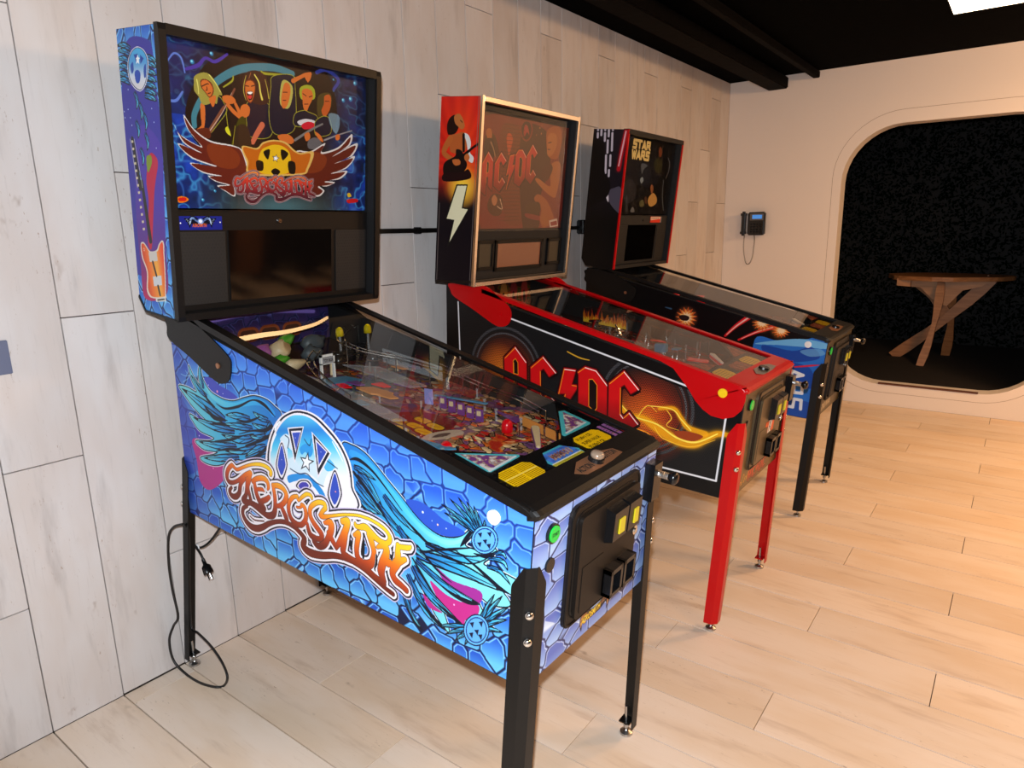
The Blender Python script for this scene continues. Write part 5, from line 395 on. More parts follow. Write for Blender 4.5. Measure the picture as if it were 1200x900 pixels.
# ------------------------------------------------------------------ the room
YF, ZC = 6.2761, 2.7194; SEAM, PW, PL = .5826, .2108, 1.27
def struct(name, m, fn):
    bm = bmesh.new(); fn(bm); o = link(name, tomesh(bm, name), m); o['kind'] = 'structure'; return o
floor = struct('floor', M_GAP, lambda b: (add_box(b, (2.4, 1.8, -.06), (6.0, 9.0, .10)), ))
wall_left = struct('wall_left', M_GAP, lambda b: add_box(b, (-.075, 1.8, 1.36), (.13, 9.0, 2.8)))
ceiling = struct('ceiling', M_CEIL, lambda b: add_box(b, (2.4, 1.8, ZC+.05), (6.2, 9.2, .10)))
wall_right = struct('wall_right', mat('dark_brown_wall', rgb(28, 22, 18), .7), lambda b: add_box(b, (5.3, 1.8, 1.36), (.1, 9.0, 2.72)))
struct('added_reflection_pillar', mat('reflection_pillar_brown', rgb(150, 96, 52), .6), lambda b: add_box(b, (5.17, 4.28, 1.36), (.14, .30, 2.72)))  # unseen brown pillar, added for the strip it reflects in the screen
wall_near = struct('wall_near', M_PLASTER, lambda b: add_box(b, (2.4, -2.65, 1.36), (5.9, .1, 2.72)))
# planks: one mesh per length, shared
_pm = {}
def plank_mesh(kind, L_):
    key = (kind, round(L_, 3))
    if key not in _pm:
        bm = bmesh.new(); g = .0015 if kind == 'wall' else .0013
        if kind == 'wall': add_box(bm, (0, 0, 0), (.012, PW-2*g, L_-2*g), .0011, seg=1)
        else: add_box(bm, (0, 0, 0), (L_-2*g, PW-.0042, .012), .0003, seg=1)
        me = tomesh(bm, kind+'_plank'); me.materials.append(M_WALLP if kind == 'wall' else M_FLOORP); _pm[key] = me
    return _pm[key]
def lay(kind, parent, k, a, b):
    L_ = b-a; yc = SEAM+(k+.5)*PW
    o = bpy.data.objects.new('plank', plank_mesh(kind, L_)); C.objects.link(o); o.parent = parent
    o.location = (-.0052, yc, (a+b)/2) if kind == 'wall' else ((a+b)/2, yc, -.006)
for k in range(-5, 28):                      # wall columns, joints stepping by a third of a plank
    lo = SEAM+k*PW
    if lo+PW > YF+.02: continue
    z = .85+.424*(k % 3)-PL*2
    while z < ZC:
        a, b = max(z, 0.0), min(z+PL, ZC)
        if b-a > .01: lay('wall', wall_left, k, a, b)
        z += PL
for k in range(-5, 27):
    x = {0: 1.762, 1: 1.34, 2: 2.18}[k % 3]-PL*2; y0 = SEAM+k*PW
    if y0 > YF: continue
    while x < 4.2:
        a, b = max(x, 0.0), x+PL
        vis = not (k < -1 and a > 3.0)
        if b-a > .01 and vis: lay('floor', floor, k, a, b)
        x += PL
# far wall with the rounded opening
def rrect(x0, x1, z0, z1, r, n=10):
    pts = []
    for cx, cz, a0 in ((x1-r, z0+r, -90), (x1-r, z1-r, 0), (x0+r, z1-r, 90), (x0+r, z0+r, 180)):
        for k in range(n+1):
            a = math.radians(a0+90*k/n); pts.append((cx+r*math.cos(a), cz+r*math.sin(a)))
    return pts
OX0, OX1, OZ0, OZ1, OR = .965, 2.495, .178, 2.252, .42
def far_wall(bm):
    hole = rrect(OX0, OX1, OZ0, OZ1, OR); n = len(hole); cx, cz = (OX0+OX1)/2, (OZ0+OZ1)/2
    ext = []
    for x, z in hole:      # project outward onto the wall's rectangle
        dx, dz = x-cx, z-cz; t = min(((5.3-cx)/dx if dx > 1e-6 else (-.0-cx)/dx if dx < -1e-6 else 1e9), ((ZC-cz)/dz if dz > 1e-6 else (-.0-cz)/dz if dz < -1e-6 else 1e9))
        ext.append((cx+dx*t, cz+dz*t))
    corners = [(5.3, 0), (5.3, ZC), (0, ZC), (0, 0)]
    for y, flip in ((YF, False), (YF+.16, True)):
        h = [bm.verts.new((x, y, z)) for x, z in hole]; e = [bm.verts.new((x, y, z)) for x, z in ext]
        for k in range(n):
            k2 = (k+1) % n; f = [h[k], h[k2], e[k2]]
            a, b = ext[k], ext[k2]
            if abs(a[0]-b[0]) > 1e-4 and abs(a[1]-b[1]) > 1e-4:
                c = min(corners, key=lambda q: (q[0]-a[0])**2+(q[1]-a[1])**2 if (abs(q[0]-a[0]) < 1e-3 or abs(q[1]-a[1]) < 1e-3) and (abs(q[0]-b[0]) < 1e-3 or abs(q[1]-b[1]) < 1e-3) else 99)
                f.append(bm.verts.new((c[0], y, c[1])))
            f.append(e[k]); bm.faces.new(f)
        if not flip: h0 = h
        else:
            for k in range(n): bm.faces.new((h0[k], h0[(k+1) % n], h[(k+1) % n], h[k]))
wall_far = struct('wall_far', M_PLASTER, far_wall)
# the inlaid groove line round the opening
gl = rrect(OX0-.068, OX1+.068, OZ0-.068, OZ1+.10, OR+.07, 12)
quick('groove', mat('groove_line', rgb(150, 132, 120), .7), wall_far, lambda b: add_tube(b, [(x, YF+.0005, z) for x, z in gl], .0016, 6, True))
tr = struct('trim_1', mat('threshold_strip', rgb(100, 58, 34), .4, .2), lambda b: add_box(b, (1.73, YF+.01, OZ0+.006), (.70, .035, .012), .003))
# the dark room beyond the opening
FB = .12
struct('floor_beyond', M_CARPET, lambda b: add_box(b, (1.9, YF+.16+1.45, FB-.06), (5.6, 2.9, .12)))
struct('ceiling_beyond', M_CEIL, lambda b: add_box(b, (1.9, YF+.16+1.45, 2.75), (5.6, 2.9, .08)))
struct('wall_beyond_left', M_SHADOWBLK, lambda b: add_box(b, (-.93, YF+.16+1.45, 1.4), (.06, 2.9, 2.7)))
struct('wall_beyond_right', M_SHADOWBLK, lambda b: add_box(b, (4.73, YF+.16+1.45, 1.4), (.06, 2.9, 2.7)))
HY = 9.15
hw = struct('wall_beyond_far', M_SHADOWBLK, lambda b: add_box(b, (1.9, HY+.1, 1.4), (5.6, .08, 2.7)))
def hedge(bm):
    r = random.Random(3)
    for i in range(13000):
        x, z = r.uniform(.15, 3.3), r.uniform(FB+.02, 2.66); y = HY-.01-r.random()*.06
        a = r.uniform(0, 6.28); s_ = r.uniform(.012, .028); dx, dz = math.cos(a)*s_, math.sin(a)*s_; t = r.uniform(-.02, .02)
        v = [bm.verts.new((x-dx, y+.02, z-dz)), bm.verts.new((x-dz*.4, y-t*.5, z+dx*.4)), bm.verts.new((x+dx, y-.012, z+dz)), bm.verts.new((x+dz*.4, y+t*.5, z-dx*.4))]
        bm.faces.new(v)
hd = quick('hedge_leaves', M_HEDGE, None, hedge); tag(hd, 'dark green artificial hedge covering the far wall beyond the rounded opening', 'hedge', kind='stuff')

# rustic table beyond the opening
tb = empty('wooden_table', (1.64, 8.1, FB), 'rustic wooden table with crossing legs in the dark room beyond the opening', 'table')
def ttop(bm):
    r = random.Random(5); n = 40; o = []
    for k in range(n):
        a = 2*math.pi*k/n; rr = 1+.05*math.sin(3*a+1)+.03*math.sin(7*a)
        o.append((.53*rr*math.cos(a), .36*rr*math.sin(a)))
    add_prism(bm, o, .815, .855, lambda p, q, v: (p, q, v))
quick('tabletop', M_RUSTIC, tb, ttop)
quick('apron', wood_mat('pale_rustic_wood', rgb(150, 104, 66), rgb(205, 150, 100)), tb, lambda b: (add_prism(b, [(-.40, .825), (.40, .83), (.30, .76), (.16, .72), (.04, .56), (-.09, .63), (-.20, .74), (-.40, .75)], -.18, -.14, lambda p, q, v: (p, v, q)), add_prism(b, [(-.40, .83), (-.40, .76), (-.28, .75), (-.28, .83)], -.26, -.18, lambda p, q, v: (p, v, q))))
def tleg(a, b_, w0, w1):
    def f(bm):
        A, B = Vector(a), Vector(b_); d = (B-A).normalized(); s_ = d.cross(Vector((0, 1, 0))).normalized()
        pts = []
        for k in range(9):
            t = k/8; p = A.lerp(B, t)+s_*.03*math.sin(t*math.pi); wd = w0+(w1-w0)*t+.018*math.sin(t*9)
            pts.append((p, wd))
        for sy in (-.03, .03): pass
        L_ = [[bm.verts.new(p+s_*wd*sx+Vector((0, sy, 0))) for sx, sy in ((-.5, -.03), (.5, -.03), (.5, .03), (-.5, .03))] for p, wd in pts]
        for u, v in zip(L_, L_[1:]):
            for k in range(4): bm.faces.new((u[k], u[(k+1) % 4], v[(k+1) % 4], v[k]))
        bm.faces.new(L_[0][::-1]); bm.faces.new(L_[-1])
    return f
quick('leg', M_RUSTIC, tb, tleg((-.30, .10, .82), (.06, .02, .40), .09, .10))
quick('leg', M_RUSTIC, tb, tleg((.38, -.02, .83), (-.40, -.02, .0), .10, .09))
quick('leg', M_RUSTIC, tb, tleg((-.02, -.24, .80), (-.10, -.46, .0), .06, .055))
quick('leg', M_RUSTIC, tb, tleg((.03, .10, .80), (.05, .28, .0), .07, .07))

# ceiling: square ring lamp and a dark cable duct along the left wall
lp = empty('ceiling_lamp', (2.09, 4.39, ZC), 'glowing square ring lamp hanging just under the black ceiling', 'ceiling lamp')
def ring(bm, o_, i_, z0, z1):
    O = [(-o_, -o_), (o_, -o_), (o_, o_), (-o_, o_)]; I = [(-i_, -i_), (i_, -i_), (i_, i_), (-i_, i_)]
    V = [[bm.verts.new((x, y, z)) for x, y in P] for P, z in ((O, z0), (I, z0), (I, z1), (O, z1))]
    for a in range(4):
        for k in range(4): bm.faces.new((V[a][k], V[a][(k+1) % 4], V[(a+1) % 4][(k+1) % 4], V[(a+1) % 4][k]))
quick('diffuser', M_LAMP, lp, lambda b: ring(b, .30, .215, -.122, -.09))
quick('housing', M_BLACK, lp, lambda b: ring(b, .302, .213, -.09, -.06))
for x in (-.26, .26):
    for y in (-.26, .26): quick('hanger', M_STEEL, lp, lambda b: add_cyl(b, (x, y, -.06), (x, y, 0), .003, n=6))
dct = quick('cable_duct', mat('dark_duct', rgb(3, 2, 2), .8, spec=.06), None, lambda b: (add_box(b, (.42, 3.2, 2.655), (.16, 6.1, .09), .008), add_box(b, (.72, 3.2, 2.685), (.05, 6.1, .05), .004)))
tag(dct, 'dark duct running under the black ceiling along the planked wall', 'duct')

# slate plate at the left edge, wall phone, rail between the machines
t = empty('wall_switch', (0.002, .60, 1.182), 'slate blue switch plate on the planked wall at the left edge', 'switch')
quick('cover_plate', M_SLATE, t, lambda b: add_box(b, (.004, 0, 0), (.008, .10, .095), .002))
quick('rocker', M_SLATE, t, lambda b: add_box(b, (.009, -.01, 0), (.004, .045, .05), .001))

ph = empty('wall_phone', (.26, YF, 1.515), 'black corded office telephone mounted on the cream far wall', 'telephone')
quick('phone_body', M_BLACKG, ph, lambda b: add_box(b, (.045, -.03, 0), (.15, .05, .20), .010))
quick('handset', M_BLACKG, ph, lambda b: (add_box(b, (-.062, -.05, .0), (.042, .035, .17), .012), add_box(b, (-.062, -.055, .082), (.05, .05, .05), .014), add_box(b, (-.062, -.055, -.078), (.05, .05, .05), .014)))
sc = quick('screen', M_LCD, ph, lambda b: add_box(b, (.055, -.0565, .058), (.085, .004, .034), .001), label='lit blue display')
quick('screen_bezel', mat('grey_bezel', rgb(96, 92, 88), .4), ph, lambda b: add_box(b, (.052, -.0555, .058), (.12, .003, .06), .001))
for r in range(4):
    for c in range(4): quick('key', M_BLACK, ph, lambda b: add_box(b, (.008+c*.026, -.057, -.005-r*.022), (.017, .006, .013), .002))
def coil(bm):
    pts = []; path = spline([(-.055, -.035, -.10), (-.06, -.03, -.16), (-.055, -.03, -.25), (-.03, -.03, -.345), (.0, -.03, -.35), (.025, -.03, -.29), (.03, -.03, -.22), (.035, -.03, -.15), (.03, -.03, -.10)], 30)
    for i, p in enumerate(path):
        a = i*.9; pts.append((p[0]+.0045*math.cos(a), p[1]+.0045*math.sin(a), p[2]))
    add_tube(bm, pts, .0022, 5)
quick('coiled_cord', M_CORD, ph, coil)

rl = empty('wall_rail', (.03, 2.7, 1.512), 'thin black rail running along the planked wall behind the machines', 'rail')
quick('bar', M_BLACK, rl, lambda b: add_box(b, (0, -.10, -.004), (.02, 2.6, .020), .003))
quick('clip', M_BLACK, rl, lambda b: add_box(b, (0, -.43, -.004), (.028, .035, .030), .004))
quick('junction_box', M_BLACKG, rl, lambda b: add_box(b, (.0, 1.07, .0), (.05, .17, .085), .006))

# ------------------------------------------------------------------ pinball machines
H = .2825; TH = .1124; CT, ST = math.cos(TH), math.sin(TH)
BU, BZ, BD, BH, BW = .0406, 1.2943, .2174, .7541, .3662
FP0 = (1.3698, .5261); FDX, FDZ = .0939, .9956
GS = .2596
def ztop(u, off=.0125): return 1.3045-GS*u+off
def zpf(u, h=0): return .945+(1.2-u)*.165+h
def F_side(sgn, d=0.):      # near (sgn -1) or far side sheet, (u,z)
    return lambda p, q, e: (p, sgn*(H+.0012+d+e), q)
def F_front(p, q, e): return (FP0[0]+q*FDX+(e+.0012)*FDZ, p, FP0[1]+q*FDZ-(e+.0012)*FDX)
def F_bb(a, e, v): return (BU+a*CT+e*ST, v, BZ-a*ST+e*CT)
def F_bfront(dep): return lambda p, q, e: F_bb(BD-dep+e, q, p)
def F_bside(sgn): return lambda p, q, e: F_bb(p, q, sgn*(BW+.0012+e))
SIDE_OUT = [(.004, .606), (1.3675, .529), (1.4055, .928), (.033, 1.270)]

def box_pts(p0, p1, q0, q1): return [(p0, q0), (p1, q0), (p1, q1), (p0, q1)]
def rounded(p0, p1, q0, q1, r, n=4):
    return rrect(p0, p1, q0, q1, r, n)

def build_machine(i, loc, spec):
    root = empty('pinball_machine', loc, spec['label'], 'pinball machine', 'pinball machines along the planked wall')
    mt = spec['metal']; trim = spec['trim']
    # cabinet: an open-topped case
    def cab(bm):
        fn = lambda p, q, v: (p, v, q)
        for s_ in (-1, 1): add_prism(bm, [(0, .605), (1.3698, .5261), (1.408, .9312), (.034, 1.272)], s_*H, s_*(H-.018), fn)
        add_prism(bm, [(1.3698, .5261), (1.408, .9312), (1.390, .9360), (1.352, .5271)], -H+.018, H-.018, fn)
        add_prism(bm, [(0, .605), (.034, 1.272), (.052, 1.268), (.018, .604)], -H+.018, H-.018, fn)
        add_prism(bm, [(.018, .612), (1.352, .535), (1.352, .545), (.018, .624)], -H+.018, H-.018, fn)
    quick('cabinet', spec['cab'], root, cab)
    for s_ in (-1, 1):
        quad_print('side_artwork', spec['side_p'], SIDE_OUT, F_side(s_), spec['side_m'], root, label=spec['side_l'])
    quad_print('front_artwork', spec['front_p'], box_pts(-H+.001, H-.001, .0015, .400), F_front, spec['front_m'], root)
    # rails over the glass edges
    for s_ in (-1, 1):
        def rail(bm, s_=s_):
            fn = lambda p, q, v: (p, v, q)
            if spec['flare']:
                low = [(.243, 1.236), (.403, 1.195), (.60, 1.142), (1.09, 1.016), (1.141, .994), (1.20, .926), (1.23, .883), (1.258, .855), (1.29, .836), (1.334, .830), (1.372, .843), (1.398, .870), (1.409, .905), (1.4115, .955)]
                add_prism(bm, low+[(1.412, ztop(1.412)), (.243, ztop(.243))], s_*(H+.0025), s_*(H+.0065), fn)
            else:
                add_prism(bm, [(.06, ztop(.06, -.007)), (1.40, ztop(1.40, -.007)), (1.40, ztop(1.40)), (.06, ztop(.06))], s_*(H+.0025), s_*(H+.0065), fn)
            add_prism(bm, [(.06, ztop(.06)-.004), (1.35, ztop(1.35)-.004), (1.35, ztop(1.35)), (.06, ztop(.06))], s_*(H+.0025), s_*(H-.021), fn)
        quick('side_rail', mt, root, rail)
    # lockdown bar with rounded corners, tapering over the front
    def lock(bm):
        prof = [(1.334, ztop(1.334)+.001), (1.395, ztop(1.395)+.002), (1.412, ztop(1.412)-.0005), (1.4225, ztop(1.42)-.007), (1.4165, .929), (1.408, .927), (1.407, ztop(1.407)-.010), (1.334, ztop(1.334)-.006)]
        fn = lambda p, q, v: (p, v, q); hw_ = H+.0075
        secs = [(-hw_, .018), (-hw_+.003, .008), (-hw_+.009, .002), (-hw_+.02, 0), (hw_-.02, 0), (hw_-.009, .002), (hw_-.003, .008), (hw_, .018)]
        rings = [[bm.verts.new(fn(1.334+(p-1.334)*(1-sh/.09), q-sh*.20*(q > .94), v)) for p, q in prof] for v, sh in secs]
        for a, b in zip(rings, rings[1:]):
            for k in range(len(prof)): bm.faces.new((a[k], a[(k+1) % len(prof)], b[(k+1) % len(prof)], b[k]))
        bm.faces.new(rings[0]); bm.faces.new(rings[-1][::-1])
    lk = quick('lockdown_bar', mt, root, lock)
    n_ = Vector((GS, 0, 1)).normalized(); tx = Vector((1, 0, -GS)).normalized()
    def TP(u, v, h=0): return Vector((u, v, ztop(u)))+n_*h
    quick('button_plate', M_COPPER if not spec['flare'] else M_STEEL, lk, lambda b: add_prism(b, [(1.352, .055), (1.366, .112), (1.392, .118), (1.398, .06), (1.400, .0), (1.398, -.06), (1.378, -.085), (1.352, -.035)], .0005, .0018, lambda p, q, v: TP(p, q, v+.002)))
    quick('launch_button', M_BLACKG, lk, lambda b: (add_cyl(b, TP(1.375, .018, .002), TP(1.375, .018, .012), .0215, .019, 20)))
    if i == 0:
        quick('clear_cap', mat('clear_cap', rgb(150, 130, 112), .15, .3), lk, lambda b: add_lathe(b, [(.0155, 0), (.017, .004), (.0165, .010), (.012, .0145), (.001, .016)], Matrix.Translation(TP(1.375, .018, .012)) @ n_.to_track_quat('Z', 'Y').to_matrix().to_4x4()), True)
        for str_, vv, uu in (('ACTION', -.043, 1.379), ('BUTTON', .070, 1.375)):
            def txt(b, str_=str_, vv=vv, uu=uu):
                for tri in text_tris(str_):
                    vs_ = [b.verts.new(TP(uu+.009-q*.025, vv-.026+p*.0155, .0045)) for p, q in tri]
                    b.faces.new(vs_)
            quick('lettering', M_SHADOWBLK, lk, txt)
    # playfield glass, board and what stands on it
    quick('playfield_glass', M_GLASS, root, lambda b: add_prism(b, [(.06, ztop(.06)-.0075), (1.336, ztop(1.336)-.0075), (1.336, ztop(1.336)-.0085), (.06, ztop(.06)-.0085)], -H+.019, H-.019, lambda p, q, v: (p, v, q)))
    pw = H-.0185
    pf = quad_print('playfield', spec['pf_p'], box_pts(.06, 1.30, -pw, pw), lambda p, q, e: (p, q, zpf(p)+e), spec['pf_m'], root, thick=.012)
    quick('backboard', spec.get('bb_m') or M_SHADOWBLK, root, lambda b: add_box(b, (.10, 0, 1.20), (.008, 2*pw, .17)))
    ap = quick('apron', M_BLACKG, root, lambda b: add_prism(b, [(1.336, -pw), (1.336, pw), (1.10, pw), (1.237, .085), (1.248, .068), (1.248, -.088), (1.237, -.105), (1.10, -pw)], -.016, -.012, lambda p, q, v: TP(p, q, v)))
    spec['apron'](ap, lambda u, v, h=0: TP(u-.023, v+.036, h), pw)
    spec['toys'](pf, pw, root)
    # coin door
    cd = quick('coin_door', M_BROWNBLK if not spec['flare'] else M_GUN, root, lambda b: (add_prism(b, rounded(-.150, .180, .073, .383, .028, 5), 0, .008, lambda p, q, v: F_front(p, q, v))))
    quick('door_frame', M_BLACK, cd, lambda b: [add_tube(b, [F_front(x, z, .008) for x, z in rounded(-.150+d_, .180-d_, .073+d_, .383-d_, .028, 6)], .0035, 6, True) for d_ in (.004, .024)])
    quick('door_panel', M_BROWNBLK if not spec['flare'] else M_GUN, cd, lambda b: add_prism(b, rounded(-.118, .165, .090, .352, .014, 4), .008, .018, lambda p, q, v: F_front(p, q, v)))
    quick('service_panel', M_BROWNBLK if not spec['flare'] else M_GUN, cd, lambda b: (add_prism(b, [(-.100, .104), (-.004, .104), (-.004, .222), (-.100, .222)], .018, .0195, lambda p, q, v: F_front(p, q, v))))
    for k, (a, b_) in enumerate(((-.006, .062), (.070, .132))):
        def slot(bm, a=a, b_=b_):
            add_prism(bm, [(.018, .247), (.040, .255), (.042, .330), (.018, .337)], a, b_, lambda p, q, v: F_front(v, q, p))
        sl = quick('coin_slot', M_BLACKG, cd, slot)
        quick('reject_button', M_YELW, sl, lambda bm, a=a, b_=b_: add_prism(bm, [(a+.024, .270), (b_-.018, .270), (b_-.018, .308), (a+.024, .308)], .040, .0445, lambda p, q, v: F_front(p, q, v)), label='lit yellow coin reject insert')
    for a, b_ in ((.006, .066), (.074, .134)):
        def ret(bm, a=a, b_=b_):
            for q0, q1, p0, p1 in ((.098, .108, a, b_), (.160, .172, a, b_), (.098, .172, a, a+.01), (.098, .172, b_-.01, b_)):
                add_prism(bm, [(p0, q0), (p1, q0), (p1, q1), (p0, q1)], .018, .042, lambda p, q, v: F_front(p, q, v))
            add_prism(bm, [(a, .10), (b_, .10), (b_, .16), (a, .16)], .018, .021, lambda p, q, v: F_front(p, q, v))
        quick('coin_return', M_BLACKG, cd, ret)
    quick('door_lock', M_CHROME, cd, lambda b: (add_cyl(b, F_front(.150, .222, .018), F_front(.150, .222, .024), .0125, n=18), add_cyl(b, F_front(.150, .222, .024), F_front(.150, .222, .027), .006, n=12)))
    if spec['flare']:
        quad_print('warning_sticker', spec['stk_p'], box_pts(-.03, .075, .192, .242), lambda p, q, e: F_front(p, q, e+.019), spec['stk_m'], cd, label='orange and white warning sticker')
    # buttons
    sb = quick('start_button', M_BLACKG, root, lambda b: add_cyl(b, F_front(-.217, .352, 0), F_front(-.217, .352, .007), .0225, n=22))
    quick('button_lens', M_GREEN, sb, lambda b: add_cyl(b, F_front(-.217, .352, .007), F_front(-.217, .352, .010), .0185, n=22), label='green lens')
    if i == 0:
        def st(b):
            for tri in text_tris('START'): b.faces.new([b.verts.new(F_front(-.2285+p*.0085, .348+q*.0115, .0105)) for p, q in tri])
        quick('button_lettering', M_SHADOWBLK, sb, st)
    quick('tournament_button', M_BLACKG, root, lambda b: add_cyl(b, F_front(-.218, .277, 0), F_front(-.218, .277, .005), .0165, n=20))
    for s_ in (-1, 1):
        d0 = .0065 if spec['flare'] else .0012
        quick('flipper_button', spec['btn'], root, lambda b, s_=s_: (add_cyl(b, (spec['fb'][0], s_*(H+d0), spec['fb'][1]), (spec['fb'][0], s_*(H+d0+.005), spec['fb'][1]), .0165, n=22), add_cyl(b, (spec['fb'][0], s_*(H+d0+.005), spec['fb'][1]), (spec['fb'][0], s_*(H+d0+.008), spec['fb'][1]), .0115, n=18)), label=spec['btn_l'])
    # plunger
    ph_ = quick('plunger_housing', M_BLACKG, root, lambda b: add_prism(b, [(.222, .275), (.268, .275), (.268, .378), (.222, .378)], .0, .028, lambda p, q, v: F_front(p, q, v)))
    quick('plunger_rod', M_STEEL, ph_, lambda b: (add_cyl(b, F_front(.245, .350, .028), F_front(.245, .350, .058), .0085, n=14), add_tube(b, [F_front(.245+.0085*math.cos(a*.8), .350+.0085*math.sin(a*.8), .03+a*.0006) for a in range(46)], .0016, 5)))
    quick('plunger_knob', M_BLACKG, ph_, lambda b: add_lathe(b, [(.006, 0), (.0105, .006), (.0175, .014), (.018, .020), (.012, .026), (.001, .028)], Matrix.Translation(F_front(.245, .350, .056)) @ Vector((FDZ, 0, -FDX)).to_track_quat('Z', 'Y').to_matrix().to_4x4()), True)
    # legs: folded steel with a pointed top
    for fr in (0, 1):
        for s_ in (-1, 1):
            dx = 1 if fr else -1
            top = Vector((1.400, s_*(H+.001), .822)) if fr else Vector((.008, s_*(H+.001), .80))
            bot = Vector((1.347, s_*(H+.030), .035)) if fr else Vector((-.1086, s_*(H+.030), .035))
            def leg(bm, dx=dx, s_=s_, top=top, bot=bot):
                secs = [(0, .0145, .0), (.055, .041, 0), (.065, .043, 0), (1, .038, 0)]; R_ = []
                for t, wd, _ in secs:
                    p = top.lerp(bot, t); ch = .008
                    # outer L outline with a chamfered corner, 3 mm steel
                    o_ = [(-wd, .010), (-ch, .010), (.010, -ch), (.010, -wd)]; i_ = [(.007, -wd), (.007, -ch-.001), (-ch-.001, .007), (-wd, .007)]
                    R_.append([bm.verts.new((p.x+dx*a, p.y+s_*b, p.z)) for a, b in o_+i_])
                for a, b in zip(R_, R_[1:]):
                    for k in range(8): bm.faces.new((a[k], a[(k+1) % 8], b[(k+1) % 8], b[k]))
                bm.faces.new(R_[0]); bm.faces.new(R_[-1][::-1])
                # foot bracket folded inside
                p = bot+Vector((0, 0, .012)); add_box(bm, (p.x-dx*.018, p.y-s_*.018, p.z), (.034, .034, .004))
            lg = quick('leg', mt, root, leg)
            for t in (.135, .215):
                p = top.lerp(bot, t)
                nn = Vector((dx, s_, 0)).normalized(); q = p+Vector((dx*.001, s_*.001, 0))
                quick('leg_bolt', M_CHROME, lg, lambda b, q=q, nn=nn: add_lathe(b, [(.0095, 0), (.0095, .003), (.0088, .006), (.006, .0088), (.001, .010)], Matrix.Translation(q) @ nn.to_track_quat('Z', 'Y').to_matrix().to_4x4(), 14), True)
            f = Vector((bot.x-dx*.018, bot.y-s_*.018, 0))
            quick('leveler_foot', M_STEEL, lg, lambda b, f=f: (add_cyl(b, f+Vector((0, 0, .002)), f+Vector((0, 0, .008)), .020, .019, 20), add_cyl(b, f+Vector((0, 0, .008)), f+Vector((0, 0, .014)), .019, .008, 20), add_cyl(b, f+Vector((0, 0, .014)), f+Vector((0, 0, .095)), .0048, n=8), add_cyl(b, f+Vector((0, 0, .026)), f+Vector((0, 0, .034)), .009, n=6)))
    # backbox pivot brackets
    for s_ in (-1, 1):
        pv = spec['arm']
        def arm(bm, s_=s_): add_prism(bm, [tuple(q) for q in spline(pv, 4, True)], s_*(H+.0025), s_*(H+.0065), lambda p, q, v: (p, v, q))
        hb = quick('backbox_bracket', mt, root, arm)
        quick('bracket_bolt', M_COPPER if not spec['flare'] else mt, hb, lambda b, s_=s_: add_cyl(b, (spec['pivot'][0], s_*(H+.0065), spec['pivot'][1]), (spec['pivot'][0], s_*(H+.010), spec['pivot'][1]), .0085, n=14))
    # backbox shell
    RD = .035
    def shell(bm):
        W_, w2 = BW, BW-.020
        def pr(p0, p1, q0, q1, v0, v1): add_prism(bm, [(p0, q0), (p1, q0), (p1, q1), (p0, q1)], v0, v1, lambda p, q, v: F_bb(p, q, v))
        cut = .03 if not spec['flare'] else 0.
        for s_ in (-1, 1):
            pl = [(cut, 0.), (BD, 0.), (BD, BH), (0, BH), (0, cut*1.4)] if cut else [(0, 0), (BD, 0), (BD, BH), (0, BH)]
            add_prism(bm, pl, s_*W_, s_*w2, lambda p, q, v: F_bb(p, q, v))
        pr(0, BD, BH-.018, BH, -w2, w2); pr(.03, BD, 0, .018, -w2, w2); pr(.0, .012, .02, BH-.018, -w2, w2)
        pr(.012, BD-RD-.008, .018, .022, -w2, w2)
    bb = quick('backbox', spec['cab'], root, shell)
    pl = [(.030, .001), (BD-.001, .001), (BD-.001, BH-.001), (.001, BH-.001), (.001, .043)] if not spec['flare'] else box_pts(.001, BD-.001, .001, BH-.001)
    for s_ in (-1, 1): quad_print('side_print', spec['box_p'], pl, F_bside(s_), spec['box_m'], bb)
    # edge trim
    if spec['flare']:
        def tr_(bm):
            for v0, v1, q0, q1 in ((-BW-.003, -BW+.012, 0, BH), (BW-.012, BW+.003, 0, BH)):
                add_prism(bm, [(BD-.006, q0), (BD+.006, q0), (BD+.006, q1+.003), (BD-.006, q1+.003)], v0, v1, lambda p, q, v: F_bb(p, q, v))
            for q0, q1 in ((BH-.022, BH+.003), (-.004, .020)):
                add_prism(bm, [(BD-.004, q0), (BD+.008, q0+.004), (BD+.008, q1-.004), (BD-.004, q1)], -BW+.012, BW-.012, lambda p, q, v: F_bb(p, q, v))
        quick('edge_trim', M_GOLDT, bb, tr_, label='gold toned metal edge trim')
        quick('side_moulding', M_BLACKG, bb, lambda b: [add_box(b, F_bb(BD/2, q, 0), (BD*.98, 2*BW+.008, .012), .002, None) for q in (.006,)])
    elif i == 2:
        for s_ in (-1, 1): quick('edge_trim', M_RED, bb, lambda bm: add_prism(bm, [(BD-.004, 0), (BD+.0045, 0), (BD+.0045, BH), (BD-.004, BH)], s_*(BW+.003), s_*(BW-.009), lambda p, q, v: F_bb(p, q, v)), label='red edge moulding')
        quick('top_cap', M_BLACK, bb, lambda b: add_prism(b, [(BD-.03, BH-.022), (BD+.006, BH-.022), (BD+.004, BH+.004), (BD-.03, BH+.003)], -BW, BW, lambda p, q, v: F_bb(p, q, v)))
    else:
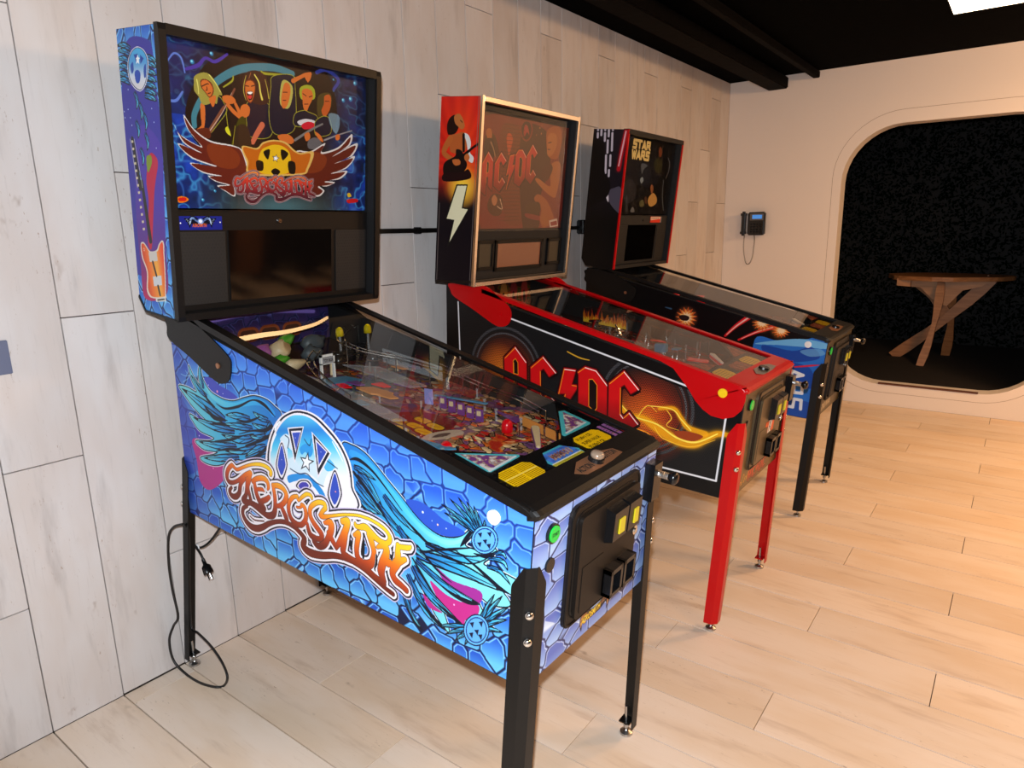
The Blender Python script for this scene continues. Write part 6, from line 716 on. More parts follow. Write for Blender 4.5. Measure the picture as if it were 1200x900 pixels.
        def tr_(bm):
            for s_ in (-1, 1): add_prism(bm, [(BD-.014, .0), (BD+.005, .0), (BD+.008, .012), (BD+.008, BH-.012), (BD+.004, BH+.003), (BD-.014, BH+.003)], s_*(BW+.004), s_*(BW-.016), lambda p, q, v: F_bb(p, q, v))
            add_prism(bm, [(BD-.02, BH-.022), (BD+.008, BH-.022), (BD+.006, BH+.004), (BD-.02, BH+.003)], -BW+.016, BW-.016, lambda p, q, v: F_bb(p, q, v))
            add_prism(bm, [(BD-.03, -.004), (BD+.004, -.002), (BD+.004, .018), (BD-.03, .018)], -BW+.016, BW-.016, lambda p, q, v: F_bb(p, q, v))
        quick('edge_trim', M_BLACK, bb, tr_)
        quick('bottom_moulding', M_BLACK, bb, lambda b: add_prism(b, [(.0, .036), (.034, -.003), (BD, -.003), (BD, .003), (.036, .003), (.003, .043)], -BW-.004, BW+.004, lambda p, q, v: F_bb(p, q, v)))
    # translite, speaker panel
    g0, g1, gv = spec['glass']
    quad_print('backglass', spec['glass_p'], box_pts(-gv, gv, g0, g1), F_bfront(RD), spec['glass_m'], bb, label=spec['glass_l'])
    quick('glass_pane', M_BGLASS, bb, lambda b: add_prism(b, [(-BW+.021, g0-.01), (BW-.021, g0-.01), (BW-.021, BH-.02), (-BW+.021, BH-.02)], BD-RD+.006, BD-RD+.0075, lambda p, q, v: F_bb(v, q, p)))
    sp = quick('speaker_panel', M_SHADOWBLK if i else M_BLACK, bb, lambda b: add_prism(b, [(-BW+.021, .020), (BW-.021, .020), (BW-.021, g0-.004), (-BW+.021, g0-.004)], BD-RD-.004, BD-RD+.004, lambda p, q, v: F_bb(v, q, p)))
    spec['speakers'](bb, RD)
    return root

def bbox(bm, v0, v1, e0, e1, a0, a1):
    add_prism(bm, [(v0, e0), (v1, e0), (v1, e1), (v0, e1)], a0, a1, lambda p, q, v: F_bb(v, q, p))

# ---- prints for machine one
def logo_mask(pa, xf, holes=True):
    M_ = np.zeros((pa.H, pa.W), bool); Hh = M_.copy()
    sc_ = xf[1]
    for st in LOGO:
        P = [(*xf[0](x, y), w_*sc_) for x, y, w_ in st]; P = spline(P, 4) if len(P) > 2 else P
        D, sl = pa.dist(P, .04*sc_+.005); M_[sl] |= D < 0
    if holes:
        for st in LOGO_HOLES:
            P = [(*xf[0](x, y), w_*sc_) for x, y, w_ in st]; D, sl = pa.dist(P, .02); Hh[sl] |= D < 0
    return M_, Hh
def draw_logo(pa, xf, grad, oc=(235, 230, 238), o2=(20, 16, 26), o3=(200, 190, 225), k=1.0):
    M_, Hh = logo_mask(pa, xf); full = (slice(None), slice(None)); px = pa.ppm*xf[1]*k
    M_ &= ~dilate(Hh, px*.0022)
    for r, c in ((.0150, o3), (.0124, o2), (.0078, oc), (.0014, (40, 20, 16))): pa.blend(dilate(M_, px*r).astype(float), c, full)
    pa.blend(M_.astype(float), grad, full); pa.blend(Hh.astype(float), (16, 14, 22), full)
def make_side_one():
    pa = Painter(0, 1.41, .52, 1.28, 900)
    pa.stones(.062, .056, ((30, 84, 190), (96, 184, 238)), 5, wl=.004, line=(8, 22, 58))
    # deep royal blue along the top, violet towards the rear
    t = np.clip((pa.Y-(1.235-GS*pa.X)+.10)/.11, 0, 1)[..., None]*.45; pa.a[:] = pa.a*(1-t)+np.array((48, 92, 222))/255*t
    t = (np.clip((.20-pa.X)/.2, 0, 1)**.7)[..., None]*.6; pa.a[:] = pa.a*(1-t)+np.array((62, 66, 160))/255*t
    pa.items(ART_SIDE_ONE)
    # baseline of the lettering falls towards the front
    draw_logo(pa, ((lambda x, y: (x, y)), 1.0), ('g', (.62, .86), (.59, .70), [(240, 205, 40), (240, 190, 35), (232, 120, 30), (185, 70, 28), (110, 38, 22)]))
    return pa
def affine3(A, B):
    A = np.hstack([np.array(A), np.ones((3, 1))]); S_ = np.linalg.solve(A, np.array(B)); return lambda x, y: tuple(np.array([x, y, 1])@S_)
def make_glass_one():
    pa = Painter(-.345, .345, .30, .745, 950, (10, 14, 40))
    n1 = vnoise((pa.H, pa.W), (8, 12), 3, 2); n2 = vnoise((pa.H, pa.W), (14, 20), 8, 2); n3 = vnoise((pa.H, pa.W), (6, 9), 12)
    edge = np.clip(np.abs(pa.X)/.34, 0, 1)[..., None]
    base = np.array((18, 44, 120))/255*(.3+1.3*n2[..., None]); rid = (1-np.abs(n1-.5)*14).clip(0, 1)[..., None]; rid2 = (1-np.abs(n2-.52)*12).clip(0, 1)[..., None]
    base = base*(1-rid*.55)+np.array((70, 130, 205))/255*rid*.55; base = base*(1-rid2*.7)+np.array((70, 170, 225))/255*rid2*.7
    v = (n3 > .56)[..., None]*(pa.Y > .6)[..., None]*.35; base = base*(1-v)+np.array((60, 38, 120))/255*v
    dk = np.array((26, 16, 14))/255; k = np.clip((edge-.45)/.35, 0, 1)*(.6+.4*(pa.Y < .55)[..., None]); pa.a[:] = dk*(1-k)+base*k
    low = np.clip((.40-pa.Y)/.08, 0, 1)[..., None]*np.clip(1.1-edge*1.2, 0, 1); pa.a[:] = pa.a*(1-low*.8)+np.array((74, 120, 130))/255*low*.8
    pa.items(ART_GLASS_ONE)
    draw_logo(pa, (affine3([(0.2647, 0.7928), (1.0468, 0.7693), (0.3962, 0.6505)], [(-0.1534, 0.3786), (0.1186, 0.3971), (-0.0916, 0.3292)]), .40), ('g', (0, .415), (0, .345), [(235, 150, 60), (205, 60, 40), (150, 40, 45), (80, 26, 40)]), oc=(215, 212, 215), o3=(170, 160, 170), o2=(90, 20, 25), k=.8)
    return pa
def make_box_one():
    pa = Painter(0, BD, 0, BH, 900); pa.stones(.045, .06, ((30, 86, 190), (92, 176, 234)), 9)
    pa.items(ART_BOX_ONE); return pa
def make_front_one():
    pa = Painter(-H, H, 0, .405, 900); pa.stones(.075, .055, ((92, 112, 192), (160, 190, 238)), 21, line=(44, 46, 84), hi=(220, 234, 250))
    for s_ in (-1, 1):
        for k in range(5): pa.feather([(.018, .040), (.018+s_*(.038+.006*k), .046+.002*k), (.018+s_*(.078-.004*k), .070-.014*k)], .015, ((190, 140, 90), (160, 100, 50), (90, 50, 30)))
    pa.text('AEROSMITH', -.046, .030, .028, (90, 50, 20), .05, .62); pa.text('AEROSMITH', -.045, .0325, .026, (240, 205, 50), .05, .64)
    return pa
def pf_paint(seed, pal):
    pa = Painter(.06, 1.30, -H, H, 520, (40, 34, 34)); r = np.random.default_rng(seed); sh = (pa.H, pa.W)
    pa.stones(.026, .021, (pal[0], pal[1]), seed, line=(20, 12, 16), hi=pal[2], wl=.0018, pal=pal)
    n = vnoise(sh, (10, 24), seed+1); n2 = vnoise(sh, (7, 15), seed+5)
    for thr, c in ((.60, pal[3]), (.66, pal[4])):
        m_ = np.clip((n-thr)*18, 0, 1)[..., None]*.85; pa.a[:] = pa.a*(1-m_)+np.array(c)/255*m_
    m_ = np.clip((n2-.6)*14, 0, 1)[..., None]*.8; pa.a[:] = pa.a*(1-m_)+np.array(pal[5])/255*m_
    for _ in range(260):
        x, y = r.uniform(.3, 1.28), r.uniform(-.25, .25); a = r.uniform(0, 6.28); L_ = r.uniform(.012, .04); c = pal[r.integers(0, len(pal))]
        pa.line(tuple(int(min(255, q*1.2)) for q in c), [(x, y, .006*r.random()+.002), (x+L_*.5*math.cos(a)+.006, y+L_*.5*math.sin(a), .009*r.random()+.003), (x+L_*math.cos(a), y+L_*math.sin(a), .002)])
        if r.random() < .3: pa.line((20, 12, 16), [(x, y, .0018), (x+L_*math.cos(a+.6), y+L_*math.sin(a+.6), .0018)])
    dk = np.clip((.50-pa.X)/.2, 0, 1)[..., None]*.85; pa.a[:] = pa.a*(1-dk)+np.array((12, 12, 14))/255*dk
    return pa
def make_pf_one():
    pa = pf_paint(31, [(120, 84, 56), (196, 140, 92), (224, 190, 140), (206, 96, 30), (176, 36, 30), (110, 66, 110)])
    # bluish and violet bands further up
    for x0, x1, c, al in ((.5, .66, (40, 100, 130), .6), (.66, .86, (120, 90, 130), .5)):
        m_ = (np.clip(1-np.abs(pa.X-(x0+x1)/2)/((x1-x0)/1.6), 0, 1)*(.5+vnoise((pa.H, pa.W), (9, 20), 4)))[..., None].clip(0, 1)*al; pa.a[:] = pa.a*(1-m_)+np.array(c)/255*m_
    sl = (slice(None), slice(None))
    pa.poly((120, 22, 20), [(.80, -.20), (.93, -.17), (.96, -.06), (.93, .02), (.83, .0), (.78, -.09)], .95, True)
    for x, y in ((.835, -.165), (.875, -.135), (.84, -.10), (.885, -.09), (.925, -.10), (.87, -.045), (.92, -.05), (.915, -.15)):
        pa.line((60, 30, 10), [(x-.012, y, .036), (x+.012, y, .036)]); pa.line((226, 168, 20), [(x-.011, y, .031), (x+.011, y, .031)]); pa.line((180, 110, 20), [(x-.012, y-.006, .003), (x+.012, y+.004, .003)])
    pa.poly((190, 168, 150), [(.955, -.14), (.985, -.11), (1.0, -.03), (.97, -.02), (.945, -.09)], 1., True); pa.poly((90, 70, 66), [(.965, -.11), (.98, -.08), (.975, -.05), (.96, -.08)], 1., True)
    return pa

def apron_one(ap, TP, pw):
    def card(name, pts, pa, m_, lab=None): return quad_print(name, pa, pts, lambda p, q, e: TP(p, q, -.0108+e), m_, ap, .0006, lab)
    # reading direction: text runs along +v, its top towards the backbox (-u)
    def cardpaint(u0, u1, v0, v1, bg): return Painter(v0, v1, -u1, -u0, 2600, bg)
    def put(name, u0, u1, v0, v1, bg, draw, cut, lab=None):
        pa = cardpaint(u0, u1, v0, v1, bg); draw(pa)
        o = quad_print(name, pa, cut, lambda p, q, e: TP(-q, p, -.0108+e), pa.material(name+'_print', .3), ap, .0006, lab); return o
    Y_ = (255, 206, 20)
    def rc(u0, u1, v0, v1, c=.016): return [(v0+c, -u1), (v1-c, -u1), (v1, -u1+c*.8), (v1, -u0-c*.8), (v1-c, -u0), (v0+c, -u0), (v0, -u0-c*.8), (v0, -u1+c*.8)]
    def lines(pa):
        r = random.Random(2)
        for half in (0, 1):
            x0 = -.2620+half*.06
            for k in range(12):
                y = -1.3475+k*.0050
                x = x0+.003
                while x < x0+.054:
                    w_ = r.uniform(.002, .007); pa.line((120, 84, 10), [(x, y, .0017), (min(x+w_, x0+.055), y, .0017)]); x += w_+.0016
        pa.line((250, 225, 120), [(-.262, -1.318, .003), (-.145, -1.318, .003)])
    put('instruction_card', 1.287, 1.353, -.263, -.144, Y_, lines, rc(1.287, 1.353, -.263, -.144), 'yellow card of small print')
    def prices(pa):
        pa.text('$1.00=1 CR.', .058, -1.306, .0145, (40, 30, 10), 0, .95); pa.text('SUPER VALUE', .056, -1.3265, .0155, (60, 44, 10), 0, .88); pa.text('$2.00=3 CR.', .056, -1.3475, .0175, (40, 30, 10), 0, .86)
    put('price_card', 1.288, 1.351, .046, .168, Y_, prices, rc(1.288, 1.351, .046, .168), 'yellow price card')
    def mid(pa):
        nz_ = vnoise((pa.H, pa.W), (6, 12), 3)[..., None]; pa.a[:] = np.array((70, 175, 205))/255
        sl = pa.win((-.10, -1.334), (.016, -1.297)); pa.a[sl] = np.array((70, 120, 215))/255*(.7+.6*nz_[sl])
        for k in range(14): pa.line((200, 170, 80) if k % 2 else (190, 110, 60), [(-.08+k*.006, -1.328+.002*(k % 3), .004), (-.078+k*.0062, -1.306-.003*(k % 2), .003)])
        pa.text('AEROSMITH', -.078, -1.322, .018, (90, 40, 40), .02, .62)
        sl = pa.win((-.11, -1.357), (.02, -1.3385)); pa.a[sl] = np.array((190, 180, 60))/255
        pa.line((235, 235, 235), [(-.105, -1.3365, .003), (.018, -1.3365, .003)])
        for k in range(4): pa.line((140, 130, 40), [(-.09, -1.3545+k*.004, .0012), (.005, -1.3545+k*.004, .0012)])
    put('centre_card', 1.290, 1.357, -.110, .026, (70, 180, 200), mid, [(-.110+.03, -1.290), (-.006, -1.290), (.026, -1.325), (.02, -1.357), (-.105, -1.357), (-.110, -1.325)], 'cyan framed card with a yellow band')
    def tri(pa):
        P = [(-.258, -1.183), (-.150, -1.262), (-.258, -1.270)] if pa.x0 < 0 else [(.178, -1.183), (.178, -1.255), (.070, -1.262)]
        n_ = vnoise((pa.H, pa.W), (9, 12), 6, 3)
        pa.a[:] = np.array((80, 190, 205))/255
        m_, sl = pa.polymask(P); pa.blend(m_, (150, 140, 150), sl); pa.blend(m_*(n_[sl] > .5), (190, 150, 120), sl); pa.blend(m_*(n_[sl] > .58), (120, 60, 130), sl); pa.blend(m_*(n_[sl] < .42), (225, 215, 215), sl)
        a_, b_ = (P[1], P[2]); pa.line((215, 225, 235), [(*P[1], .006), (*(P[2] if pa.x0 < 0 else P[2]), .006)])
    put('apron_card', 1.172, 1.277, -.266, -.132, (80, 190, 205), tri, [(-.262, -1.174), (-.136, -1.262), (-.142, -1.268), (-.258, -1.275), (-.263, -1.268)], 'triangular cyan edged card')
    put('apron_card', 1.172, 1.277, .046, .192, (80, 190, 205), tri, [(.170, -1.174), (.190, -1.180), (.190, -1.262), (.182, -1.268), (.052, -1.270), (.050, -1.262)], 'triangular cyan edged card')
    for a_ in (.188, .214):
        def lab(pa, a_=a_): pa.line((190, 150, 70), [(a_-.006, -1.335, .002), (a_+.006, -1.335, .002)]); [pa.line((60, 20, 60), [(a_-.005, -1.30-k*.008, .002), (a_+.004, -1.30-k*.008, .002)]) for k in range(5)]
        put('lane_label', 1.288, 1.352, a_-.008, a_+.008, (170, 110, 180), lab, [(a_-.007, -1.352), (a_+.007, -1.352), (a_+.007, -1.288), (a_-.007, -1.288)], 'mauve strip label')

def P_(u, v, h=0): return Vector((u, v, zpf(u, h)))
def post(b, u, v, h=.03, r=.004): add_cyl(b, P_(u, v, 0), P_(u, v, h), r, n=8); add_cyl(b, P_(u, v, h), P_(u, v, h+.004), r*1.3, n=8)
def dome(b, u, v, r=.014, h=.03, z0=.004): add_lathe(b, [(r, 0), (r*.98, h*.5), (r*.8, h*.8), (r*.4, h*.96), (.0005, h)], Matrix.Translation(P_(u, v, z0)), 16)
def flipper(pf, u0, v0, u1, v1, body, rub):
    def f(b, r0, r1, z0, z1):
        d = Vector((u1-u0, v1-v0, 0)); n = Vector((-d.y, d.x, 0)).normalized(); pts = []
        for k in range(9): a = math.pi/2+math.pi*k/8; q = d.normalized()*math.cos(a)*r0+n*math.sin(a)*r0; pts.append((u0+q.x, v0+q.y))
        for k in range(9): a = -math.pi/2+math.pi*k/8; q = d.normalized()*math.cos(a)*r1+n*math.sin(a)*r1; pts.append((u1+q.x, v1+q.y))
        add_prism(b, pts, z0, z1, lambda p, q, v: P_(p, q, v))
    o = quick('flipper', body, pf, lambda b: f(b, .0105, .006, .012, .032))
    quick('flipper_rubber', rub, pf, lambda b: f(b, .0122, .0075, .016, .027))
def bumper(pf, u, v, capm):
    quick('pop_bumper', capm, pf, lambda b: (add_lathe(b, [(.028, 0), (.030, .004), (.028, .008), (.008, .010)], Matrix.Translation(P_(u, v, .045)), 22), add_cyl(b, P_(u, v, 0), P_(u, v, .045), .018, .016, 18)), True)
    quick('bumper_ring', M_CHROME, pf, lambda b: add_tube(b, [P_(u+.030*math.cos(a*.35), v+.030*math.sin(a*.35), .026) for a in range(18)], .0018, 6, True))
def wire_ramp(pf, pts, gap=.024):
    path = spline(pts, 8); L_, R_ = [], []
    for k, p in enumerate(path):
        q = path[min(k+1, len(path)-1)]-path[max(k-1, 0)]; n = np.array([-q[1], q[0], 0]); n /= np.linalg.norm(n)+1e-9; L_.append(p+n*gap/2); R_.append(p-n*gap/2)
    f = lambda p: P_(p[0], p[1], p[2])
    def w_(b):
        add_tube(b, [f(p) for p in L_], .0019, 6); add_tube(b, [f(p) for p in R_], .0019, 6)
        for k in range(0, len(path), 5): add_tube(b, [f(L_[k]), f((L_[k]+R_[k])/2-np.array([0, 0, .012])), f(R_[k])], .0015, 5)
        for k in (0, len(path)//2, len(path)-1): add_cyl(b, P_(L_[k][0], L_[k][1], 0), f(L_[k]), .0018, n=6)
    quick('wire_ramp', M_CHROME, pf, w_)

def toys_one(pf, pw, root):
    for u, v in ((1.067, -.167), (1.071, .071)): quick('red_dome', M_REDL, pf, lambda b: dome(b, u, v, .016, .036), True)
    for u, v in ((.394, .078), (.406, .185)): quick('yellow_dome', M_YELL, pf, lambda b: dome(b, u, v, .013, .030, .10), True); quick('post', M_CLEAR, pf, lambda b: add_cyl(b, P_(u, v, 0), P_(u, v, .10), .004, n=6))
    flipper(pf, 1.141, .104, 1.215, .010, M_CREAM, M_PURP); flipper(pf, 1.141, -.190, 1.215, -.092, M_CREAM, M_PURP)
    bumper(pf, .353, .149, M_BLACKG); bumper(pf, .40, .06, M_BLACKG); bumper(pf, .44, .17, M_BLACKG)
    # inlane guides, slingshots
    quick('lane_guide', M_ORANGE, pf, lambda b: add_box(b, (0, 0, 0), (.17, .006, .026), .002, Matrix.Translation(P_(1.135, .14, .014)) @ Matrix.Rotation(-.14, 4, 'Z') @ Matrix.Rotation(.16, 4, 'Y')), label='orange lane guide')
    for s_ in (-1, 1):
        c_ = -.04
        def sl(b, s_=s_): add_prism(b, [(1.00, c_+s_*.155), (1.10, c_+s_*.125), (1.08, c_+s_*.158)], .028, .032, lambda p, q, v: P_(p, q, v))
        quick('slingshot_cover', M_PURP if s_ > 0 else M_BLUEP, pf, sl)
        quick('slingshot_rubber', M_BLACKG, pf, lambda b, s_=s_: add_tube(b, [P_(1.00, c_+s_*.155, .018), P_(1.10, c_+s_*.122, .018), P_(1.085, c_+s_*.16, .018)], .0028, 6, True))
        for u, v in ((1.00, .155), (1.10, .123), (1.083, .158), (.93, .19), (1.15, .175), (1.20, .16)): quick('post', M_CLEAR if u < 1.1 else M_CHROME, pf, lambda b, u=u, v=v, s_=s_: post(b, u, c_+s_*v, .032))
    for k in range(5):
        u, v = .845+k*.032, .066+k*.002
        tg = quick('drop_target', M_PURP, pf, lambda b: add_box(b, P_(u, v, .018), (.027, .004, .036), .001))
        quick('target_face', M_CREAM, pf, lambda b: add_box(b, P_(u, v-.003, .024), (.014, .0015, .014)))
    quick('target_rail', M_BLUEP, pf, lambda b: add_box(b, P_(.905, .075, .044), (.19, .012, .004), .001))
    for u, v in ((.447, -.054), (.447, -.004)):
        pass
    def sign(b):
        for v0, v1, h0, h1 in ((-.056, -.050, 0, .075), (-.010, -.004, 0, .075), (-.056, -.004, .068, .075), (-.056, -.004, .045, .049)):
            add_box(b, P_(.46, (v0+v1)/2, (h0+h1)/2), (.008, v1-v0, h1-h0))
    quick('sign_frame', mat('silver_frame', rgb(235, 235, 235), .35), pf, sign, label='small silver framed sign')
    sg = Painter(-.05, -.01, .048, .068, 4000, (150, 150, 155)); sg.text('TOY BOX', -.048, .0535, .013, (30, 30, 40), 0, .66)
    quad_print('sign_face', sg, box_pts(-.05, -.01, .048, .068), lambda p, q, e: P_(.4655+e, p, q), sg.material('toy_sign_print'), pf, .001)
    # carved figures at the rear left, simplified shapes
    def blob(b, u, v, h, r, sq=1., seed=0):
        M_ = Matrix.Translation(P_(u, v, h)) @ Matrix.Diagonal((r, r*sq, r, 1)); vs_ = bmesh.ops.create_icosphere(b, subdivisions=2, radius=1, matrix=M_)['verts']
        for q in vs_: q.co += Vector((1, 1, 1))*(mnoise.noise(q.co*55+Vector((seed, 0, 0)))*r*.5)
    quick('sculpted_figure', M_CREAM, pf, lambda b: (blob(b, .30, -.085, .055, .030, 1.1, 1), blob(b, .385, -.095, .035, .019, 1.7, 2)), True, 'cream coloured sculpted figure')
    quick('green_foliage', M_LGREEN, pf, lambda b: (blob(b, .275, -.045, .07, .022, 1., 4), blob(b, .345, -.12, .04, .016, 2.0, 5)), True)
    quick('mauve_sculpture', M_PINK, pf, lambda b: blob(b, .285, -.135, .052, .026, 1.2, 6), True)
    quick('grey_sculpture', mat('grey_resin', rgb(70, 78, 84), .5), pf, lambda b: (blob(b, .36, -.01, .05, .026, 1.3, 7), blob(b, .30, .04, .06, .030, 1.5, 8)), True)
    for x, y, r_, h_ in ((.40, .10, .018, .05), (.45, .11, .016, .05), (.37, .2, .02, .05)): quick('rubber_ring', M_BLACKG, pf, lambda b: add_tube(b, [P_(x+r_*math.cos(a*.4), y+r_*math.sin(a*.4), h_) for a in range(16)], .002, 6, True))
    quick('ramp_plate', M_ORANGE, pf, lambda b: add_prism(b, [(.640, -.075), (.665, -.035), (.735, -.020), (.745, -.045), (.70, -.075)], .028, .033, lambda p, q, v: P_(p, q, v)), label='orange ramp plate')
    quick('blue_plastic', M_BLUEP, pf, lambda b: add_prism(b, [(.51, -.10), (.53, -.02), (.58, .0), (.60, -.06), (.56, -.12)], .022, .025, lambda p, q, v: P_(p, q, v)))
    quick('violet_card', mat('violet_print', rgb(150, 150, 215), .3), pf, lambda b: add_box(b, P_(.81, .045, .03), (.03, .004, .045)))
    quick('clear_ramp', M_CLEAR, pf, lambda b: (add_prism(b, [(.46, -.22), (.92, -.20), (.94, -.17), (.75, -.14), (.50, -.16)], .050, .053, lambda p, q, v: P_(p, q, v)), add_prism(b, [(.52, -.02), (.78, .0), (.80, .05), (.60, .06)], .055, .058, lambda p, q, v: P_(p, q, v))))
    quick('steel_strip', M_CHROME, pf, lambda b: add_box(b, P_(.835, -.19, .02), (.12, .004, .03))); quick('steel_strip', M_CHROME, pf, lambda b: add_box(b, P_(.80, -.10, .03), (.09, .006, .006)))
    wire_ramp(pf, [(.60, .20, .07), (.70, .22, .06), (.85, .21, .05), (1.0, .22, .045), (1.10, .20, .04)]); wire_ramp(pf, [(.55, .12, .08), (.66, .14, .075), (.74, .18, .065), (.80, .20, .06)])
    for k, (u, v) in enumerate(((.33, .20), (.36, .10), (.44, .0), (.48, .12), (.52, .20), (.56, .07), (.30, .02), (.42, -.13), (.50, -.18))):
        quick('lamp_socket', M_CHROME if k % 2 else M_CREAM, pf, lambda b: add_cyl(b, P_(u, v, .0), P_(u, v, .03+.006*(k % 3)), .006, .004, 10))
    wire_ramp(pf, [(.30, .22, .10), (.36, .12, .105), (.44, .05, .10), (.52, .06, .09), (.60, .12, .08)]); wire_ramp(pf, [(.40, -.02, .07), (.50, -.12, .075), (.62, -.17, .07), (.74, -.19, .06)], .02)
    quick('ramp_wall', M_CLEAR, pf, lambda b: add_prism(b, [(.50, .16), (.74, .18), (.74, .182), (.50, .163)], .03, .075, lambda p, q, v: P_(p, q, v)))
    r = random.Random(9)
    for k in range(26):
        u, v = r.uniform(.48, 1.0), r.uniform(-.24, .24); quick('post', M_CHROME if k % 2 else M_CLEAR, pf, lambda b: post(b, u, v, r.uniform(.02, .045), .003))
    for k in range(9):
        u, v = r.uniform(.42, .8), r.uniform(-.2, .2); quick('plastic', (M_PURP, M_BLUEP, M_ORANGE, M_REDL)[k % 4], pf, lambda b: add_prism(b, [(u, v), (u+.04, v+.01), (u+.05, v+.03), (u+.01, v+.035)], .03, .033, lambda p, q, w_: P_(p, q, w_)))
    # added glowing strip across the rear, stands in for a bright curved reflection
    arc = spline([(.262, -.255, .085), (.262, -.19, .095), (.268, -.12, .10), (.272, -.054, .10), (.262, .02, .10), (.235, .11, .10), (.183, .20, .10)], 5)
    quick('reflection_arc', mat('glowing_reflection_arc', rgb(250, 205, 150), .4, emit=(1., .60, .28), es=1.1), pf, lambda b: [add_box(b, (0, 0, 0), ((Vector(q)-Vector(p)).length*1.1, .004, .017*(1-.5*k/len(arc))), 0, Matrix.Translation(P_(*((p+q)/2))) @ Matrix.Rotation(math.atan2(q[1]-p[1], q[0]-p[0]), 4, 'Z')) for k, (p, q) in enumerate(zip(arc, arc[1:]))], label='glowing curved light strip')
    bbp = Painter(-pw, pw, 0, .16, 900, (40, 26, 70)); bbp.stones(.05, .05, ((30, 22, 60), (60, 44, 100)), 3, hi=(90, 90, 160))
    for x in (-.19, -.08, .0, .09): bbp.line((130, 60, 30), [(x, .05, .05), (x+.03, .05, .05)]); bbp.line((60, 26, 20), [(x, .05, .03), (x+.03, .05, .03)])
    bbp.glowline((150, 120, 220), [(-.2, .11, .01), (0, .12, .01), (.2, .10, .01)])
    quad_print('backboard_print', bbp, box_pts(-pw, pw, 0, .15), lambda p, q, e: (.106+e, p, 1.13+q), bbp.material('backboard_print'), pf, .001)

def speakers_std(screen_bezel=True, badge=None):
    def f(bb, RD):
        A = BD-RD+.004
        for v0, v1 in ((-.337, -.198), (.205, .337)):
            g = quick('speaker_grille', M_DARKFOAM, bb, lambda b: bbox(b, v0, v1, .036, .242, A, A+.004))
            def holes(b):
                n = 0
                for r_ in range(21):
                    for c_ in range(14):
                        x = v0+.006+c_*.0098+(r_ % 2)*.0049; y = .041+r_*.0097
                        if x > v1-.004: continue
                        p = [F_bb(A+.0043, y+.0032*math.sin(k*math.pi/3), x+.0032*math.cos(k*math.pi/3)) for k in range(6)]; b.faces.new([b.verts.new(q) for q in p])
            h = quick('grille_holes', M_SHADOWBLK, bb, holes); h['kind'] = 'stuff'
        quick('display_screen', M_SCREEN, bb, lambda b: bbox(b, -.187, .187, .036, .245, A, A+.003), label='dark glossy display')
        quick('panel_lock', M_CHROME, bb, lambda b: add_cyl(b, F_bb(A, .272, -.012), F_bb(A+.006, .272, -.012), .006, n=14))
        if badge: badge(bb, A)
    return f
def badge_one(bb, A):
    pa = Painter(-.337, -.203, .245, .287, 2200, (26, 34, 120))
    for s_ in (-1, 1):
        for k in range(4): pa.feather([(-.27, .265), (-.27+s_*.025, .27+.003*k), (-.27+s_*(.048-.005*k), .279-.009*k)], .008, ((200, 215, 230), (110, 140, 190), (60, 80, 140)))
    pa.line((110, 140, 190), [(-.27, .270, .017)]); pa.line((210, 220, 235), [(-.27, .271, .010)])
    pa.text('AEROSMITH', -.294, .2555, .0125, (200, 90, 40), 0, .62)
    pa.line((235, 235, 240), [(-.328, .266, .004)]); pa.line((235, 235, 240), [(-.211, .268, .004)])
    quad_print('badge', pa, box_pts(-.335, -.205, .247, .285), lambda p, q, e: F_bb(A+.003+e, q, p), pa.material('badge_print', .25), bb, .002, 'small blue winged badge')

p1s, p1g, p1b, p1f, p1p = make_side_one(), make_glass_one(), make_box_one(), make_front_one(), make_pf_one()
ARM_BLK = [(.030, 1.262), (.165, 1.262), (.25, 1.225), (.352, 1.168), (.362, 1.135), (.345, 1.098), (.310, 1.082), (.262, 1.088), (.14, 1.145), (.028, 1.192), (.024, 1.23)]
ARM_RED = [(.062, 1.275), (.25, 1.268), (.31, 1.240), (.388, 1.185), (.402, 1.145), (.385, 1.108), (.345, 1.094), (.300, 1.105), (.19, 1.162), (.085, 1.212), (.062, 1.24)]
one = build_machine(0, (.1248, 1.3165, 0), dict(
    label='pinball machine with blue winged stone-wall artwork and black legs, nearest of the three', metal=M_BLACK, trim=M_BLACK, cab=M_SHADOWBLK, flare=False,
    side_p=p1s, side_m=p1s.material('blue_wing_side_print', .32), side_l='blue winged side artwork over a stone wall', front_p=p1f, front_m=p1f.material('blue_stone_front_print', .32),
    pf_p=p1p, pf_m=p1p.material('playfield_print_one', .2), glass_p=p1g, glass_m=p1g.material('band_backglass_print', .3), glass_l='backglass showing a cartoon rock band over brown wings', glass=(.306, .740, .340),
    box_p=p1b, box_m=p1b.material('blue_backbox_print', .35), btn=M_WHITE, btn_l='white flipper button', fb=(1.305, .912), arm=ARM_BLK, pivot=(.297, 1.134), apron=apron_one, toys=toys_one, speakers=speakers_std(badge=badge_one)))

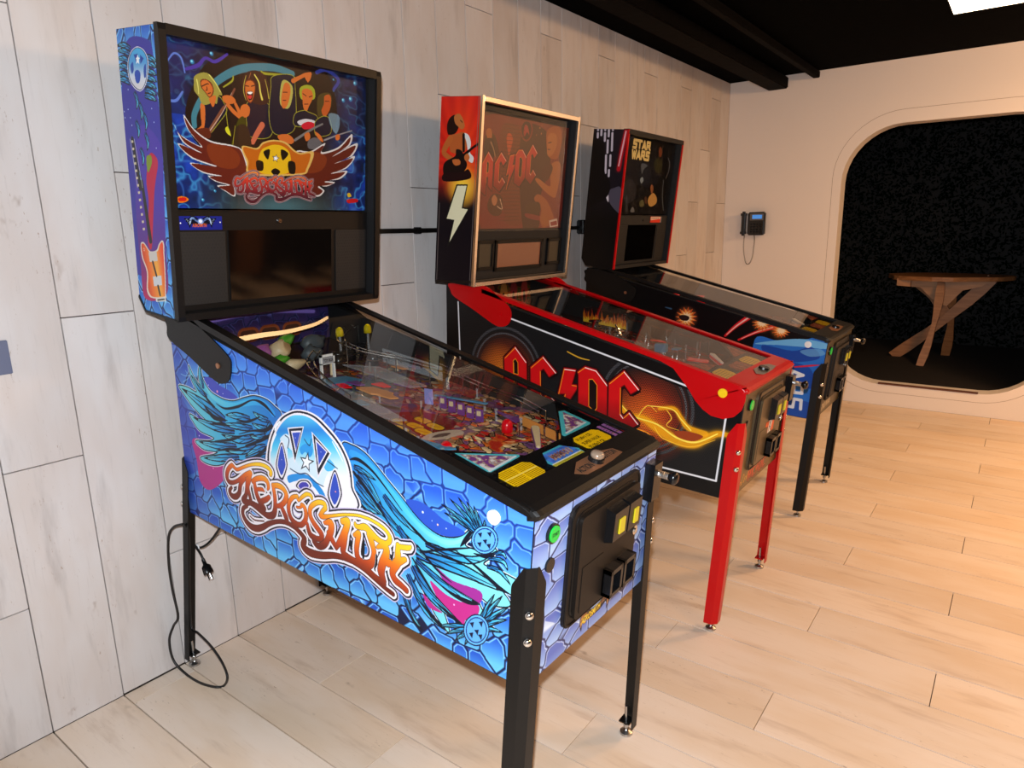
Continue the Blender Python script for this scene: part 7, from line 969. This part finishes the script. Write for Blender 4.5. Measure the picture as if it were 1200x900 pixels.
# ---- prints for machine two
GA = dict(A=([(0, .03), (0, .74), (.24, 1.0), (.47, .76), (.47, -.02), (.33, .10), (.29, .14), (.29, .36), (.19, .36), (.19, -.10)], [(.19, .47), (.29, .47), (.29, .70), (.24, .77), (.19, .72)]),
    C=([(0, .10), (0, .72), (.26, 1.0), (.52, .74), (.38, .62), (.27, .76), (.20, .70), (.20, .22), (.26, .16), (.36, .28), (.52, .12), (.27, -.10)], None),
    B=([(.16, .92), (.38, .94), (.30, .60), (.44, .62), (.06, -.12), (.18, .38), (.04, .34)], None),
    D=([(-.02, .86), (.12, 1.0), (.32, .98), (.53, .74), (.53, .14), (.26, -.10), (0, .04), (0, .80)], [(.19, .22), (.29, .14), (.34, .22), (.34, .68), (.26, .78), (.19, .76)]))
def draw_gothic(pa, xf, k, top=(206, 16, 22), low=(130, 8, 14), hi=(250, 225, 215), gold=(245, 150, 30)):
    for L_, ox, oy, sc_ in (('A', 0, 0, 1.1), ('C', .56, .0, 1.02), ('B', 1.08, .0, .95), ('D', 1.52, 0, 1.0), ('C', 2.08, 0, 1.08)):
        out, hole = GA[L_]; T = lambda q, dx=0, dy=0, g=1.0: xf(ox+q[0]*g+dx, oy+q[1]*g*(sc_ if True else 1)+dy)
        o = [np.array(T(q)) for q in out]; c_ = sum(o)/len(o)
        loop = o+[o[0]]; W_ = lambda L2, w_: [(p[0], p[1], w_) for p in L2]
        for a, b in zip(loop, loop[1:]): pa.line((20, 4, 6), [(*a, k*2.4), (*b, k*2.4)])
        pa.poly((20, 4, 6), [p+np.array((k*1.2, -k*1.5)) for p in o])
        for a, b in zip(loop, loop[1:]): pa.line(low, [(*a, k*1.1), (*b, k*1.1)])
        pa.poly(('g', tuple(T((.2, .95))), tuple(T((.2, .0))), [top, top, low]), o)
        for a, b in zip(loop, loop[1:]):
            d = b-a
            if d[0] > 1e-4 and abs(d[1]) > 1e-4 and d[1] < 0: pa.line(hi, [(*(a-np.array((0, k*.6))), k*.55), (*(b-np.array((k*.3, k*.6))), k*.55)])
            if d[0] > 1e-4 and d[1] > 0: pa.line(gold, [(*(a+np.array((k*.3, -k*.3))), k*.45), (*(b+np.array((0, -k*.6))), k*.45)])
        if hole:
            h = [T(q) for q in hole]; pa.poly((24, 10, 10), h)
            for a, b in zip(h, h[1:]+h[:1]): pa.line(gold, [(*a, k*.4), (*b, k*.4)])
        if L_ in 'CD' and not hole or L_ == 'A': pa.line(gold, [(*T((.20, .20)), k*.45), (*T((.20, .68)), k*.45)])
def make_side_two():
    pa = Painter(0, 1.41, .52, 1.28, 900, (9, 9, 11))
    fr = [(.112, .655), (1.300, .600), (1.320, .84), (1.30, .905), (.97, .985), (.403, 1.145), (.112, 1.205)]
    m_, sl = pa.polymask([(.10, .655), (1.325, .592), (1.345, .88), (.40, 1.128), (.10, 1.20)])
    dots = (np.hypot(((pa.X+(np.floor(pa.Y/.0062) % 2)*.0036)/.0072) % 1-.5, (pa.Y/.0062) % 1-.5) < .36)
    pa.blend(m_, (27, 27, 29), sl); pa.items(ART_SIDE_TWO[:4])
    # loudspeaker rings
    for cx, cy in ((.36, .90), (1.03, .835)):
        for r_, w_, c in ((.190, .012, (74, 74, 78)), (.178, .004, (30, 30, 32)), (.165, .008, (90, 88, 92)), (.150, .003, (36, 34, 36))):
            pa.line(c, [(cx+r_*math.cos(a*.13), cy+r_*math.sin(a*.13), w_) for a in range(50)])
    pa.blend((m_*dots[sl]), (10, 10, 12), sl, .75)
    pa.items(ART_SIDE_TWO[4:])
    m3 = np.zeros((pa.H, pa.W)); m3[sl] = m_; pa.a[:] = pa.a*np.maximum(m3, (pa.X > 1.25)*1.)[..., None]+np.array((9, 9, 11))/255*(1-np.maximum(m3, (pa.X > 1.25)*1.)[..., None])
    W_ = (225, 225, 230)
    for a, b in (((.100, .655), (.100, 1.190)), ((.392, 1.133), (1.225, .925)), ((1.318, .592), (1.345, .86)), ((.100, .655), (1.318, .592))): pa.line(W_, [(*a, .0075), (*b, .0075)])
    draw_gothic(pa, lambda x, y: (.357+x*.2485, .792+y*.205-.022*x), .0075)
    return pa
def make_glass_two():
    pa = Painter(-.345, .345, .232, .71, 900, (70, 26, 20)); n = vnoise((pa.H, pa.W), (18, 20), 4)[..., None]; pa.a[:] *= (.5+n)
    pa.items(ART_GLASS_TWO)
    for k in range(26):
        y = .27+.016*k; pa.line((60, 26, 14), [(-.17, y, .002), (-.02, y+.004, .002)])
    draw_gothic(pa, lambda x, y: (-.300+x*.150, .388+y*.142+.027*x), .0048, (195, 34, 28), (120, 16, 16))
    t = .28; pa.a[:] = pa.a*(1-t)+np.array((120, 78, 48))/255*t  # brown haze of the reflected warm room, blended into the print
    return pa
def make_box_two():
    pa = Painter(0, BD, 0, BH, 900, (16, 12, 20)); an = np.arctan2(pa.Y-.50, pa.X-.11); ray = (.5+.5*np.sin(an*22))[..., None]
    red = np.array((226, 40, 24))/255*(1-ray*.25)+np.array((150, 14, 24))/255*ray*.25
    k = np.clip((pa.Y-.33)/.14, 0, 1)[..., None]; pa.a[:] = pa.a*(1-k)+red*k
    t = np.clip(1.1-np.hypot((pa.X-.12)/.09, (pa.Y-.60)/.16), 0, 1)[..., None]*.6; pa.a[:] = pa.a*(1-t)+np.array((245, 90, 30))/255*t
    pa.items(ART_BOX_TWO)
    for a, b in (((.012, .0), (.012, .33)), ((BD-.016, .0), (BD-.016, BH))): pa.line((120, 110, 105), [(*a, .0025), (*b, .0025)])
    return pa
def flames(pa, x0, x1, y0, y1, c0=(230, 120, 20), seed=1):
    r = random.Random(seed); n = 26
    for L_, c in ((1., (150, 30, 14)), (.8, c0), (.5, (250, 200, 50))):
        for k in range(n):
            x = x0+(x1-x0)*(k+.5)/n; h = (y1-y0)*L_*r.uniform(.5, 1.); w_ = (x1-x0)/n*1.1
            pa.poly(c, [(x-w_, y0), (x+w_, y0), (x+w_*.5, y0+h*.4), (x+w_*r.uniform(-.8, .8), y0+h), (x-w_*.5, y0+h*.5)], 1., True)
def make_front_two():
    pa = Painter(-H, H, 0, .405, 700, (120, 96, 60)); n = vnoise((pa.H, pa.W), (10, 14), 2)[..., None]; pa.a[:] *= (.75+.4*n)
    t = np.clip((pa.Y-.10)/.2, 0, 1)[..., None]; pa.a[:] = pa.a*(1-t*.6)+np.array((56, 46, 34))/255*t*.6
    for k in range(16):
        x = -.20+k*.027; pa.line((235, 170, 40), [(x, .020+.004*k, .005), (x+.02, .04+.004*k+.02*(k % 2), .003), (x+.035, .025+.0045*k, .002)])
    draw_gothic(pa, lambda x, y: (-.10+x*.085, .018+y*.048), .0022, (200, 60, 30), (140, 40, 20))
    return pa
def apron_generic(cols, trianglecol, midcol, seed):
    def f(ap, TP, pw):
        def put(name, u0, u1, v0, v1, bg, cut, kind, lab=None):
            pa = Painter(v0, v1, -u1, -u0, 1500, bg); r = random.Random(seed+int(v0*100)); 
            if kind == 'text':
                for k in range(5): pa.line((110, 84, 10), [(v0+.012, -u1+.010+k*.011, .0025), (v1-.014-r.random()*.02, -u1+.010+k*.011, .0025)])
            else:
                n = vnoise((pa.H, pa.W), (6, 8), seed)[..., None]; pa.a[:] = np.where(n > .52, np.array(midcol)/255, np.array(trianglecol)/255)
                for k in range(3): pa.line((225, 215, 205), [(v0+.02+k*.03, -u0-.02, .002), (v0+.03+k*.03, -u0-.04, .002)])
            quad_print(name, pa, cut, lambda p, q, e: TP(-q, p, -.0108+e), pa.material(name+'_print', .3), ap, .0006, lab)
        def rc(u0, u1, v0, v1, c=.014): return [(v0+c, -u1), (v1-c, -u1), (v1, -u1+c), (v1, -u0-c), (v1-c, -u0), (v0+c, -u0), (v0, -u0-c), (v0, -u1+c)]
        put('instruction_card', 1.284, 1.350, -.262, -.157, cols, rc(1.284, 1.350, -.262, -.157), 'text', 'yellow card of small print')
        put('price_card', 1.284, 1.346, .028, .138, cols, rc(1.284, 1.346, .028, .138), 'text', 'yellow price card')
        put('centre_card', 1.288, 1.352, -.105, .020, midcol, rc(1.288, 1.352, -.105, .020), 'art')
        put('apron_card', 1.175, 1.272, -.262, -.140, trianglecol, [(-.258, -1.180), (-.142, -1.262), (-.258, -1.270)], 'art'); put('apron_card', 1.175, 1.272, .05, .19, trianglecol, [(.185, -1.180), (.185, -1.268), (.055, -1.262)], 'art')
    return f
def toys_two(pf, pw, root):
    flipper(pf, 1.141, .104, 1.215, .010, M_WHITE, M_REDL); flipper(pf, 1.141, -.190, 1.215, -.092, M_WHITE, M_REDL)
    fp = Painter(-.16, .16, 0, .075, 1500, (20, 8, 6)); flames(fp, -.16, .16, 0, .075)
    quad_print('flame_sign', fp, box_pts(-.155, .155, .004, .07), lambda p, q, e: (.54+(p+.155)*.62, .075+(p+.155)*.16-e, zpf(.54+(p+.155)*.62, .03+q)), fp.material('flame_sign_print', .3), pf, .002, 'flame printed sign')
    bp = Painter(-pw, pw, 0, .16, 900, (60, 20, 12)); n = vnoise((bp.H, bp.W), (6, 12), 2)
    bp.blend((n > .5)*1., (170, 80, 30), (slice(None), slice(None))); bp.blend((n > .58)*1., (60, 70, 30), (slice(None), slice(None)))
    for x, c in ((-.16, (200, 120, 50)), (-.08, (170, 60, 40)), (.02, (210, 130, 60)), (.10, (160, 50, 50)), (.19, (190, 60, 50))): bp.poly(c, [(x, .03), (x+.035, .02), (x+.05, .10), (x+.02, .14), (x-.005, .10)], 1., True); bp.poly((30, 16, 12), [(x+.01, .03), (x+.03, .03), (x+.025, .08), (x+.012, .08)], 1., True)
    quad_print('backboard_print', bp, box_pts(-pw, pw, 0, .16), lambda p, q, e: (.112+e, p, 1.12+q), bp.material('backboard_print_two'), pf, .001)
    quick('bell_wire', M_GOLDT, pf, lambda b: add_tube(b, [P_(.83+.02*math.sin(a*.3), -.10+.10*math.cos(a*.3)*.4, .06+.012*a*.3) for a in range(14)], .003, 6))
    quick('bell', M_GOLDT, pf, lambda b: add_lathe(b, [(.024, 0), (.020, .006), (.014, .016), (.011, .03), (.002, .034)], Matrix.Translation(P_(.80, -.08, .05)), 16), True)
    quick('blue_box', M_BLUEP, pf, lambda b: (add_box(b, P_(.965, -.01, .03), (.05, .03, .035), .003), add_box(b, P_(1.02, .02, .035), (.03, .04, .006), .001)))
    quick('red_plastic', M_REDL, pf, lambda b: (add_prism(b, [(.90, .02), (.93, .06), (.96, .05)], .04, .044, lambda p, q, v: P_(p, q, v)), add_prism(b, [(1.10, -.06), (1.17, -.02), (1.16, .02), (1.09, -.02)], .02, .024, lambda p, q, v: P_(p, q, v))))
    r = random.Random(4)
    for k in range(30):
        u, v = r.uniform(.4, 1.12), r.uniform(-.23, .23); quick('post', M_CHROME if k % 2 else M_CLEAR, pf, lambda b: post(b, u, v, r.uniform(.02, .06), .0028))
    for u, v in ((.5, -.05), (.6, .08), (.68, -.08)): bumper(pf, u, v, M_BLACKG)
    quick('clear_ramp', M_CLEAR, pf, lambda b: (add_prism(b, [(.5, -.20), (.98, -.16), (.98, -.10), (.6, -.12)], .05, .053, lambda p, q, v: P_(p, q, v)),))
    wire_ramp(pf, [(.5, .2, .08), (.8, .22, .06), (1.08, .21, .05)])
def speakers_two(bb, RD):
    A = BD-RD+.004
    for v0, v1 in ((-.305, -.215), (.232, .325)):
        quick('speaker_grille', mat('bronze_mesh', rgb(70, 62, 48), .5, .3), bb, lambda b: bbox(b, v0, v1, .074, .174, A, A+.003))
        quick('speaker_frame', M_BLACK, bb, lambda b: [bbox(b, *q, A, A+.010) for q in ((v0-.012, v0, .062, .186), (v1, v1+.012, .062, .186), (v0-.012, v1+.012, .174, .188), (v0-.012, v1+.012, .060, .074))])
    quick('dot_matrix_display', mat('amber_dark_glass', rgb(118, 70, 46), .12, spec=.6), bb, lambda b: bbox(b, -.175, .165, .066, .172, A, A+.003), label='brownish dot matrix display')
    quick('display_frame', M_BLACK, bb, lambda b: [bbox(b, *q, A, A+.008) for q in ((-.19, -.175, .052, .186), (.165, .180, .052, .186), (-.19, .18, .172, .188), (-.19, .18, .05, .066))])
p2s, p2g, p2b, p2f = make_side_two(), make_glass_two(), make_box_two(), make_front_two()
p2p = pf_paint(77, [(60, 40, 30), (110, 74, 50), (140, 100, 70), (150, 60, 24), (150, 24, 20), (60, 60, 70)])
stk = Painter(-.03, .075, .192, .242, 2000, (214, 84, 30)); stk.poly((225, 225, 225), [(.0, .192), (.04, .192), (.05, .242), (.01, .242)]); stk.line((30, 30, 40), [(.012, .20, .006), (.024, .235, .006), (.036, .20, .006)]); stk.line((30, 60, 160), [(.018, .214, .004), (.030, .214, .004)])
build_machine(1, (.1303, 2.5852, 0), dict(
    label='black pinball machine with bright red rails and red legs, middle of the three', metal=M_RED, trim=M_GOLDT, cab=M_SHADOWBLK, flare=True,
    side_p=p2s, side_m=p2s.material('speaker_lightning_side_print', .32), side_l='black side artwork with red gothic lettering and yellow lightning', front_p=p2f, front_m=p2f.material('gold_front_print', .32),
    pf_p=p2p, pf_m=p2p.material('playfield_print_two', .2), glass_p=p2g, glass_m=p2g.material('red_backglass_print', .3), glass_l='reddish backglass with gothic lettering and guitarists', glass=(.236, .703, .340),
    box_p=p2b, box_m=p2b.material('guitarist_side_print', .35), btn=M_YEL, btn_l='yellow flipper button', fb=(1.330, .925), arm=ARM_RED, pivot=(.34, 1.150), apron=apron_generic((232, 188, 20), (110, 44, 34), (170, 84, 50), 3), toys=toys_two, speakers=speakers_two, stk_p=stk, stk_m=stk.material('sticker_print', .4)))

# ---- prints for machine three
def block_word(pa, word, x, y, w_, h, c, lw):
    G = dict(S=[[(1, 1), (.15, 1), (.1, .55), (.9, .5), (.85, 0), (0, 0)]], T=[[(0, 1), (1, 1)], [(.5, 1), (.5, 0)]], A=[[(.05, 0), (.5, 1), (.95, 0)], [(.25, .3), (.75, .3)]], R=[[(.05, 0), (.05, 1), (.85, 1), (.85, .5), (.1, .48)], [(.45, .48), (1, 0)]], W=[[(0, 1), (.25, 0), (.5, .8), (.75, 0), (1, 1)]])
    n = len(word)
    for k, ch in enumerate(word):
        for st in G[ch]:
            q = [(x+(k+.08+a*.8)*w_/n, y+b*h, lw) for a, b in st]
            for a, b in zip(q, q[1:]): pa.line(c, [a, b])
def make_side_three():
    pa = Painter(0, 1.41, .52, 1.28, 700, (9, 9, 11)); r = np.random.default_rng(8)
    for _ in range(160): pa.line((60, 60, 66), [(r.uniform(.05, 1.3), r.uniform(.6, 1.2), .0015)])
    pa.items(ART_SIDE_THREE)
    # white lettering running up the panel
    for k, (ch, z0) in enumerate((('S', .575), ('R', .650), ('A', .725))):
        P = Painter  # letters turned on their side
        G = dict(S=[[(1, 1), (.15, 1), (.1, .55), (.9, .5), (.85, 0), (0, 0)]], A=[[(.05, 0), (.5, 1), (.95, 0)], [(.25, .3), (.75, .3)]], R=[[(.05, 0), (.05, 1), (.85, 1), (.85, .5), (.1, .48)], [(.45, .48), (1, 0)]])
        for st in G[ch]:
            q = [(1.225+b*.078, z0+.055-a*.055, .016) for a, b in st]
            for a, b in zip(q, q[1:]): pa.line((222, 226, 232), [a, b])
    return pa
def make_glass_three():
    pa = Painter(-.345, .345, .30, .745, 900, (12, 12, 14)); n = vnoise((pa.H, pa.W), (14, 20), 6)[..., None]; pa.a[:] = pa.a*(.6+n)+np.clip(n-.62, 0, 1)*.5
    pa.items(ART_GLASS_THREE)
    for wd, y in (('STAR', .672), ('WARS', .617)):
        block_word(pa, wd, -.232, y, .228, .040, (40, 34, 20), .024); block_word(pa, wd, -.232, y, .228, .040, (226, 208, 140), .0165)
    return pa
def make_box_three():
    pa = Painter(0, BD, 0, BH, 900, (24, 20, 30)); t = np.clip((.42-pa.Y)/.15, 0, 1)[..., None]; pa.a[:] = pa.a*(1-t)+np.array((10, 10, 12))/255*t
    pa.items(ART_BOX_THREE)
    # dark drapery where the photograph's figure stands
    pa.poly((10, 10, 13), [(-.01, .72), (.03, .70), (.075, .68), (.085, .60), (.10, .52), (.14, .47), (.13, .40), (.06, .35), (-.01, .36)], 1., True)
    return pa
def make_front_three():
    pa = Painter(-H, H, 0, .405, 500, (70, 60, 40)); n = vnoise((pa.H, pa.W), (10, 14), 2)[..., None]; pa.a[:] *= (.7+.5*n); pa.text('STAR WARS', -.16, .018, .05, (190, 176, 150), .06, .72); return pa
def toys_three(pf, pw, root):
    flipper(pf, 1.141, .104, 1.215, .010, M_WHITE, M_BLUEP); flipper(pf, 1.141, -.190, 1.215, -.092, M_WHITE, M_BLUEP)
    r = random.Random(14)
    for k in range(14):
        u, v = r.uniform(.4, 1.12), r.uniform(-.23, .23); quick('post', M_CHROME, pf, lambda b: post(b, u, v, r.uniform(.02, .05), .0028))
    for u, v in ((.5, -.05), (.6, .08), (.68, -.08)): bumper(pf, u, v, M_REDL)
def badge_three(bb, A):
    pa = Painter(.095, .255, .255, .297, 1500, (205, 60, 40)); pa.poly((214, 190, 170), [(.10, .272), (.235, .28), (.235, .292), (.10, .292)]); pa.poly((130, 130, 134), [(.238, .255), (.255, .255), (.255, .297), (.238, .297)])
    for k in range(5): pa.line((120, 30, 30), [(.11+k*.022, .283, .004), (.122+k*.022, .284, .004)])
    quad_print('price_sticker', pa, box_pts(.098, .252, .258, .294), lambda p, q, e: F_bb(A+.003+e, q, p), pa.material('orange_sticker_print', .3), bb, .002, 'small orange and white sticker')
p3s, p3g, p3b, p3f = make_side_three(), make_glass_three(), make_box_three(), make_front_three()
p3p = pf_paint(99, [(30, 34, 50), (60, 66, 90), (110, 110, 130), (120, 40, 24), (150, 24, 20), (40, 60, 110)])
build_machine(2, (.1196, 3.8484, 0), dict(
    label='black pinball machine with blue planet artwork and red backbox edging, farthest of the three', metal=M_BLACK, trim=M_RED, cab=M_SHADOWBLK, flare=False,
    side_p=p3s, side_m=p3s.material('space_side_print', .3), side_l='black and blue space artwork with red beams', front_p=p3f, front_m=p3f.material('dark_front_print', .32),
    pf_p=p3p, pf_m=p3p.material('playfield_print_three', .2), glass_p=p3g, glass_m=p3g.material('dark_backglass_print', .3), glass_l='dark backglass with pale block lettering', glass=(.306, .735, .340),
    box_p=p3b, box_m=p3b.material('corridor_side_print', .35), btn=M_WHITE, btn_l='white flipper button', fb=(1.316, .912), arm=ARM_BLK, pivot=(.297, 1.134), apron=apron_generic((205, 175, 30), (120, 40, 34), (150, 90, 60), 5), toys=toys_three, speakers=speakers_std(badge=badge_three)))

# ------------------------------------------------------------------ power cord hanging at the nearest machine
CORD = {'loop': [(0.1532, 0.9895, 0.5851), (0.1126, 0.9795, 0.568), (0.079, 0.9745, 0.5258), (0.0533, 0.9745, 0.4285), (0.0448, 0.9775, 0.3232), (0.0578, 0.9775, 0.2243), (0.0205, 0.9745, 0.1742), (0.009, 0.9584, 0.1205), (0.0162, 0.9595, 0.0446), (0.0683, 0.9713, 0.005), (0.1591, 0.9752, 0.005), (0.2209, 0.9936, 0.005), (0.238, 1.0151, 0.005), (0.2943, 1.0015, 0.0722), (0.2297, 1.0215, 0.0902), (0.1679, 1.0215, 0.1276), (0.0921, 1.0215, 0.1469), (0.0477, 1.0215, 0.1548), (0.0451, 1.0315, 0.2694), (0.0712, 1.0315, 0.3908), (0.0897, 1.0315, 0.4607), (0.1192, 1.0215, 0.5448), (0.1254, 1.0065, 0.5716)], 'tail': [(0.0387, 1.0665, 0.4646), (0.0689, 1.0665, 0.4469), (0.0951, 1.0665, 0.4274), (0.1139, 1.0665, 0.3977)], 'feed': [(0.2504, 1.0765, 0.5842), (0.1611, 1.0765, 0.4986), (0.0816, 1.0765, 0.4473), (0.0404, 1.0665, 0.4511), (0.0538, 1.0565, 0.4912)]}
CL = [Vector(p)-Vector((.1248, 1.3165, 0)) for p in CORD['loop']]; CA = [Vector(p)-Vector((.1248, 1.3165, 0)) for p in CORD['tail']]
pc = quick('power_cord', M_CORD, one, lambda b: add_tube(b, [Vector(p) for p in spline([tuple(q) for q in CL], 8)], .0042, 8), True, 'black power cord looped round the rear leg')
quick('cord_feed', M_CORD, pc, lambda b: add_tube(b, [Vector(p)-Vector((.1248, 1.3165, 0)) for p in spline(CORD['feed'], 8)], .0042, 8), True)
quick('cord_end', M_CORD, pc, lambda b: add_tube(b, [Vector(p) for p in spline([tuple(q) for q in CA], 8)], .0042, 8), True)
def plug(b):
    e = CA[-1]; d = (CA[-1]-CA[-2]).normalized(); q = d.to_track_quat('Z', 'Y').to_matrix().to_4x4()
    add_lathe(b, [(.005, -.02), (.006, 0), (.013, .008), (.015, .03), (.014, .036)], Matrix.Translation(e) @ q @ Matrix.Diagonal((1.2, .8, 1, 1)), 12)
def prongs(b):
    e = CA[-1]; d = (CA[-1]-CA[-2]).normalized(); q = d.to_track_quat('Z', 'Y').to_matrix().to_4x4()
    for x in (-.006, .006): add_box(b, (x, 0, .045), (.0018, .006, .02), 0, Matrix.Translation(e) @ q)
    add_cyl(b, Matrix.Translation(e) @ q @ Vector((0, .005, .036)), Matrix.Translation(e) @ q @ Vector((0, .005, .056)), .0022, n=8)
quick('plug', M_BLACKG, pc, plug, True); quick('prongs', M_CHROME, pc, prongs)
quick('tie_wrap', M_WHITE, pc, lambda b: add_tube(b, [CA[1]+Vector((.008*math.cos(a*.6), .004, .008*math.sin(a*.6))) for a in range(11)], .0024, 6, True))
